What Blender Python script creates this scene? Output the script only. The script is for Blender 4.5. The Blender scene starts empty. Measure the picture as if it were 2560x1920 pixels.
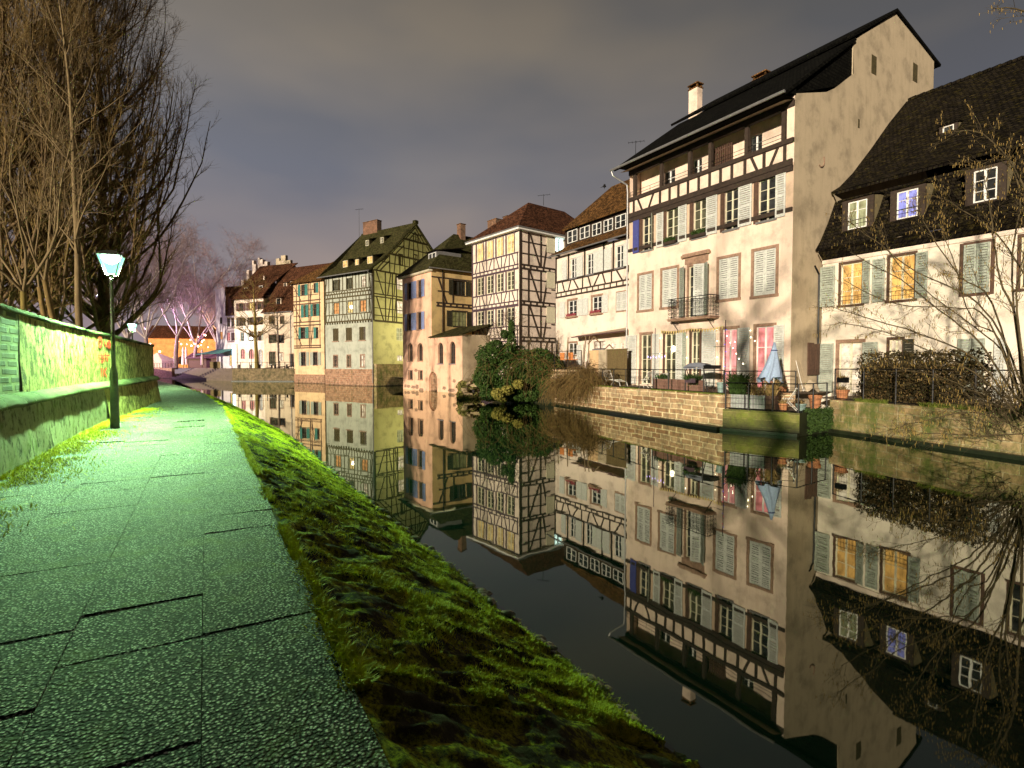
import bpy, math, random
import numpy as np
from mathutils import Vector, Matrix
R = math.radians
sc = bpy.context.scene
col = sc.collection
# ------------------------------------------------------------------ camera, world, sun, exposure
FPX, CX, CY, PITCH, CAMZ = 1331.0, 1280.0, 960.0, R(1.966), 2.8
cam_d = bpy.data.cameras.new('camera')
cam_d.sensor_width = 36.0
cam_d.lens = 36.0 * FPX / 2560.0
cam_d.clip_start = 0.05
cam_d.clip_end = 3000
cam = bpy.data.objects.new('camera', cam_d)
col.objects.link(cam)
cam.location = (0, 0, CAMZ)
cam.rotation_euler = (R(90) - PITCH, 0, 0)
sc.camera = cam
vs = sc.view_settings
vs.view_transform = 'Standard'
vs.look = 'None'
vs.exposure = 0.32
vs.gamma = 1.0
vs.use_curve_mapping = False

SUN_FROM = Vector((-0.5, -0.866, 0)).normalized()
SUN_EL = R(8)
sun_d = bpy.data.lights.new('floodlight_sun', 'SUN')
sun_d.energy = 5.0
sun_d.angle = R(1.1)
sun_d.color = (1.0, 0.85, 0.66)
sun = bpy.data.objects.new('floodlight_sun', sun_d)
col.objects.link(sun)
tosun = Vector((SUN_FROM.x * math.cos(SUN_EL), SUN_FROM.y * math.cos(SUN_EL), math.sin(SUN_EL)))
sun.rotation_euler = tosun.to_track_quat('Z', 'Y').to_euler()
sun.location = tosun * 60

world = bpy.data.worlds.new('World')
sc.world = world
world.use_nodes = True
def build_world():
    nt = world.node_tree
    n, l = nt.nodes, nt.links
    n.clear()
    out = n.new('ShaderNodeOutputWorld')
    bg = n.new('ShaderNodeBackground')
    l.new(bg.outputs[0], out.inputs[0])
    tc = n.new('ShaderNodeTexCoord')
    sep = n.new('ShaderNodeSeparateXYZ')
    l.new(tc.outputs['Generated'], sep.inputs[0])
    # elevation ramp of the town-lit cloud deck
    r = n.new('ShaderNodeValToRGB')
    e = r.color_ramp.elements
    e[0].position = 0.0; e[0].color = (0.235, 0.170, 0.175, 1)
    e[1].position = 0.90; e[1].color = (0.006, 0.006, 0.006, 1)
    for p, c in ((0.16, (0.185, 0.158, 0.160, 1)), (0.33, (0.148, 0.142, 0.148, 1)), (0.5, (0.128, 0.116, 0.102, 1)), (0.64, (0.095, 0.084, 0.070, 1)), (0.74, (0.02, 0.019, 0.018, 1))):
        q = e.new(p); q.color = c
    l.new(sep.outputs['Z'], r.inputs[0])
    # broad soft cloud banks
    mp = n.new('ShaderNodeMapping')
    mp.inputs['Scale'].default_value = (1.0, 1.0, 2.6)
    l.new(tc.outputs['Generated'], mp.inputs[0])
    nz = n.new('ShaderNodeTexNoise')
    nz.inputs['Scale'].default_value = 2.1
    nz.inputs['Detail'].default_value = 3.5
    nz.inputs['Roughness'].default_value = 0.45
    l.new(mp.outputs[0], nz.inputs['Vector'])
    cr = n.new('ShaderNodeValToRGB')
    ce = cr.color_ramp.elements
    ce[0].position = 0.36; ce[0].color = (0.66, 0.74, 0.90, 1)
    ce[1].position = 0.66; ce[1].color = (1.25, 1.17, 1.06, 1)
    l.new(nz.outputs['Fac'], cr.inputs[0])
    mx = n.new('ShaderNodeMix'); mx.data_type = 'RGBA'; mx.blend_type = 'MULTIPLY'
    mx.inputs[0].default_value = 0.8
    l.new(r.outputs[0], mx.inputs[6]); l.new(cr.outputs[0], mx.inputs[7])
    # the sky away from the town centre (behind the viewer) is darker
    ma = n.new('ShaderNodeMapRange')
    ma.inputs['From Min'].default_value = -0.3; ma.inputs['From Max'].default_value = 0.55
    ma.inputs['To Min'].default_value = 0.06; ma.inputs['To Max'].default_value = 1.0
    l.new(sep.outputs['Y'], ma.inputs['Value'])
    # dim to the right, warm glow to the left
    mb_ = n.new('ShaderNodeMapRange')
    mb_.inputs['From Min'].default_value = -0.5; mb_.inputs['From Max'].default_value = 0.6
    mb_.inputs['To Min'].default_value = 1.15; mb_.inputs['To Max'].default_value = 0.72
    l.new(sep.outputs['X'], mb_.inputs['Value'])
    mul = n.new('ShaderNodeMath'); mul.operation = 'MULTIPLY'
    l.new(ma.outputs[0], mul.inputs[0]); l.new(mb_.outputs[0], mul.inputs[1])
    m2 = n.new('ShaderNodeMath'); m2.operation = 'MULTIPLY'; m2.inputs[1].default_value = 1.12
    l.new(mul.outputs[0], m2.inputs[0])
    l.new(mx.outputs[2], bg.inputs['Color'])
    l.new(m2.outputs[0], bg.inputs['Strength'])
build_world()

# ------------------------------------------------------------------ pixel -> world (for measuring the place)
_F = Vector((0, math.cos(PITCH), -math.sin(PITCH)))
_U = Vector((0, math.sin(PITCH), math.cos(PITCH)))
_X = Vector((1, 0, 0))
CAM = Vector((0, 0, CAMZ))
def ray(x, y):
    return _X * ((x - CX) / FPX) + _F + _U * (-(y - CY) / FPX)
def gp(x, y, z=0.0):
    d = ray(x, y); t = (z - CAMZ) / d.z
    return CAM + d * t
def at_y(x, y, Y):
    d = ray(x, y); return CAM + d * (Y / d.y)
def crop(ox, oy, s):
    return lambda x, y: (ox + x / s, oy + y / s)
cA = crop(1500, 0, 2.087); cB = crop(1500, 500, 2.087); cC = crop(1000, 440, 2.592)
cD = crop(500, 480, 3.19); cE = crop(1480, 780, 4.424); cF = crop(1140, 780, 5.267)
cG = crop(280, 700, 4.809); cH = crop(180, 560, 3.07); cI = crop(2040, 100, 2.765)
cJ = crop(0, 700, 3.071); cK = crop(2050, 750, 3.859)

class Fac:
    """vertical facade plane through plan points A (left, seen from outside) and B (right)"""
    def __init__(s, A, B):
        s.A = Vector((A[0], A[1], 0)); s.B = Vector((B[0], B[1], 0))
        d = s.B - s.A; s.L = d.length; s.ux = d.normalized()
        s.n = Vector((s.ux.y, -s.ux.x, 0))
        s.ang = math.atan2(s.ux.y, s.ux.x)
    def w(s, u, d, z):
        return s.A + s.ux * u - s.n * d + Vector((0, 0, z))
    def p(s, xy, dep=0.0):
        d = ray(*xy)
        t = ((s.A - CAM).dot(s.n) - dep) / d.dot(s.n)
        P = CAM + d * t
        return ((P - s.A).dot(s.ux), P.z)
    def side(s, u, length):
        """facade of the right-hand side wall starting at u, going back"""
        a = s.w(u, 0, 0); b = s.w(u, length, 0)
        return Fac(a, b)
    def off(s, dep, u0=0.0, u1=None):
        a = s.w(u0, dep, 0); b = s.w(s.L if u1 is None else u1, dep, 0)
        return Fac(a, b)
def fac_through(x0, x1, x_ref, y_ref, vpx, zref=0.0):
    """facade whose foot passes through ground pixel (x_ref,y_ref), heading to vanishing x vpx, clipped to pixel columns x0..x1"""
    P = gp(x_ref, y_ref, zref); P.z = 0
    d = Vector(((vpx - CX) / FPX, 1, 0)).normalized()
    def hit(x):
        k = (x - CX) / (FPX * math.cos(PITCH))
        # X = k*Y
        t = (k * P.y - P.x) / (d.x - k * d.y)
        return P + d * t
    return Fac(hit(x0), hit(x1))

# ------------------------------------------------------------------ mesh building
ROOTM = {}
def ident(u, d, z): return Vector((u, d, z))
class MB:
    def __init__(s): s.v = []; s.f = []
    def add(s, pts, faces):
        b = len(s.v); s.v.extend([(p[0], p[1], p[2]) for p in pts]); s.f.extend([tuple(b + i for i in f) for f in faces]); return s
    def box(s, fr, u0, u1, d0, d1, z0, z1):
        p = [fr(u, d, z) for u in (u0, u1) for d in (d0, d1) for z in (z0, z1)]
        return s.add(p, [(0, 1, 3, 2), (4, 6, 7, 5), (0, 4, 5, 1), (2, 3, 7, 6), (0, 2, 6, 4), (1, 5, 7, 3)])
    def quad(s, a, b, c, d): return s.add([a, b, c, d], [(0, 1, 2, 3)])
    def prism(s, fr, poly, d0, d1):
        n = len(poly); p = [fr(u, d0, z) for u, z in poly] + [fr(u, d1, z) for u, z in poly]
        return s.add(p, [tuple(range(n)), tuple(range(2 * n - 1, n - 1, -1))] + [(i, i + n, (i + 1) % n + n, (i + 1) % n) for i in range(n)])
    def slab(s, pts, th):
        """closed plate: polygon pts in world, thickened downward along its normal"""
        pts = [Vector(p) for p in pts]
        nn = Vector((0, 0, 0))
        for i in range(len(pts)):
            a, b = pts[i], pts[(i + 1) % len(pts)]
            nn += a.cross(b)
        nn.normalize()
        if nn.z < 0: nn = -nn
        q = [p - nn * th for p in pts]; n = len(pts)
        return s.add(pts + q, [tuple(range(n)), tuple(range(2 * n - 1, n - 1, -1))] + [(i, (i + 1) % n, (i + 1) % n + n, i + n) for i in range(n)])
    def beam(s, fr, a, b, w, d0, d1):
        """flat bar in the facade plane from (u,z) a to b, width w, between depths d0,d1"""
        dx, dz = b[0] - a[0], b[1] - a[1]; L = math.hypot(dx, dz) or 1e-6
        nx, nz = -dz / L * w / 2, dx / L * w / 2
        return s.prism(fr, [(a[0] - nx, a[1] - nz), (b[0] - nx, b[1] - nz), (b[0] + nx, b[1] + nz), (a[0] + nx, a[1] + nz)], d0, d1)
    def tube(s, p0, p1, r0, r1=None, n=6, caps=True):
        p0 = Vector(p0); p1 = Vector(p1); r1 = r0 if r1 is None else r1
        ax = (p1 - p0).normalized()
        t = Vector((0, 0, 1)) if abs(ax.z) < 0.9 else Vector((1, 0, 0))
        e1 = ax.cross(t).normalized(); e2 = ax.cross(e1)
        ring = lambda p, r: [p + (e1 * math.cos(2 * math.pi * i / n) + e2 * math.sin(2 * math.pi * i / n)) * r for i in range(n)]
        f = [(i, (i + 1) % n, (i + 1) % n + n, i + n) for i in range(n)]
        if caps: f += [tuple(range(n - 1, -1, -1)), tuple(range(n, 2 * n))]
        return s.add(ring(p0, r0) + ring(p1, r1), f)
    def path(s, pts, r, n=5):
        for i in range(len(pts) - 1): s.tube(pts[i], pts[i + 1], r if not isinstance(r, (list, tuple)) else r[i], r if not isinstance(r, (list, tuple)) else r[i + 1], n)
        return s
    def lathe(s, c, prof, n=12, sx=1, sy=1):
        c = Vector(c); b = []
        for r, z in prof:
            for i in range(n):
                a = 2 * math.pi * i / n; b.append(c + Vector((r * math.cos(a) * sx, r * math.sin(a) * sy, z)))
        f = []
        for k in range(len(prof) - 1):
            for i in range(n):
                j = (i + 1) % n; f.append((k * n + i, k * n + j, (k + 1) * n + j, (k + 1) * n + i))
        f.append(tuple(range(n - 1, -1, -1))); m = (len(prof) - 1) * n; f.append(tuple(range(m, m + n)))
        return s.add(b, f)
    def build(s, name, mat, parent=None, smooth=False, **props):
        me = bpy.data.meshes.new(name)
        M = ROOTM.get(parent.name) if parent else None
        va = np.array(s.v, dtype=np.float64).reshape(-1, 3)
        if M is not None:
            Mi = np.array(M.inverted()); va = va @ Mi[:3, :3].T + Mi[:3, 3]
        me.from_pydata(va.tolist(), [], s.f)
        if smooth: me.shade_smooth()
        me.update()
        o = bpy.data.objects.new(name, me); col.objects.link(o)
        if mat: me.materials.append(mat)
        if parent:
            o.parent = parent; ROOTM[o.name] = M
        for k, v in props.items(): o[k] = v
        return o
def np_mesh(name, V, F, mat, parent=None, smooth=False, **props):
    """fast mesh: V (n,3) array in world, F (m,k) array"""
    me = bpy.data.meshes.new(name)
    M = ROOTM.get(parent.name) if parent else None
    V = np.asarray(V, dtype=np.float64)
    if M is not None:
        Mi = np.array(M.inverted()); V = V @ Mi[:3, :3].T + Mi[:3, 3]
    m, k = F.shape
    me.vertices.add(len(V)); me.vertices.foreach_set('co', V.astype(np.float32).ravel())
    me.loops.add(m * k); me.loops.foreach_set('vertex_index', F.astype(np.int32).ravel())
    me.polygons.add(m); me.polygons.foreach_set('loop_start', np.arange(0, m * k, k, dtype=np.int32))
    if smooth: me.polygons.foreach_set('use_smooth', np.ones(m, dtype=bool))
    me.update(calc_edges=True)
    o = bpy.data.objects.new(name, me); col.objects.link(o)
    if mat: me.materials.append(mat)
    if parent: o.parent = parent; ROOTM[o.name] = M
    for kk, v in props.items(): o[kk] = v
    return o
def thing(name, label, cat, loc=(0, 0, 0), rz=0.0, group=None):
    o = bpy.data.objects.new(name, None); col.objects.link(o)
    o.empty_display_size = 0.3
    o.location = loc; o.rotation_euler = (0, 0, rz)
    o['label'] = label; o['category'] = cat
    if group: o['group'] = group
    ROOTM[o.name] = Matrix.Translation(Vector(loc)) @ Matrix.Rotation(rz, 4, 'Z')
    return o
def solo(mb, name, mat, label, cat, group=None, smooth=False):
    """a thing that is one mesh; origin at its base"""
    va = np.array(mb.v); c = (va.min(0) + va.max(0)) / 2; c[2] = va.min(0)[2]
    mb.v = [tuple(p) for p in (va - c)]
    o = mb.build(name, mat, smooth=smooth); o.location = c; o['label'] = label; o['category'] = cat
    if group: o['group'] = group
    return o
def copy_tree(o, parent=None):
    c = o.copy(); col.objects.link(c)
    if parent: c.parent = parent
    for ch in list(o.children): copy_tree(ch, c)
    return c

# ------------------------------------------------------------------ materials
def new_mat(name):
    m = bpy.data.materials.new(name); m.use_nodes = True
    nt = m.node_tree; b = nt.nodes['Principled BSDF']
    return m, nt, b, nt.nodes, nt.links
def coords(nt, scale=(1, 1, 1), kind='Object'):
    tc = nt.nodes.new('ShaderNodeTexCoord'); mp = nt.nodes.new('ShaderNodeMapping')
    mp.inputs['Scale'].default_value = scale
    nt.links.new(tc.outputs[kind], mp.inputs[0]); return mp.outputs[0]
def noise(nt, vec, scale, detail=4, rough=0.6):
    t = nt.nodes.new('ShaderNodeTexNoise'); t.inputs['Scale'].default_value = scale
    t.inputs['Detail'].default_value = detail; t.inputs['Roughness'].default_value = rough
    nt.links.new(vec, t.inputs['Vector']); return t.outputs['Fac']
def ramp(nt, fac, stops, interp='LINEAR'):
    r = nt.nodes.new('ShaderNodeValToRGB'); r.color_ramp.interpolation = interp
    e = r.color_ramp.elements
    e[0].position, e[0].color = stops[0][0], (*stops[0][1], 1); e[1].position, e[1].color = stops[-1][0], (*stops[-1][1], 1)
    for p, c in stops[1:-1]:
        q = e.new(p); q.color = (*c, 1)
    nt.links.new(fac, r.inputs[0]); return r.outputs[0]
def mixc(nt, fac, a, b, mode='MIX'):
    m = nt.nodes.new('ShaderNodeMix'); m.data_type = 'RGBA'; m.blend_type = mode
    if isinstance(fac, (int, float)): m.inputs[0].default_value = fac
    else: nt.links.new(fac, m.inputs[0])
    for i, c in ((6, a), (7, b)):
        if isinstance(c, tuple): m.inputs[i].default_value = (*c, 1)
        else: nt.links.new(c, m.inputs[i])
    return m.outputs[2]
def bump(nt, b, h, strength=0.4, dist=0.02):
    bp = nt.nodes.new('ShaderNodeBump'); bp.inputs['Strength'].default_value = strength; bp.inputs['Distance'].default_value = dist
    nt.links.new(h, bp.inputs['Height']); nt.links.new(bp.outputs[0], b.inputs['Normal']); return bp
def sc3(c, k): return tuple(x * k for x in c)
def m_plaster(name, c, stain=(0.25, 0.2, 0.12), amt=0.35, rough=0.9):
    m, nt, b, n, l = new_mat(name)
    v = coords(nt); vs_ = coords(nt, (2.2, 2.2, 0.35))
    a = ramp(nt, noise(nt, v, 0.9, 5, 0.65), [(0.32, sc3(c, 0.66)), (0.5, c), (0.75, sc3(c, 1.1))])
    st = ramp(nt, noise(nt, vs_, 1.3, 6, 0.7), [(0.5, (0, 0, 0)), (0.72, (amt, amt, amt))])
    fine = ramp(nt, noise(nt, v, 30, 3, 0.6), [(0.3, (0.9, 0.9, 0.9)), (0.7, (1.05, 1.05, 1.05))])
    x = mixc(nt, st, a, stain); x = mixc(nt, 1.0, x, fine, 'MULTIPLY')
    l.new(x, b.inputs['Base Color']); b.inputs['Roughness'].default_value = rough
    bump(nt, b, noise(nt, v, 14, 5, 0.7), 0.35, 0.02); return m
def m_plain(name, c, rough=0.7, var=0.2, scale=6, metallic=0.0, bumpk=0.15):
    m, nt, b, n, l = new_mat(name); v = coords(nt)
    x = ramp(nt, noise(nt, v, scale, 4, 0.6), [(0.3, sc3(c, 1 - var)), (0.7, sc3(c, 1 + var))])
    l.new(x, b.inputs['Base Color']); b.inputs['Roughness'].default_value = rough; b.inputs['Metallic'].default_value = metallic
    if bumpk: bump(nt, b, noise(nt, v, scale * 5, 3, 0.6), bumpk, 0.01)
    return m
def wallvec(nt):
    """(along, up) coordinates on any vertical wall of a thing"""
    tc = nt.nodes.new('ShaderNodeTexCoord'); s = nt.nodes.new('ShaderNodeSeparateXYZ'); nt.links.new(tc.outputs['Object'], s.inputs[0])
    ad = nt.nodes.new('ShaderNodeMath'); ad.operation = 'ADD'; nt.links.new(s.outputs['X'], ad.inputs[0]); nt.links.new(s.outputs['Y'], ad.inputs[1])
    cb = nt.nodes.new('ShaderNodeCombineXYZ'); nt.links.new(ad.outputs[0], cb.inputs['X']); nt.links.new(s.outputs['Z'], cb.inputs['Y'])
    return cb.outputs[0], s
def m_stone(name, c1, c2, mortar, bw=0.55, bh=0.26, moss=(0.07, 0.10, 0.015), mossamt=0.5, mortar_w=0.018, mossz=None, warp=0.06):
    m, nt, b, n, l = new_mat(name); vec, sep = wallvec(nt)
    # slight warp so courses are not ruler-straight
    nz = n.new('ShaderNodeTexNoise'); nz.inputs['Scale'].default_value = 1.7; l.new(vec, nz.inputs['Vector'])
    sub = n.new('ShaderNodeVectorMath'); sub.operation = 'MULTIPLY_ADD'; sub.inputs[1].default_value = (warp * 2, warp * 2, 0)
    l.new(nz.outputs['Color'], sub.inputs[0]); l.new(vec, sub.inputs[2])
    br = n.new('ShaderNodeTexBrick'); br.inputs['Scale'].default_value = 1.0; br.inputs['Mortar Size'].default_value = mortar_w
    br.inputs['Mortar Smooth'].default_value = 0.3
    br.inputs['Brick Width'].default_value = bw; br.inputs['Row Height'].default_value = bh; br.offset_frequency = 2; br.squash_frequency = 3; br.squash = 0.7
    br.inputs['Color1'].default_value = (*c1, 1); br.inputs['Color2'].default_value = (*c2, 1); br.inputs['Mortar'].default_value = (*mortar, 1)
    l.new(sub.outputs[0], br.inputs['Vector'])
    v = coords(nt)
    blot = ramp(nt, noise(nt, v, 2.5, 6, 0.7), [(0.35, (0.45, 0.45, 0.42)), (0.65, (1.15, 1.12, 1.05))])
    x = mixc(nt, 1.0, br.outputs['Color'], blot, 'MULTIPLY')
    mf = ramp(nt, noise(nt, coords(nt, (1, 1, 0.6)), 1.4, 7, 0.75), [(0.62 - 0.3 * mossamt, (0, 0, 0)), (0.74 - 0.2 * mossamt, (0.9, 0.9, 0.9))])
    x = mixc(nt, mf, x, moss)
    if mossz is not None:
        mr = n.new('ShaderNodeMapRange'); mr.inputs['From Min'].default_value = mossz[0]; mr.inputs['From Max'].default_value = mossz[1]
        mr.inputs['To Min'].default_value = 1.0; mr.inputs['To Max'].default_value = 0.0
        ad = n.new('ShaderNodeMath'); ad.operation = 'MULTIPLY_ADD'; ad.inputs[1].default_value = 0.35; l.new(noise(nt, v, 5, 5, 0.7), ad.inputs[0]); l.new(sep.outputs['Z'], ad.inputs[2])
        l.new(ad.outputs[0], mr.inputs['Value']); x = mixc(nt, mr.outputs[0], x, (0.012, 0.014, 0.006))
    l.new(x, b.inputs['Base Color']); b.inputs['Roughness'].default_value = 0.9
    hh = n.new('ShaderNodeMath'); hh.operation = 'MULTIPLY_ADD'; hh.inputs[1].default_value = 0.6; l.new(noise(nt, v, 12, 6, 0.7), hh.inputs[0])
    iv = n.new('ShaderNodeMath'); iv.operation = 'SUBTRACT'; iv.inputs[0].default_value = 1.0; l.new(br.outputs['Fac'], iv.inputs[1]); l.new(iv.outputs[0], hh.inputs[2])
    bump(nt, b, hh.outputs[0], 0.8, 0.03); return m
def m_roof(name, c, moss=(0.05, 0.06, 0.01), mossamt=0.4, tile=0.17):
    m, nt, b, n, l = new_mat(name); vec, sep = wallvec(nt)
    br = n.new('ShaderNodeTexBrick'); br.inputs['Scale'].default_value = 1.0; br.inputs['Mortar Size'].default_value = 0.02; br.inputs['Mortar Smooth'].default_value = 0.8
    br.inputs['Brick Width'].default_value = tile * 1.15; br.inputs['Row Height'].default_value = tile
    br.inputs['Color1'].default_value = (*sc3(c, 0.5), 1); br.inputs['Color2'].default_value = (*sc3(c, 1.9), 1); br.inputs['Mortar'].default_value = (*sc3(c, 0.15), 1)
    l.new(vec, br.inputs['Vector']); v = coords(nt)
    x = mixc(nt, 1.0, br.outputs['Color'], ramp(nt, noise(nt, v, 1.1, 6, 0.7), [(0.3, (0.55, 0.55, 0.55)), (0.7, (1.4, 1.4, 1.4))]), 'MULTIPLY')
    mf = ramp(nt, noise(nt, coords(nt, (1.6, 1.6, 3.2)), 2.2, 9, 0.85), [(0.6 - 0.2 * mossamt, (0, 0, 0)), (0.78 - 0.2 * mossamt, (1, 1, 1))])
    x = mixc(nt, mf, x, moss)
    l.new(x, b.inputs['Base Color']); b.inputs['Roughness'].default_value = 0.9; b.inputs['Specular IOR Level'].default_value = 0.08
    iv = n.new('ShaderNodeMath'); iv.operation = 'SUBTRACT'; iv.inputs[0].default_value = 1.0; l.new(br.outputs['Fac'], iv.inputs[1])
    hh = n.new('ShaderNodeMath'); hh.operation = 'MULTIPLY_ADD'; hh.inputs[1].default_value = 0.8; l.new(noise(nt, v, 6, 5, 0.7), hh.inputs[0]); l.new(iv.outputs[0], hh.inputs[2])
    bump(nt, b, hh.outputs[0], 1.0, 0.06); return m
def m_lit(name, c, s, curtain=0.5, vert=True):
    """a lit room seen through a window: brightness varies with curtains and furniture"""
    m, nt, b, n, l = new_mat(name)
    v = coords(nt, (5, 5, 0.7) if vert else (1.6, 1.6, 1.6))
    x = ramp(nt, noise(nt, v, 1.6, 4, 0.6), [(0.3, sc3(c, 1 - curtain)), (0.5, c), (0.75, sc3(c, 1.25))])
    v2 = coords(nt); x = mixc(nt, 1.0, x, ramp(nt, noise(nt, v2, 2.3, 3, 0.5), [(0.3, (0.55, 0.5, 0.45)), (0.6, (1.1, 1.1, 1.1))]), 'MULTIPLY')
    l.new(x, b.inputs['Emission Color']); b.inputs['Emission Strength'].default_value = s
    b.inputs['Base Color'].default_value = (0.03, 0.03, 0.03, 1); b.inputs['Roughness'].default_value = 0.1; return m
def m_glass(name, c=(0.012, 0.013, 0.013)):
    m, nt, b, n, l = new_mat(name)
    v = coords(nt); x = ramp(nt, noise(nt, v, 1.8, 3, 0.6), [(0.35, c), (0.7, sc3(c, 4))])
    l.new(x, b.inputs['Base Color']); b.inputs['Roughness'].default_value = 0.06; b.inputs['Specular IOR Level'].default_value = 0.6; return m
def m_emit(name, c, s):
    m, nt, b, n, l = new_mat(name); b.inputs['Emission Color'].default_value = (*c, 1); b.inputs['Emission Strength'].default_value = s
    b.inputs['Base Color'].default_value = (*sc3(c, 0.5), 1); return m
def m_leaf(name, c1, c2, scale=8, rough=0.7):
    m, nt, b, n, l = new_mat(name); v = coords(nt)
    l.new(ramp(nt, noise(nt, v, scale, 3, 0.7), [(0.3, c1), (0.7, c2)]), b.inputs['Base Color']); b.inputs['Roughness'].default_value = rough
    b.inputs['Specular IOR Level'].default_value = 0.25; return m
def m_bark(name, c1, c2, scale=5):
    m, nt, b, n, l = new_mat(name); v = coords(nt, (1, 1, 0.4))
    l.new(ramp(nt, noise(nt, v, scale, 6, 0.75), [(0.35, c1), (0.65, c2)]), b.inputs['Base Color']); b.inputs['Roughness'].default_value = 0.9
    bump(nt, b, noise(nt, v, scale * 4, 4, 0.7), 0.6, 0.02); return m
M = {}
M['pink'] = m_plaster('pink_plaster', (0.84, 0.67, 0.54), (0.45, 0.30, 0.2), 0.3)
M['gable'] = m_plaster('aged_ochre_render', (0.50, 0.41, 0.28), (0.26, 0.21, 0.13), 0.35)
M['cream'] = m_plaster('cream_plaster', (0.60, 0.49, 0.37), (0.4, 0.33, 0.2), 0.25)
M['white'] = m_plaster('white_plaster', (0.80, 0.73, 0.61), (0.4, 0.33, 0.22), 0.25)
M['rose'] = m_plaster('rose_white_plaster', (0.82, 0.69, 0.58), (0.5, 0.4, 0.3), 0.2)
M['salmon'] = m_plaster('salmon_plaster', (0.82, 0.50, 0.34), (0.42, 0.25, 0.14), 0.3)
M['ochre'] = m_plaster('ochre_plaster', (0.60, 0.43, 0.19), (0.3, 0.2, 0.08), 0.3)
M['yellow'] = m_plaster('yellow_green_plaster', (0.70, 0.68, 0.34), (0.5, 0.5, 0.2), 0.2)
M['sage'] = m_plaster('grey_green_plaster', (0.42, 0.44, 0.36), (0.2, 0.25, 0.2), 0.6)
M['peach'] = m_plaster('peach_plaster', (0.74, 0.52, 0.30), (0.5, 0.35, 0.2), 0.25)
M['lilac'] = m_plaster('lilac_lit_plaster', (0.62, 0.55, 0.60), (0.4, 0.33, 0.35), 0.2)  # violet light on the far gable is put into the plaster colour
M['timber'] = m_plain('dark_timber', (0.035, 0.022, 0.014), 0.8, 0.4)
M['timber_b'] = m_plain('brown_timber', (0.085, 0.045, 0.028), 0.8, 0.35)
M['timber_v'] = m_plain('violet_brown_timber', (0.075, 0.045, 0.06), 0.8, 0.35)
M['timber_o'] = m_plain('olive_brown_timber', (0.07, 0.055, 0.02), 0.8, 0.35)
M['sandstone'] = m_plain('red_sandstone', (0.30, 0.19, 0.13), 0.9, 0.35, 5, bumpk=0.4)
M['frame'] = m_plain('cream_painted_window_wood', (0.72, 0.68, 0.50), 0.6, 0.12)
M['frame_w'] = m_plain('white_painted_window_wood', (0.80, 0.80, 0.76), 0.6, 0.1)
M['shut_w'] = m_plain('pale_grey_shutter_paint', (0.56, 0.58, 0.54), 0.7, 0.2, 9)
M['shut_g'] = m_plain('weathered_grey_shutter_paint', (0.34, 0.38, 0.32), 0.75, 0.3, 9)
M['shut_blue'] = m_plain('deep_blue_shutter_paint', (0.06, 0.07, 0.26), 0.6, 0.2, 9)
M['shut_sky'] = m_plain('grey_blue_shutter_paint', (0.24, 0.30, 0.52), 0.6, 0.2, 9)
M['shut_teal'] = m_plain('teal_shutter_paint', (0.05, 0.22, 0.19), 0.6, 0.25, 9)
M['shut_dark'] = m_plain('dark_olive_shutter_paint', (0.03, 0.028, 0.015), 0.7, 0.3, 9)
M['shut_wine'] = m_plain('dark_wine_shutter_paint', (0.10, 0.045, 0.05), 0.7, 0.3, 9)
M['glass'] = m_glass('dark_window_glass')
M['glass_g'] = m_glass('greenish_window_glass', (0.03, 0.03, 0.02))
M['lit_y'] = m_lit('warm_yellow_lit_room', (1.0, 0.66, 0.22), 1.15)
M['lit_a'] = m_lit('amber_lit_room', (1.0, 0.52, 0.12), 1.1, 0.35)
M['lit_o'] = m_lit('orange_curtained_room', (1.0, 0.42, 0.12), 0.95, 0.6)
M['lit_p'] = m_lit('pink_curtain_lit_from_inside', (1.0, 0.30, 0.28), 0.95, 0.3)
M['lit_pw'] = m_lit('pale_pink_curtain_lit_from_inside', (1.0, 0.38, 0.34), 0.95, 0.25)
M['lit_w'] = m_lit('cream_lit_room', (1.0, 0.80, 0.55), 1.0, 0.6, False)
M['lit_dim'] = m_lit('dim_green_yellow_room', (0.62, 0.60, 0.28), 0.75, 0.4)
M['lit_blue'] = m_lit('violet_blue_lit_room', (0.42, 0.42, 1.0), 0.85, 0.25)
M['lit_cool'] = m_emit('cool_white_lit_room', (0.75, 1.0, 0.95), 3.0)
M['bulb'] = m_emit('glowing_warm_bulb', (1.0, 0.85, 0.6), 12)
M['roof_dark'] = m_roof('old_dark_mossy_tiles', (0.010, 0.008, 0.006), (0.085, 0.068, 0.014), 0.42)
M['roof_brown'] = m_roof('brown_plain_tiles', (0.13, 0.065, 0.022), (0.07, 0.06, 0.015), 0.25)
M['roof_red'] = m_roof('red_brown_plain_tiles', (0.10, 0.042, 0.022), (0.05, 0.035, 0.012), 0.2)
M['roof_moss'] = m_roof('moss_green_old_tiles', (0.055, 0.048, 0.02), (0.07, 0.085, 0.02), 0.6)
M['roof_black'] = m_roof('black_slate_tiles', (0.004, 0.004, 0.003), (0.008, 0.007, 0.004), 0.2)
M['soffit'] = m_plain('pale_timber_soffit', (0.35, 0.28, 0.18), 0.8, 0.2)
M['brick'] = m_stone('chimney_brick', (0.22, 0.10, 0.06), (0.28, 0.14, 0.08), (0.25, 0.2, 0.15), 0.24, 0.08, mossamt=0.0, mortar_w=0.01)
M['iron'] = m_plain('black_wrought_iron', (0.012, 0.012, 0.012), 0.5, 0.3, metallic=0.6)
M['zinc'] = m_plain('zinc_gutter', (0.30, 0.30, 0.30), 0.4, 0.2, metallic=0.5)
M['quay'] = m_stone('sandstone_block_wall', (0.34, 0.19, 0.10), (0.56, 0.40, 0.25), (0.80, 0.64, 0.42), 0.62, 0.25, (0.10, 0.12, 0.02), 0.15, 0.028, (0.16, 0.42))
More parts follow.
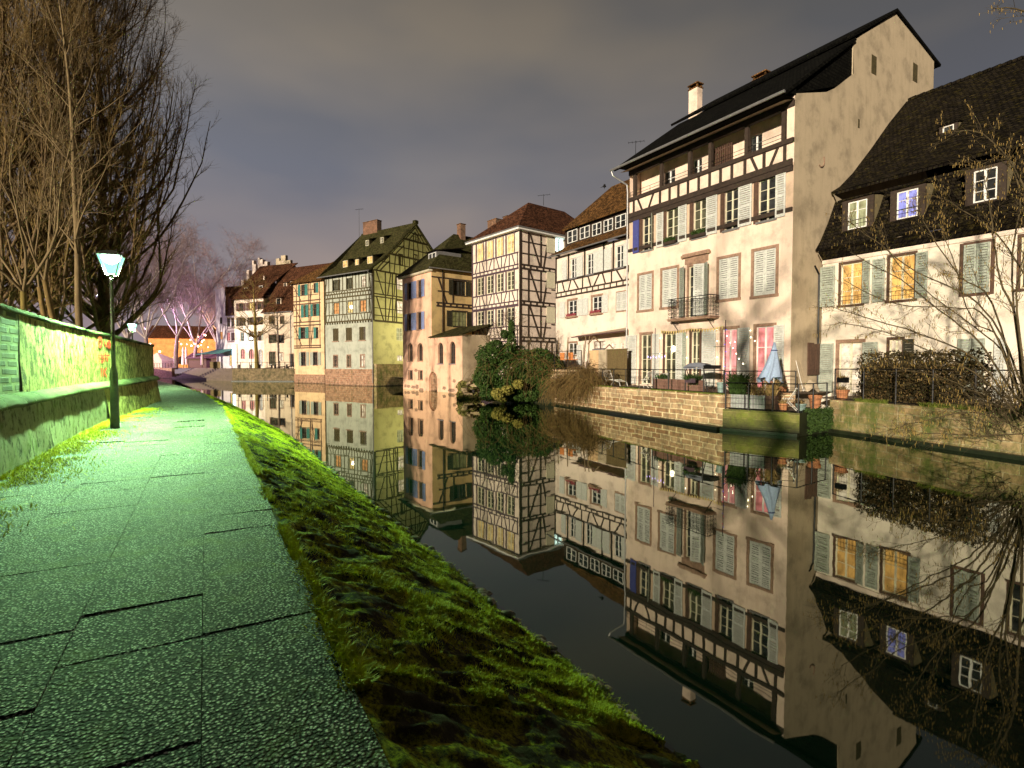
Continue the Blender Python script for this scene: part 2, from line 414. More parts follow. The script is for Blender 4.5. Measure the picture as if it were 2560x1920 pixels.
M['quay_m'] = m_stone('mossy_sandstone_block_wall', (0.36, 0.25, 0.13), (0.44, 0.33, 0.18), (0.50, 0.42, 0.26), 0.62, 0.27, (0.085, 0.115, 0.018), 0.62, 0.018, (0.16, 0.42))
M['quay_f'] = m_stone('damp_far_quay_stone', (0.20, 0.15, 0.08), (0.26, 0.2, 0.11), (0.3, 0.24, 0.15), 0.6, 0.28, (0.04, 0.045, 0.012), 0.5, 0.02, (0.16, 0.42))
M['basestone'] = m_stone('red_sandstone_house_base', (0.34, 0.18, 0.11), (0.42, 0.25, 0.16), (0.5, 0.38, 0.28), 0.6, 0.3, (0.10, 0.10, 0.03), 0.2, 0.02, (0.1, 0.38))
# ================================================================== SETTING
rs = np.random.RandomState(7)
def vnoise(x, y, seed=0):
    """smooth value noise, numpy arrays in -> [-1,1]"""
    xi = np.floor(x).astype(int); yi = np.floor(y).astype(int); fx = x - xi; fy = y - yi
    fx = fx * fx * (3 - 2 * fx); fy = fy * fy * (3 - 2 * fy)
    def h(a, b):
        n = (a * 374761393 + b * 668265263 + seed * 974711) & 0x7fffffff
        n = (n ^ (n >> 13)) * 1274126177 & 0x7fffffff
        return ((n ^ (n >> 16)) & 0xffff) / 32767.5 - 1
    return (h(xi, yi) * (1 - fx) + h(xi + 1, yi) * fx) * (1 - fy) + (h(xi, yi + 1) * (1 - fx) + h(xi + 1, yi + 1) * fx) * fy
def fbm(x, y, seed=0, o=4):
    s = 0; a = 1; t = 0
    for k in range(o):
        s = s + a * vnoise(x * 2 ** k, y * 2 ** k, seed + k); t += a; a *= 0.5
    return s / t

# --- water
def mat_water():
    m, nt, b, n, l = new_mat('calm_river_water')
    n.remove(b); out = n['Material Output']
    df = n.new('ShaderNodeBsdfDiffuse'); df.inputs['Color'].default_value = (0.004, 0.011, 0.008, 1)
    gl = n.new('ShaderNodeBsdfGlossy'); gl.inputs['Color'].default_value = (0.94, 0.98, 0.86, 1); gl.inputs['Roughness'].default_value = 0.018
    mx = n.new('ShaderNodeMixShader'); fr = n.new('ShaderNodeFresnel'); fr.inputs['IOR'].default_value = 1.85
    v = coords(nt, (1, 1, 1))
    bp = n.new('ShaderNodeBump'); bp.inputs['Strength'].default_value = 0.05; bp.inputs['Distance'].default_value = 0.02
    l.new(noise(nt, v, 1.6, 2, 0.4), bp.inputs['Height'])
    for x in (gl, fr): l.new(bp.outputs[0], x.inputs['Normal'])
    l.new(fr.outputs[0], mx.inputs[0]); l.new(df.outputs[0], mx.inputs[1]); l.new(gl.outputs[0], mx.inputs[2]); l.new(mx.outputs[0], out.inputs[0])
    return m
mb = MB(); mb.quad((-170, -45, 0), (90, -45, 0), (90, 190, 0), (-170, 190, 0))
mb.build('river', mat_water(), kind='structure')

# --- river-side path polyline (right edge of the paving), world XY
RP = [(9.27, -14.9), (4.27, -6.23), (1.27, -1.03), (-0.73, 2.43), (-1.03, 2.95), (-3.15, 6.64), (-6.7, 12.8), (-10.4, 19.2), (-16.0, 27.8), (-24.0, 38.7), (-35.8, 53.8), (-50, 65), (-68, 77), (-90, 88)]
def resample(P, step):
    P = np.array(P, float); d = np.r_[0, np.cumsum(np.hypot(*np.diff(P, axis=0).T))]
    s = np.arange(0, d[-1], step); return np.c_[np.interp(s, d, P[:, 0]), np.interp(s, d, P[:, 1])], s
def path_frame(P):
    t = np.gradient(P, axis=0); t /= np.hypot(t[:, 0], t[:, 1])[:, None]
    nl = np.c_[-t[:, 1], t[:, 0]]   # to the left
    k = 9; pad = np.r_[np.repeat(nl[:1], k, 0), nl, np.repeat(nl[-1:], k, 0)]
    nl = np.array([pad[i:i + 2 * k + 1].mean(0) for i in range(len(nl))]); nl /= np.hypot(nl[:, 0], nl[:, 1])[:, None]
    return t, nl
PZ = 1.3
RPs, Ss = resample(RP, 0.12); RT, RN = path_frame(RPs)
def along(s, off):
    """world XY at distance s along the path, off metres left of its river edge"""
    x = np.interp(s, Ss, RPs[:, 0]) + off * np.interp(s, Ss, RN[:, 0])
    y = np.interp(s, Ss, RPs[:, 1]) + off * np.interp(s, Ss, RN[:, 1]); return x, y

def mat_path():
    m, nt, b, n, l = new_mat('exposed_pebble_concrete'); v = coords(nt)
    vo = n.new('ShaderNodeTexVoronoi'); vo.inputs['Scale'].default_value = 58; vo.inputs['Randomness'].default_value = 1.0; l.new(v, vo.inputs['Vector'])
    st = ramp(nt, vo.outputs['Distance'], [(0.27, (1.0, 0.98, 0.90)), (0.40, (0.30, 0.30, 0.26)), (0.50, (0.012, 0.013, 0.010))])  # relief shade between the pebbles is painted in as near-black gaps
    sepc = n.new('ShaderNodeSeparateColor'); l.new(vo.outputs['Color'], sepc.inputs[0])
    tone = ramp(nt, sepc.outputs[0], [(0.0, (0.15, 0.15, 0.15)), (0.3, (0.55, 0.55, 0.53)), (0.65, (0.95, 0.95, 0.92)), (1.0, (1.0, 1.0, 1.0))])
    x = mixc(nt, 1.0, st, tone, 'MULTIPLY')
    x = mixc(nt, 1.0, x, ramp(nt, noise(nt, v, 1.1, 5, 0.6), [(0.3, (0.7, 0.7, 0.68)), (0.7, (1.1, 1.1, 1.1))]), 'MULTIPLY')
    # thin moss film creeping in along the slabs
    mf = ramp(nt, noise(nt, v, 2.6, 7, 0.8), [(0.50, (0, 0, 0)), (0.72, (0.6, 0.6, 0.6))])
    x = mixc(nt, mf, x, (0.20, 0.22, 0.05))
    l.new(x, b.inputs['Base Color']); b.inputs['Roughness'].default_value = 0.8; b.inputs['Specular IOR Level'].default_value = 0.25
    iv = n.new('ShaderNodeMath'); iv.operation = 'SUBTRACT'; iv.inputs[0].default_value = 1.0; l.new(vo.outputs['Distance'], iv.inputs[1])
    bump(nt, b, iv.outputs[0], 0.75, 0.012); return m
def build_path():
    mb = MB(); rr = random.Random(5)
    cols_ = [0.0, 0.62, 1.25, 1.98, 2.65, 3.35]
    # bedding
    s = np.arange(0, 138, 0.5); a = np.c_[along(s, -0.03)]; a = np.array(along(s, -0.03)).T; c = np.array(along(s, 3.5)).T
    n = len(s); V = np.r_[np.c_[a, np.full(n, PZ - 0.05)], np.c_[c, np.full(n, PZ - 0.05)]]
    F = np.array([(i, i + 1, n + i + 1, n + i) for i in range(n - 1)])
    np_mesh('path_bed', V, F, m_plain('damp_path_soil', (0.05, 0.05, 0.03), 0.95, 0.4, 5), kind='structure')
    for ci in range(5):
        s = 3.0 + rr.random() * 0.9
        while s < 40:
            L = rr.choice([0.62, 0.8, 0.95, 1.1]) * (1 if s < 30 else 2)
            h0, h1 = rr.gauss(0, 0.002), rr.gauss(0, 0.003); tw = rr.gauss(0, 0.002)
            if rr.random() < 0.13: h0 += 0.019; tw -= 0.007
            g = 0.0022
            pts = []
            o0, o1 = cols_[ci] + g + (rr.uniform(-0.03, 0.03) if ci == 0 else 0), cols_[ci + 1] - g
            for ss, oo, hh in ((s + g, o0, h0), (s + L - g, o0, h1), (s + L - g, o1, h1 + tw), (s + g, o1, h0 + tw)):
                x, y = along(ss, oo); pts.append((float(x), float(y), PZ + hh))
            mb.slab(pts, 0.09); s += L
    # far stretch as one poured strip
    mb.build('path', mat_path(), kind='structure')
    s = np.arange(40, 138, 0.5); a = np.array(along(s, 0)).T; c = np.array(along(s, 3.4)).T; n = len(s)
    V = np.r_[np.c_[a, np.full(n, PZ)], np.c_[c, np.full(n, PZ)]]
    np_mesh('path_far_stretch', V, np.array([(i, i + 1, n + i + 1, n + i) for i in range(n - 1)]), bpy.data.materials['exposed_pebble_concrete'], kind='structure')
build_path()

# --- grassy, mossy stone bank down to the water
BW = 2.45
def bank_pt(s, t):
    """t 0 at path edge .. 1 at the water"""
    off = -t * BW
    x, y = along(s, off)
    z = (PZ - 0.02) * (1 - t) ** 1.05 - 0.10 * t
    z = z + 0.10 * np.sin(np.pi * t) + 0.05 * fbm(x * 1.1, y * 1.1, 3, 4) * np.sin(np.pi * np.clip(t, 0, 1)) ** 0.5 + (0.055 * fbm(x * 4, y * 4, 9, 4) + 0.03 * np.abs(fbm(x * 11, y * 11, 19, 3))) * (t > 0.02)
    # set stones and moss run down the slope in low ridges
    rg = 1 - np.abs(vnoise(s * 6.5 + 1.5 * vnoise(s * 1.3, t * 3, 44), t * BW * 1.7 + s * 0.9, 40)) * 1.6; rg2 = 1 - np.abs(vnoise(s * 15 + vnoise(s * 3, t * 7, 46), t * BW * 4 + s, 42)) * 1.6
    z = z + (0.045 * rg + 0.018 * rg2 - 0.03) * (t > 0.02)
    return x, y, z
def mat_bank():
    m, nt, b, n, l = new_mat('mossy_bank_stone'); v = coords(nt)
    x = ramp(nt, noise(nt, v, 7, 6, 0.75), [(0.3, (0.018, 0.016, 0.008)), (0.6, (0.06, 0.055, 0.022)), (0.8, (0.13, 0.12, 0.06))])
    mf = ramp(nt, noise(nt, v, 2.6, 8, 0.75), [(0.46, (0, 0, 0)), (0.53, (1, 1, 1))])
    g = ramp(nt, noise(nt, v, 34, 4, 0.8), [(0.38, (0.02, 0.025, 0.003)), (0.62, (0.48, 0.50, 0.02))])
    x = mixc(nt, mf, x, g); l.new(x, b.inputs['Base Color']); b.inputs['Roughness'].default_value = 0.95
    b.inputs['Specular IOR Level'].default_value = 0.15
    bump(nt, b, noise(nt, v, 22, 7, 0.75), 1.0, 0.05); return m
def build_bank():
    s = np.r_[np.arange(1.0, 19, 0.3), np.arange(19, 34, 0.025), np.arange(34, 52, 0.06), np.arange(52, 138, 0.5)]; T = np.linspace(-0.0, 1.05, 72)
    S, TT = np.meshgrid(s, T, indexing='ij')
    x, y, z = bank_pt(S.ravel(), TT.ravel()); n, k = S.shape
    idx = np.arange(n * k).reshape(n, k)
    F = np.c_[idx[:-1, :-1].ravel(), idx[:-1, 1:].ravel(), idx[1:, 1:].ravel(), idx[1:, :-1].ravel()]
    np_mesh('grass_bank', np.c_[x, y, z], F, mat_bank(), smooth=True, kind='structure')
build_bank()
def blades(name, P, H, mat, lean=0.5, width=0.006, rs=rs, droop=None, parent=None, **props):
    """grass: P (n,3) roots, H (n,) heights"""
    n = len(P); a = rs.rand(n) * 2 * np.pi; w = width * (0.6 + rs.rand(n))
    dx = np.c_[np.cos(a), np.sin(a), np.zeros(n)] * w[:, None]
    ln = (rs.randn(n, 2) * lean)
    if droop is not None: ln = ln + droop
    tip = P + np.c_[ln * H[:, None], H]
    mid = P + np.c_[ln * H[:, None] * 0.35, H * 0.62]
    V = np.stack([P - dx, P + dx, mid + dx * 0.7, mid - dx * 0.7, tip], 1).reshape(-1, 3)
    b = np.arange(n) * 5
    F = np.r_[np.c_[b, b + 1, b + 2], np.c_[b, b + 2, b + 3], np.c_[b + 3, b + 2, b + 4]]
    return np_mesh(name, V, F, mat, parent, **props)
M['grass'] = m_leaf('bright_grass', (0.30, 0.30, 0.008), (0.75, 0.68, 0.04), 9)
M['grass_dry'] = m_leaf('dry_straw_grass', (0.16, 0.11, 0.04), (0.34, 0.24, 0.09), 6)
def build_grass():
    n = 260000
    s = 20.2 + (rs.rand(n) ** 1.7) * 34; t = rs.rand(n) ** 0.8 * 0.97 + 0.01
    x, y, z = bank_pt(s, t)
    d = fbm(x * 1.6, y * 1.6, 21, 4) + 0.35 * fbm(x * 6, y * 6, 5, 2) + 0.35 * (t - 0.5)
    keep = d > 0.0 + 0.08 * rs.randn(n)
    x, y, z, d = x[keep], y[keep], z[keep], d[keep]
    H = np.clip(0.012 + 0.045 * d + 0.016 * rs.rand(len(x)), 0.008, 0.06)
    blades('bank_grass', np.c_[x, y, z - 0.005], H, M['grass'], 0.7, 0.0032, label='short bright green grass and moss tufts on the sloping bank', kind='stuff', category='grass')
    # tufts along the path edge and at the foot of the old wall
    n = 26000; s = 20.0 + rs.rand(n) ** 1.4 * 36; off = -0.02 + np.abs(rs.randn(n)) * 0.05 - 0.05
    x, y = along(s, off); k = fbm(x * 1.3, y * 1.3, 4, 3) > -0.05
    P1 = np.c_[x, y, np.full(n, PZ - 0.02)][k]
    n = 34000; q = rs.rand(n); wx, wy = wall_xy(q * 24 + 38); o = np.abs(rs.randn(n)) * (0.16 + 0.22 * (vnoise(q * 60, q * 0, 8) > 0)) ; nn = wall_n(q * 24 + 38)
    x = wx + nn[:, 0] * (o + 0.1); y = wy + nn[:, 1] * (o + 0.1); k = fbm(x * 1.5, y * 1.5, 14, 3) > -0.25
    P2 = np.c_[x, y, np.full(n, PZ)][k]
    P = np.r_[P1, P2]
    blades('path_edge_grass', P, 0.02 + 0.05 * rs.rand(len(P)) ** 2, M['grass'], 0.8, 0.0045, label='weeds and grass growing along the path edges and wall foot', kind='stuff', category='grass')

# --- old garden wall on the left of the path
WP = [(17.5, -35.5), (12.5, -26.8), (2.5, -9.5), (-3.0, 0.0), (-7.5, 7.84), (-9.5, 11.3), (-10.75, 13.6), (-12.6, 17.4), (-14.3, 20.6), (-15.35, 22.8), (-15.9, 23.6), (-16.9, 24.1), (-18.6, 24.3), (-24, 24.3)]
WPs, WS = resample(WP, 0.1); WT, _n = path_frame(WPs); WNr = -_n    # to the right, toward the path
def wall_xy(s): return np.interp(s, WS, WPs[:, 0]), np.interp(s, WS, WPs[:, 1])
def wall_n(s):
    n = np.c_[np.interp(s, WS, WNr[:, 0]), np.interp(s, WS, WNr[:, 1])]; return n / np.hypot(n[:, 0], n[:, 1])[:, None]
WTOP = 3.7
def mat_oldwall(name, flake=0.5, c=(0.52, 0.42, 0.16), dark=(0.03, 0.034, 0.018)):
    m, nt, b, n, l = new_mat(name); v = coords(nt)
    base = ramp(nt, noise(nt, v, 1.3, 6, 0.7), [(0.3, sc3(c, 0.7)), (0.6, c), (0.8, sc3(c, 1.25))])
    fl = ramp(nt, noise(nt, coords(nt, (1, 1, 0.62)), 6.5, 10, 0.8), [(0.60 - 0.26 * flake, (1, 1, 1)), (0.63 - 0.22 * flake, (0, 0, 0))])
    big = ramp(nt, noise(nt, v, 0.45, 3, 0.5), [(0.40, (1, 1, 1)), (0.6, (0.45, 0.45, 0.45))])
    x = mixc(nt, mixc(nt, 1.0, fl, big, 'MULTIPLY'), base, dark)
    mo = ramp(nt, noise(nt, v, 3.1, 6, 0.7), [(0.55, (0, 0, 0)), (0.68, (0.7, 0.7, 0.7))])
    x = mixc(nt, mo, x, (0.10, 0.15, 0.025))
    l.new(x, b.inputs['Base Color']); b.inputs['Roughness'].default_value = 0.95; b.inputs['Specular IOR Level'].default_value = 0.15
    mm = n.new('ShaderNodeMath'); mm.operation = 'MULTIPLY_ADD'; mm.inputs[1].default_value = -0.8; l.new(fl, mm.inputs[0]); l.new(noise(nt, v, 16, 7, 0.75), mm.inputs[2])
    bump(nt, b, mm.outputs[0], 1.0, 0.04); return m
def wall_strip(name, s0, s1, z0, z1, out0, out1, mat, parent, ds=0.06, dz=0.05, amp=0.018, **props):
    s = np.arange(s0, s1 + 1e-6, ds); z = np.linspace(z0, z1, max(2, int((z1 - z0) / dz)))
    S, Z = np.meshgrid(s, z, indexing='ij'); x, y = wall_xy(S.ravel()); nn = wall_n(S.ravel()); zz = Z.ravel()
    o = out0 + (out1 - out0) * (zz - z0) / (z1 - z0 + 1e-9) + amp * fbm(S.ravel() * 2.2, zz * 1.7, 31, 4)
    V = np.c_[x + nn[:, 0] * o, y + nn[:, 1] * o, zz]; n, k = S.shape; idx = np.arange(n * k).reshape(n, k)
    F = np.c_[idx[:-1, :-1].ravel(), idx[1:, :-1].ravel(), idx[1:, 1:].ravel(), idx[:-1, 1:].ravel()]
    return np_mesh(name, V, F, mat, parent, smooth=True, **props)
def build_wall():
    t = thing('garden_wall', 'long old stepped garden wall with flaking mossy render, left of the path', 'wall', (-7.5, 7.84, PZ))
    sA = 38.5; sB = WS[-1] - 0.05
    up = mat_oldwall('flaking_mossy_wall_render', 0.56); lo = mat_oldwall('crumbled_lower_wall_stone', 0.75, (0.30, 0.27, 0.17))
    sbrick = 49.0
    # find s of brick end: column J(150)
    bm = m_stone('mossy_dark_wall_brick', (0.04, 0.045, 0.02), (0.10, 0.11, 0.04), (0.20, 0.21, 0.08), 0.30, 0.125, (0.05, 0.09, 0.02), 0.35, 0.03, warp=0.03)
    def s_at(px):
        k = (px - CX) / (FPX * math.cos(PITCH)); d = WPs[:, 0] - k * WPs[:, 1]
        m = (WPs[:, 1] > 3) & (WS < 62); i = np.argmin(np.where(m, np.abs(d), 9e9)); return WS[i]
    sb = s_at(52)
    wall_strip('brick_section', 34, sb, PZ + 0.96, WTOP - 0.05, 0.0, 0.0, bm, t, amp=0.02)
    wall_strip('upper_wall', sb, sB, PZ + 0.96, WTOP - 0.05, 0.02, 0.0, up, t)
    wall_strip('lower_wall', 34, s_at(245), PZ - 0.1, PZ + 0.9, 0.20, 0.13, lo, t, amp=0.035)
    wall_strip('lower_wall', s_at(245), sB, PZ - 0.1, PZ + 0.9, 0.26, 0.12, up, t, amp=0.035)
    # ledge: rounded mossy string course
    s = np.arange(34, sB, 0.08); prof = [(0.10, 0.90), (0.22, 0.89), (0.24, 0.95), (0.19, 1.01), (0.08, 1.06), (-0.02, 1.08)]
    x, y = wall_xy(s); nn = wall_n(s); V = []
    for o, h in prof:
        oo = o + 0.012 * fbm(s * 3, s * 0 + h * 9, 5, 3); V.append(np.c_[x + nn[:, 0] * oo, y + nn[:, 1] * oo, PZ + h + 0.012 * fbm(s * 2.1, s * 0, 12, 3)])
    n = len(s); V = np.concatenate(V)
    F = np.concatenate([np.c_[np.arange(n - 1) + k * n, np.arange(n - 1) + 1 + k * n, np.arange(n - 1) + 1 + (k + 1) * n, np.arange(n - 1) + (k + 1) * n] for k in range(len(prof) - 1)])
    led = mat_oldwall('pale_mossy_ledge', 0.1, (0.40, 0.42, 0.22))
    np_mesh('ledge', V, F, led, t, smooth=True)
    # coping, with back face and the blind length behind the viewer
    prof = [(0.0, -0.08), (0.05, -0.07), (0.05, 0.0), (-0.1, 0.04), (-0.42, 0.03), (-0.42, -2.5)]
    s = np.arange(0, sB, 0.1); x, y = wall_xy(s); nn = wall_n(s); V = []; TOP = np.where(s < 31, 2.65, WTOP)
    for o, h in prof: V.append(np.c_[x + nn[:, 0] * o, y + nn[:, 1] * o, TOP + h + 0.012 * fbm(s * 1.5, s * 0, 2, 3)])
    n = len(s); V = np.concatenate(V)
    F = np.concatenate([np.c_[np.arange(n - 1) + k * n, np.arange(n - 1) + 1 + k * n, np.arange(n - 1) + 1 + (k + 1) * n, np.arange(n - 1) + (k + 1) * n] for k in range(len(prof) - 1)])
    np_mesh('coping', V, F, led, t, smooth=False)
    wall_strip('rear_wall_face', 0, 34, PZ - 0.1, 2.6, 0.05, 0.0, up, t, ds=1.0, dz=0.6)
    # red painted scrawl (three short rows), thin paint on the render
    red = m_plain('faded_red_spray_paint', (0.80, 0.035, 0.015), 0.9, 0.3, 30, bumpk=0)
    def sz(px, py):
        s = s_at(px); x, y = wall_xy(np.array([s])); P = Vector((x[0], y[0], 0)); d = (P.xy).length
        r_ = ray(px, py); tt = P.y / r_.y; return s, CAMZ + r_.z * tt
    mb = MB()
    def stroke(pts, w):
        for i in range(len(pts) - 1):
            (s0, z0), (s1, z1) = sz(*cJ(*pts[i])), sz(*cJ(*pts[i + 1]))
            q = []
            L = math.hypot(s1 - s0, z1 - z0) or 1; ox, oz = -(z1 - z0) / L * w / 2, (s1 - s0) / L * w / 2
            for ss, z in ((s0 + ox, z0 + oz), (s1 + ox, z1 + oz), (s1 - ox, z1 - oz), (s0 - ox, z0 - oz)):
                x, y = wall_xy(np.array([ss])); nn = wall_n(np.array([ss]))[0]; q.append((x[0] + nn[0] * 0.035, y[0] + nn[1] * 0.035, z))
            mb.quad(*q)
    def ring(cx, cy, rx, ry, w): stroke([(cx + rx * math.cos(a), cy + ry * math.sin(a)) for a in np.linspace(0, 2 * math.pi, 11)], w)
    stroke([(724, 450), (724, 528)], 0.07); ring(765, 478, 15, 34, 0.09); stroke([(800, 470), (812, 515)], 0.06); ring(832, 495, 14, 20, 0.10)
    stroke([(728, 500), (728, 640)], 0.035)
    stroke([(750, 565), (750, 632)], 0.10); stroke([(775, 560), (768, 590), (790, 596), (786, 628), (768, 630)], 0.07); stroke([(800, 628), (804, 565), (820, 625), (826, 565)], 0.06); stroke([(745, 580), (835, 580)], 0.03)
    stroke([(768, 672), (768, 742)], 0.07); stroke([(786, 676), (786, 744)], 0.06); stroke([(810, 676), (790, 706), (812, 744)], 0.06)
    mb.build('red_scrawl', red, t)
build_wall()
build_grass()
def edge_stones():
    rr = random.Random(12); mb = MB()
    for k in range(420):
        s = 20.5 + 30 * rr.random() ** 1.3; t = rr.uniform(0.9, 1.0); x, y, z = bank_pt(np.array([s]), np.array([t])); r = rr.uniform(0.03, 0.075)
        prof = [(r * rr.uniform(.4, .7), -r * .5), (r, -r * .1), (r * rr.uniform(.75, .95), r * .3), (r * .35, r * .5)]; mb.lathe((float(x[0]), float(y[0]), float(z[0]) + 0.01), prof, 6, sx=rr.uniform(.8, 1.6), sy=rr.uniform(.8, 1.3))
    mb.build('bank_edge_stones', m_plain('wet_bank_stone', (0.09, 0.08, 0.05), 0.35, 0.5, 6), kind='stuff', label='wet stones lining the edge of the water below the bank', category='stones')
edge_stones()

# --- land behind the wall (park), left bank
def sheet(name, pts, z, mat):
    mb = MB(); mb.add([(x, y, z) for x, y in pts], [tuple(range(len(pts)))]); return mb.build(name, mat, kind='structure')
M['soil'] = m_plain('dark_park_soil_and_leaves', (0.045, 0.035, 0.02), 0.95, 0.5, 2)
x0, y0 = wall_xy(np.arange(0, 62, 1.0)); nn = wall_n(np.arange(0, 62, 1.0))
park = [(float(a - b[0] * 0.3), float(c - b[1] * 0.3)) for a, c, b in zip(x0, y0, nn)]
park += [(-19, 24.0), (-26, 25), (-36, 34), (-60, 62), (-92, 84), (-160, 100), (-160, -45), (17, -45)]
sheet('park_ground', park, 2.45, M['soil'])
# low verge between path and park beyond the wall end
vs_ = np.arange(40, 137, 2.0); a = np.array(along(vs_, 3.35)).T; c = np.array(along(vs_, 12)).T
sheet('verge_ground', [tuple(map(float, q)) for q in a] + [tuple(map(float, q)) for q in c[::-1]], PZ + 0.0, m_leaf('verge_grass_ground', (0.03, 0.06, 0.006), (0.08, 0.13, 0.02), 3))

# --- street lanterns on the path
def lantern_lamp(x, y, h, label, power, color, dim=1.0, zb=PZ, group='street lanterns on the path'):
    t = thing('street_lamp', label, 'street lamp', (x, y, zb), rz=R(25), group=group)
    mb = MB(); mb.lathe((x, y, zb), [(0.10, 0), (0.10, 0.25), (0.088, 0.3), (0.085, 1.3), (0.062, 1.42), (0.045, 1.5), (0.038, h - 0.66), (0.055, h - 0.64), (0.03, h - 0.6), (0.04, h - 0.54)], 14)
    mb.build('pole', M['iron_lamp'], t, smooth=True)
    zt = zb + h; c = Vector((x, y, 0)); rot = R(25)
    def sq(r, z): return [Vector((x + r * math.cos(rot + R(45 + 90 * k)), y + r * math.sin(rot + R(45 + 90 * k)), z)) for k in range(4)]
    b0, b1 = sq(0.15, zt - 0.50), sq(0.335, zt - 0.04)
    mb = MB()
    for k in range(4): mb.tube(b0[k], b1[k], 0.013, 0.013, 5); mb.tube(b1[k], b1[(k + 1) % 4], 0.018, 0.018, 5); mb.tube(b0[k], b0[(k + 1) % 4], 0.016, 0.016, 5)
    mb.lathe((x, y, 0), [(0.03, zt - 0.56), (0.045, zt - 0.50), (0.03, zt - 0.47)], 12)
    mb.build('lantern_frame', M['iron_lamp'], t)
    top = sq(0.36, zt - 0.03); ap = sq(0.12, zt + 0.07); mb = MB()
    mb.add(top + ap, [(0, 1, 5, 4), (1, 2, 6, 5), (2, 3, 7, 6), (3, 0, 4, 7), (4, 5, 6, 7), (3, 2, 1, 0)])
    mb.build('lantern_roof', M['iron_lamp'], t)
    i0, i1 = sq(0.142, zt - 0.49), sq(0.322, zt - 0.06)
    for k in range(4):
        mb = MB(); mb.quad(i0[k], i0[(k + 1) % 4], i1[(k + 1) % 4], i1[k]); mb.build('glass_pane', M['pane_' + color[0]], t)
    mb = MB(); mb.lathe((x, y, 0), [(0.05, zt - 0.24), (0.17, zt - 0.16), (0.2, zt - 0.07), (0.12, zt - 0.05)], 14); mb.build('light_source', M['src_' + color[0]], t, smooth=True)
    L = bpy.data.lights.new('lantern_light', 'SPOT'); L.energy = power; L.spot_size = R(174); L.spot_blend = 0.46; L.color = color[1]; L.shadow_soft_size = 0.06
    o = bpy.data.objects.new('lantern_light', L); col.objects.link(o); o.location = (x, y, zt - 0.27); o.parent = t; o.matrix_parent_inverse = ROOTM[t.name].inverted()
    return t
M['iron_lamp'] = m_plain('green_black_lamp_metal', (0.05, 0.05, 0.035), 0.45, 0.3, metallic=0.3)
def pane(name, c, s):
    m, nt, b, n, l = new_mat(name); n.remove(b); out = n['Material Output']
    tr = n.new('ShaderNodeBsdfTransparent'); em = n.new('ShaderNodeEmission'); em.inputs[0].default_value = (*c, 1); em.inputs[1].default_value = s
    ad = n.new('ShaderNodeAddShader'); l.new(tr.outputs[0], ad.inputs[0]); l.new(em.outputs[0], ad.inputs[1]); l.new(ad.outputs[0], out.inputs[0]); return m
M['pane_g'] = pane('green_white_frosted_pane', (0.22, 1.0, 0.60), 1.0); M['src_g'] = m_emit('green_white_lamp_bowl', (0.75, 1.0, 0.9), 25)
M['pane_b'] = pane('blue_white_pane', (0.6, 0.55, 1.0), 1.5); M['src_b'] = m_emit('blue_white_lamp_bowl', (0.75, 0.72, 1.0), 40)
GREEN = ('g', (0.46, 1.0, 0.42)); BLUE = ('b', (0.62, 0.50, 1.0))
pl = gp(288, 1071, PZ)
lantern_lamp(pl.x, pl.y, 4.15, 'tall green glowing street lantern standing on the path in front of the flaking wall', 10500, GREEN)
q = at_y(331, 850, 34.0)
lantern_lamp(q.x, q.y, 4.2, 'smaller distant green street lantern showing above the end of the garden wall', 4500, GREEN)
q = at_y(246, 741, 62.0)
lantern_lamp(q.x, q.y, q.z - 2.45 + 0.2, 'violet white park lamp glowing among the tree trunks', 2600, BLUE, zb=2.45, group=None)
del q
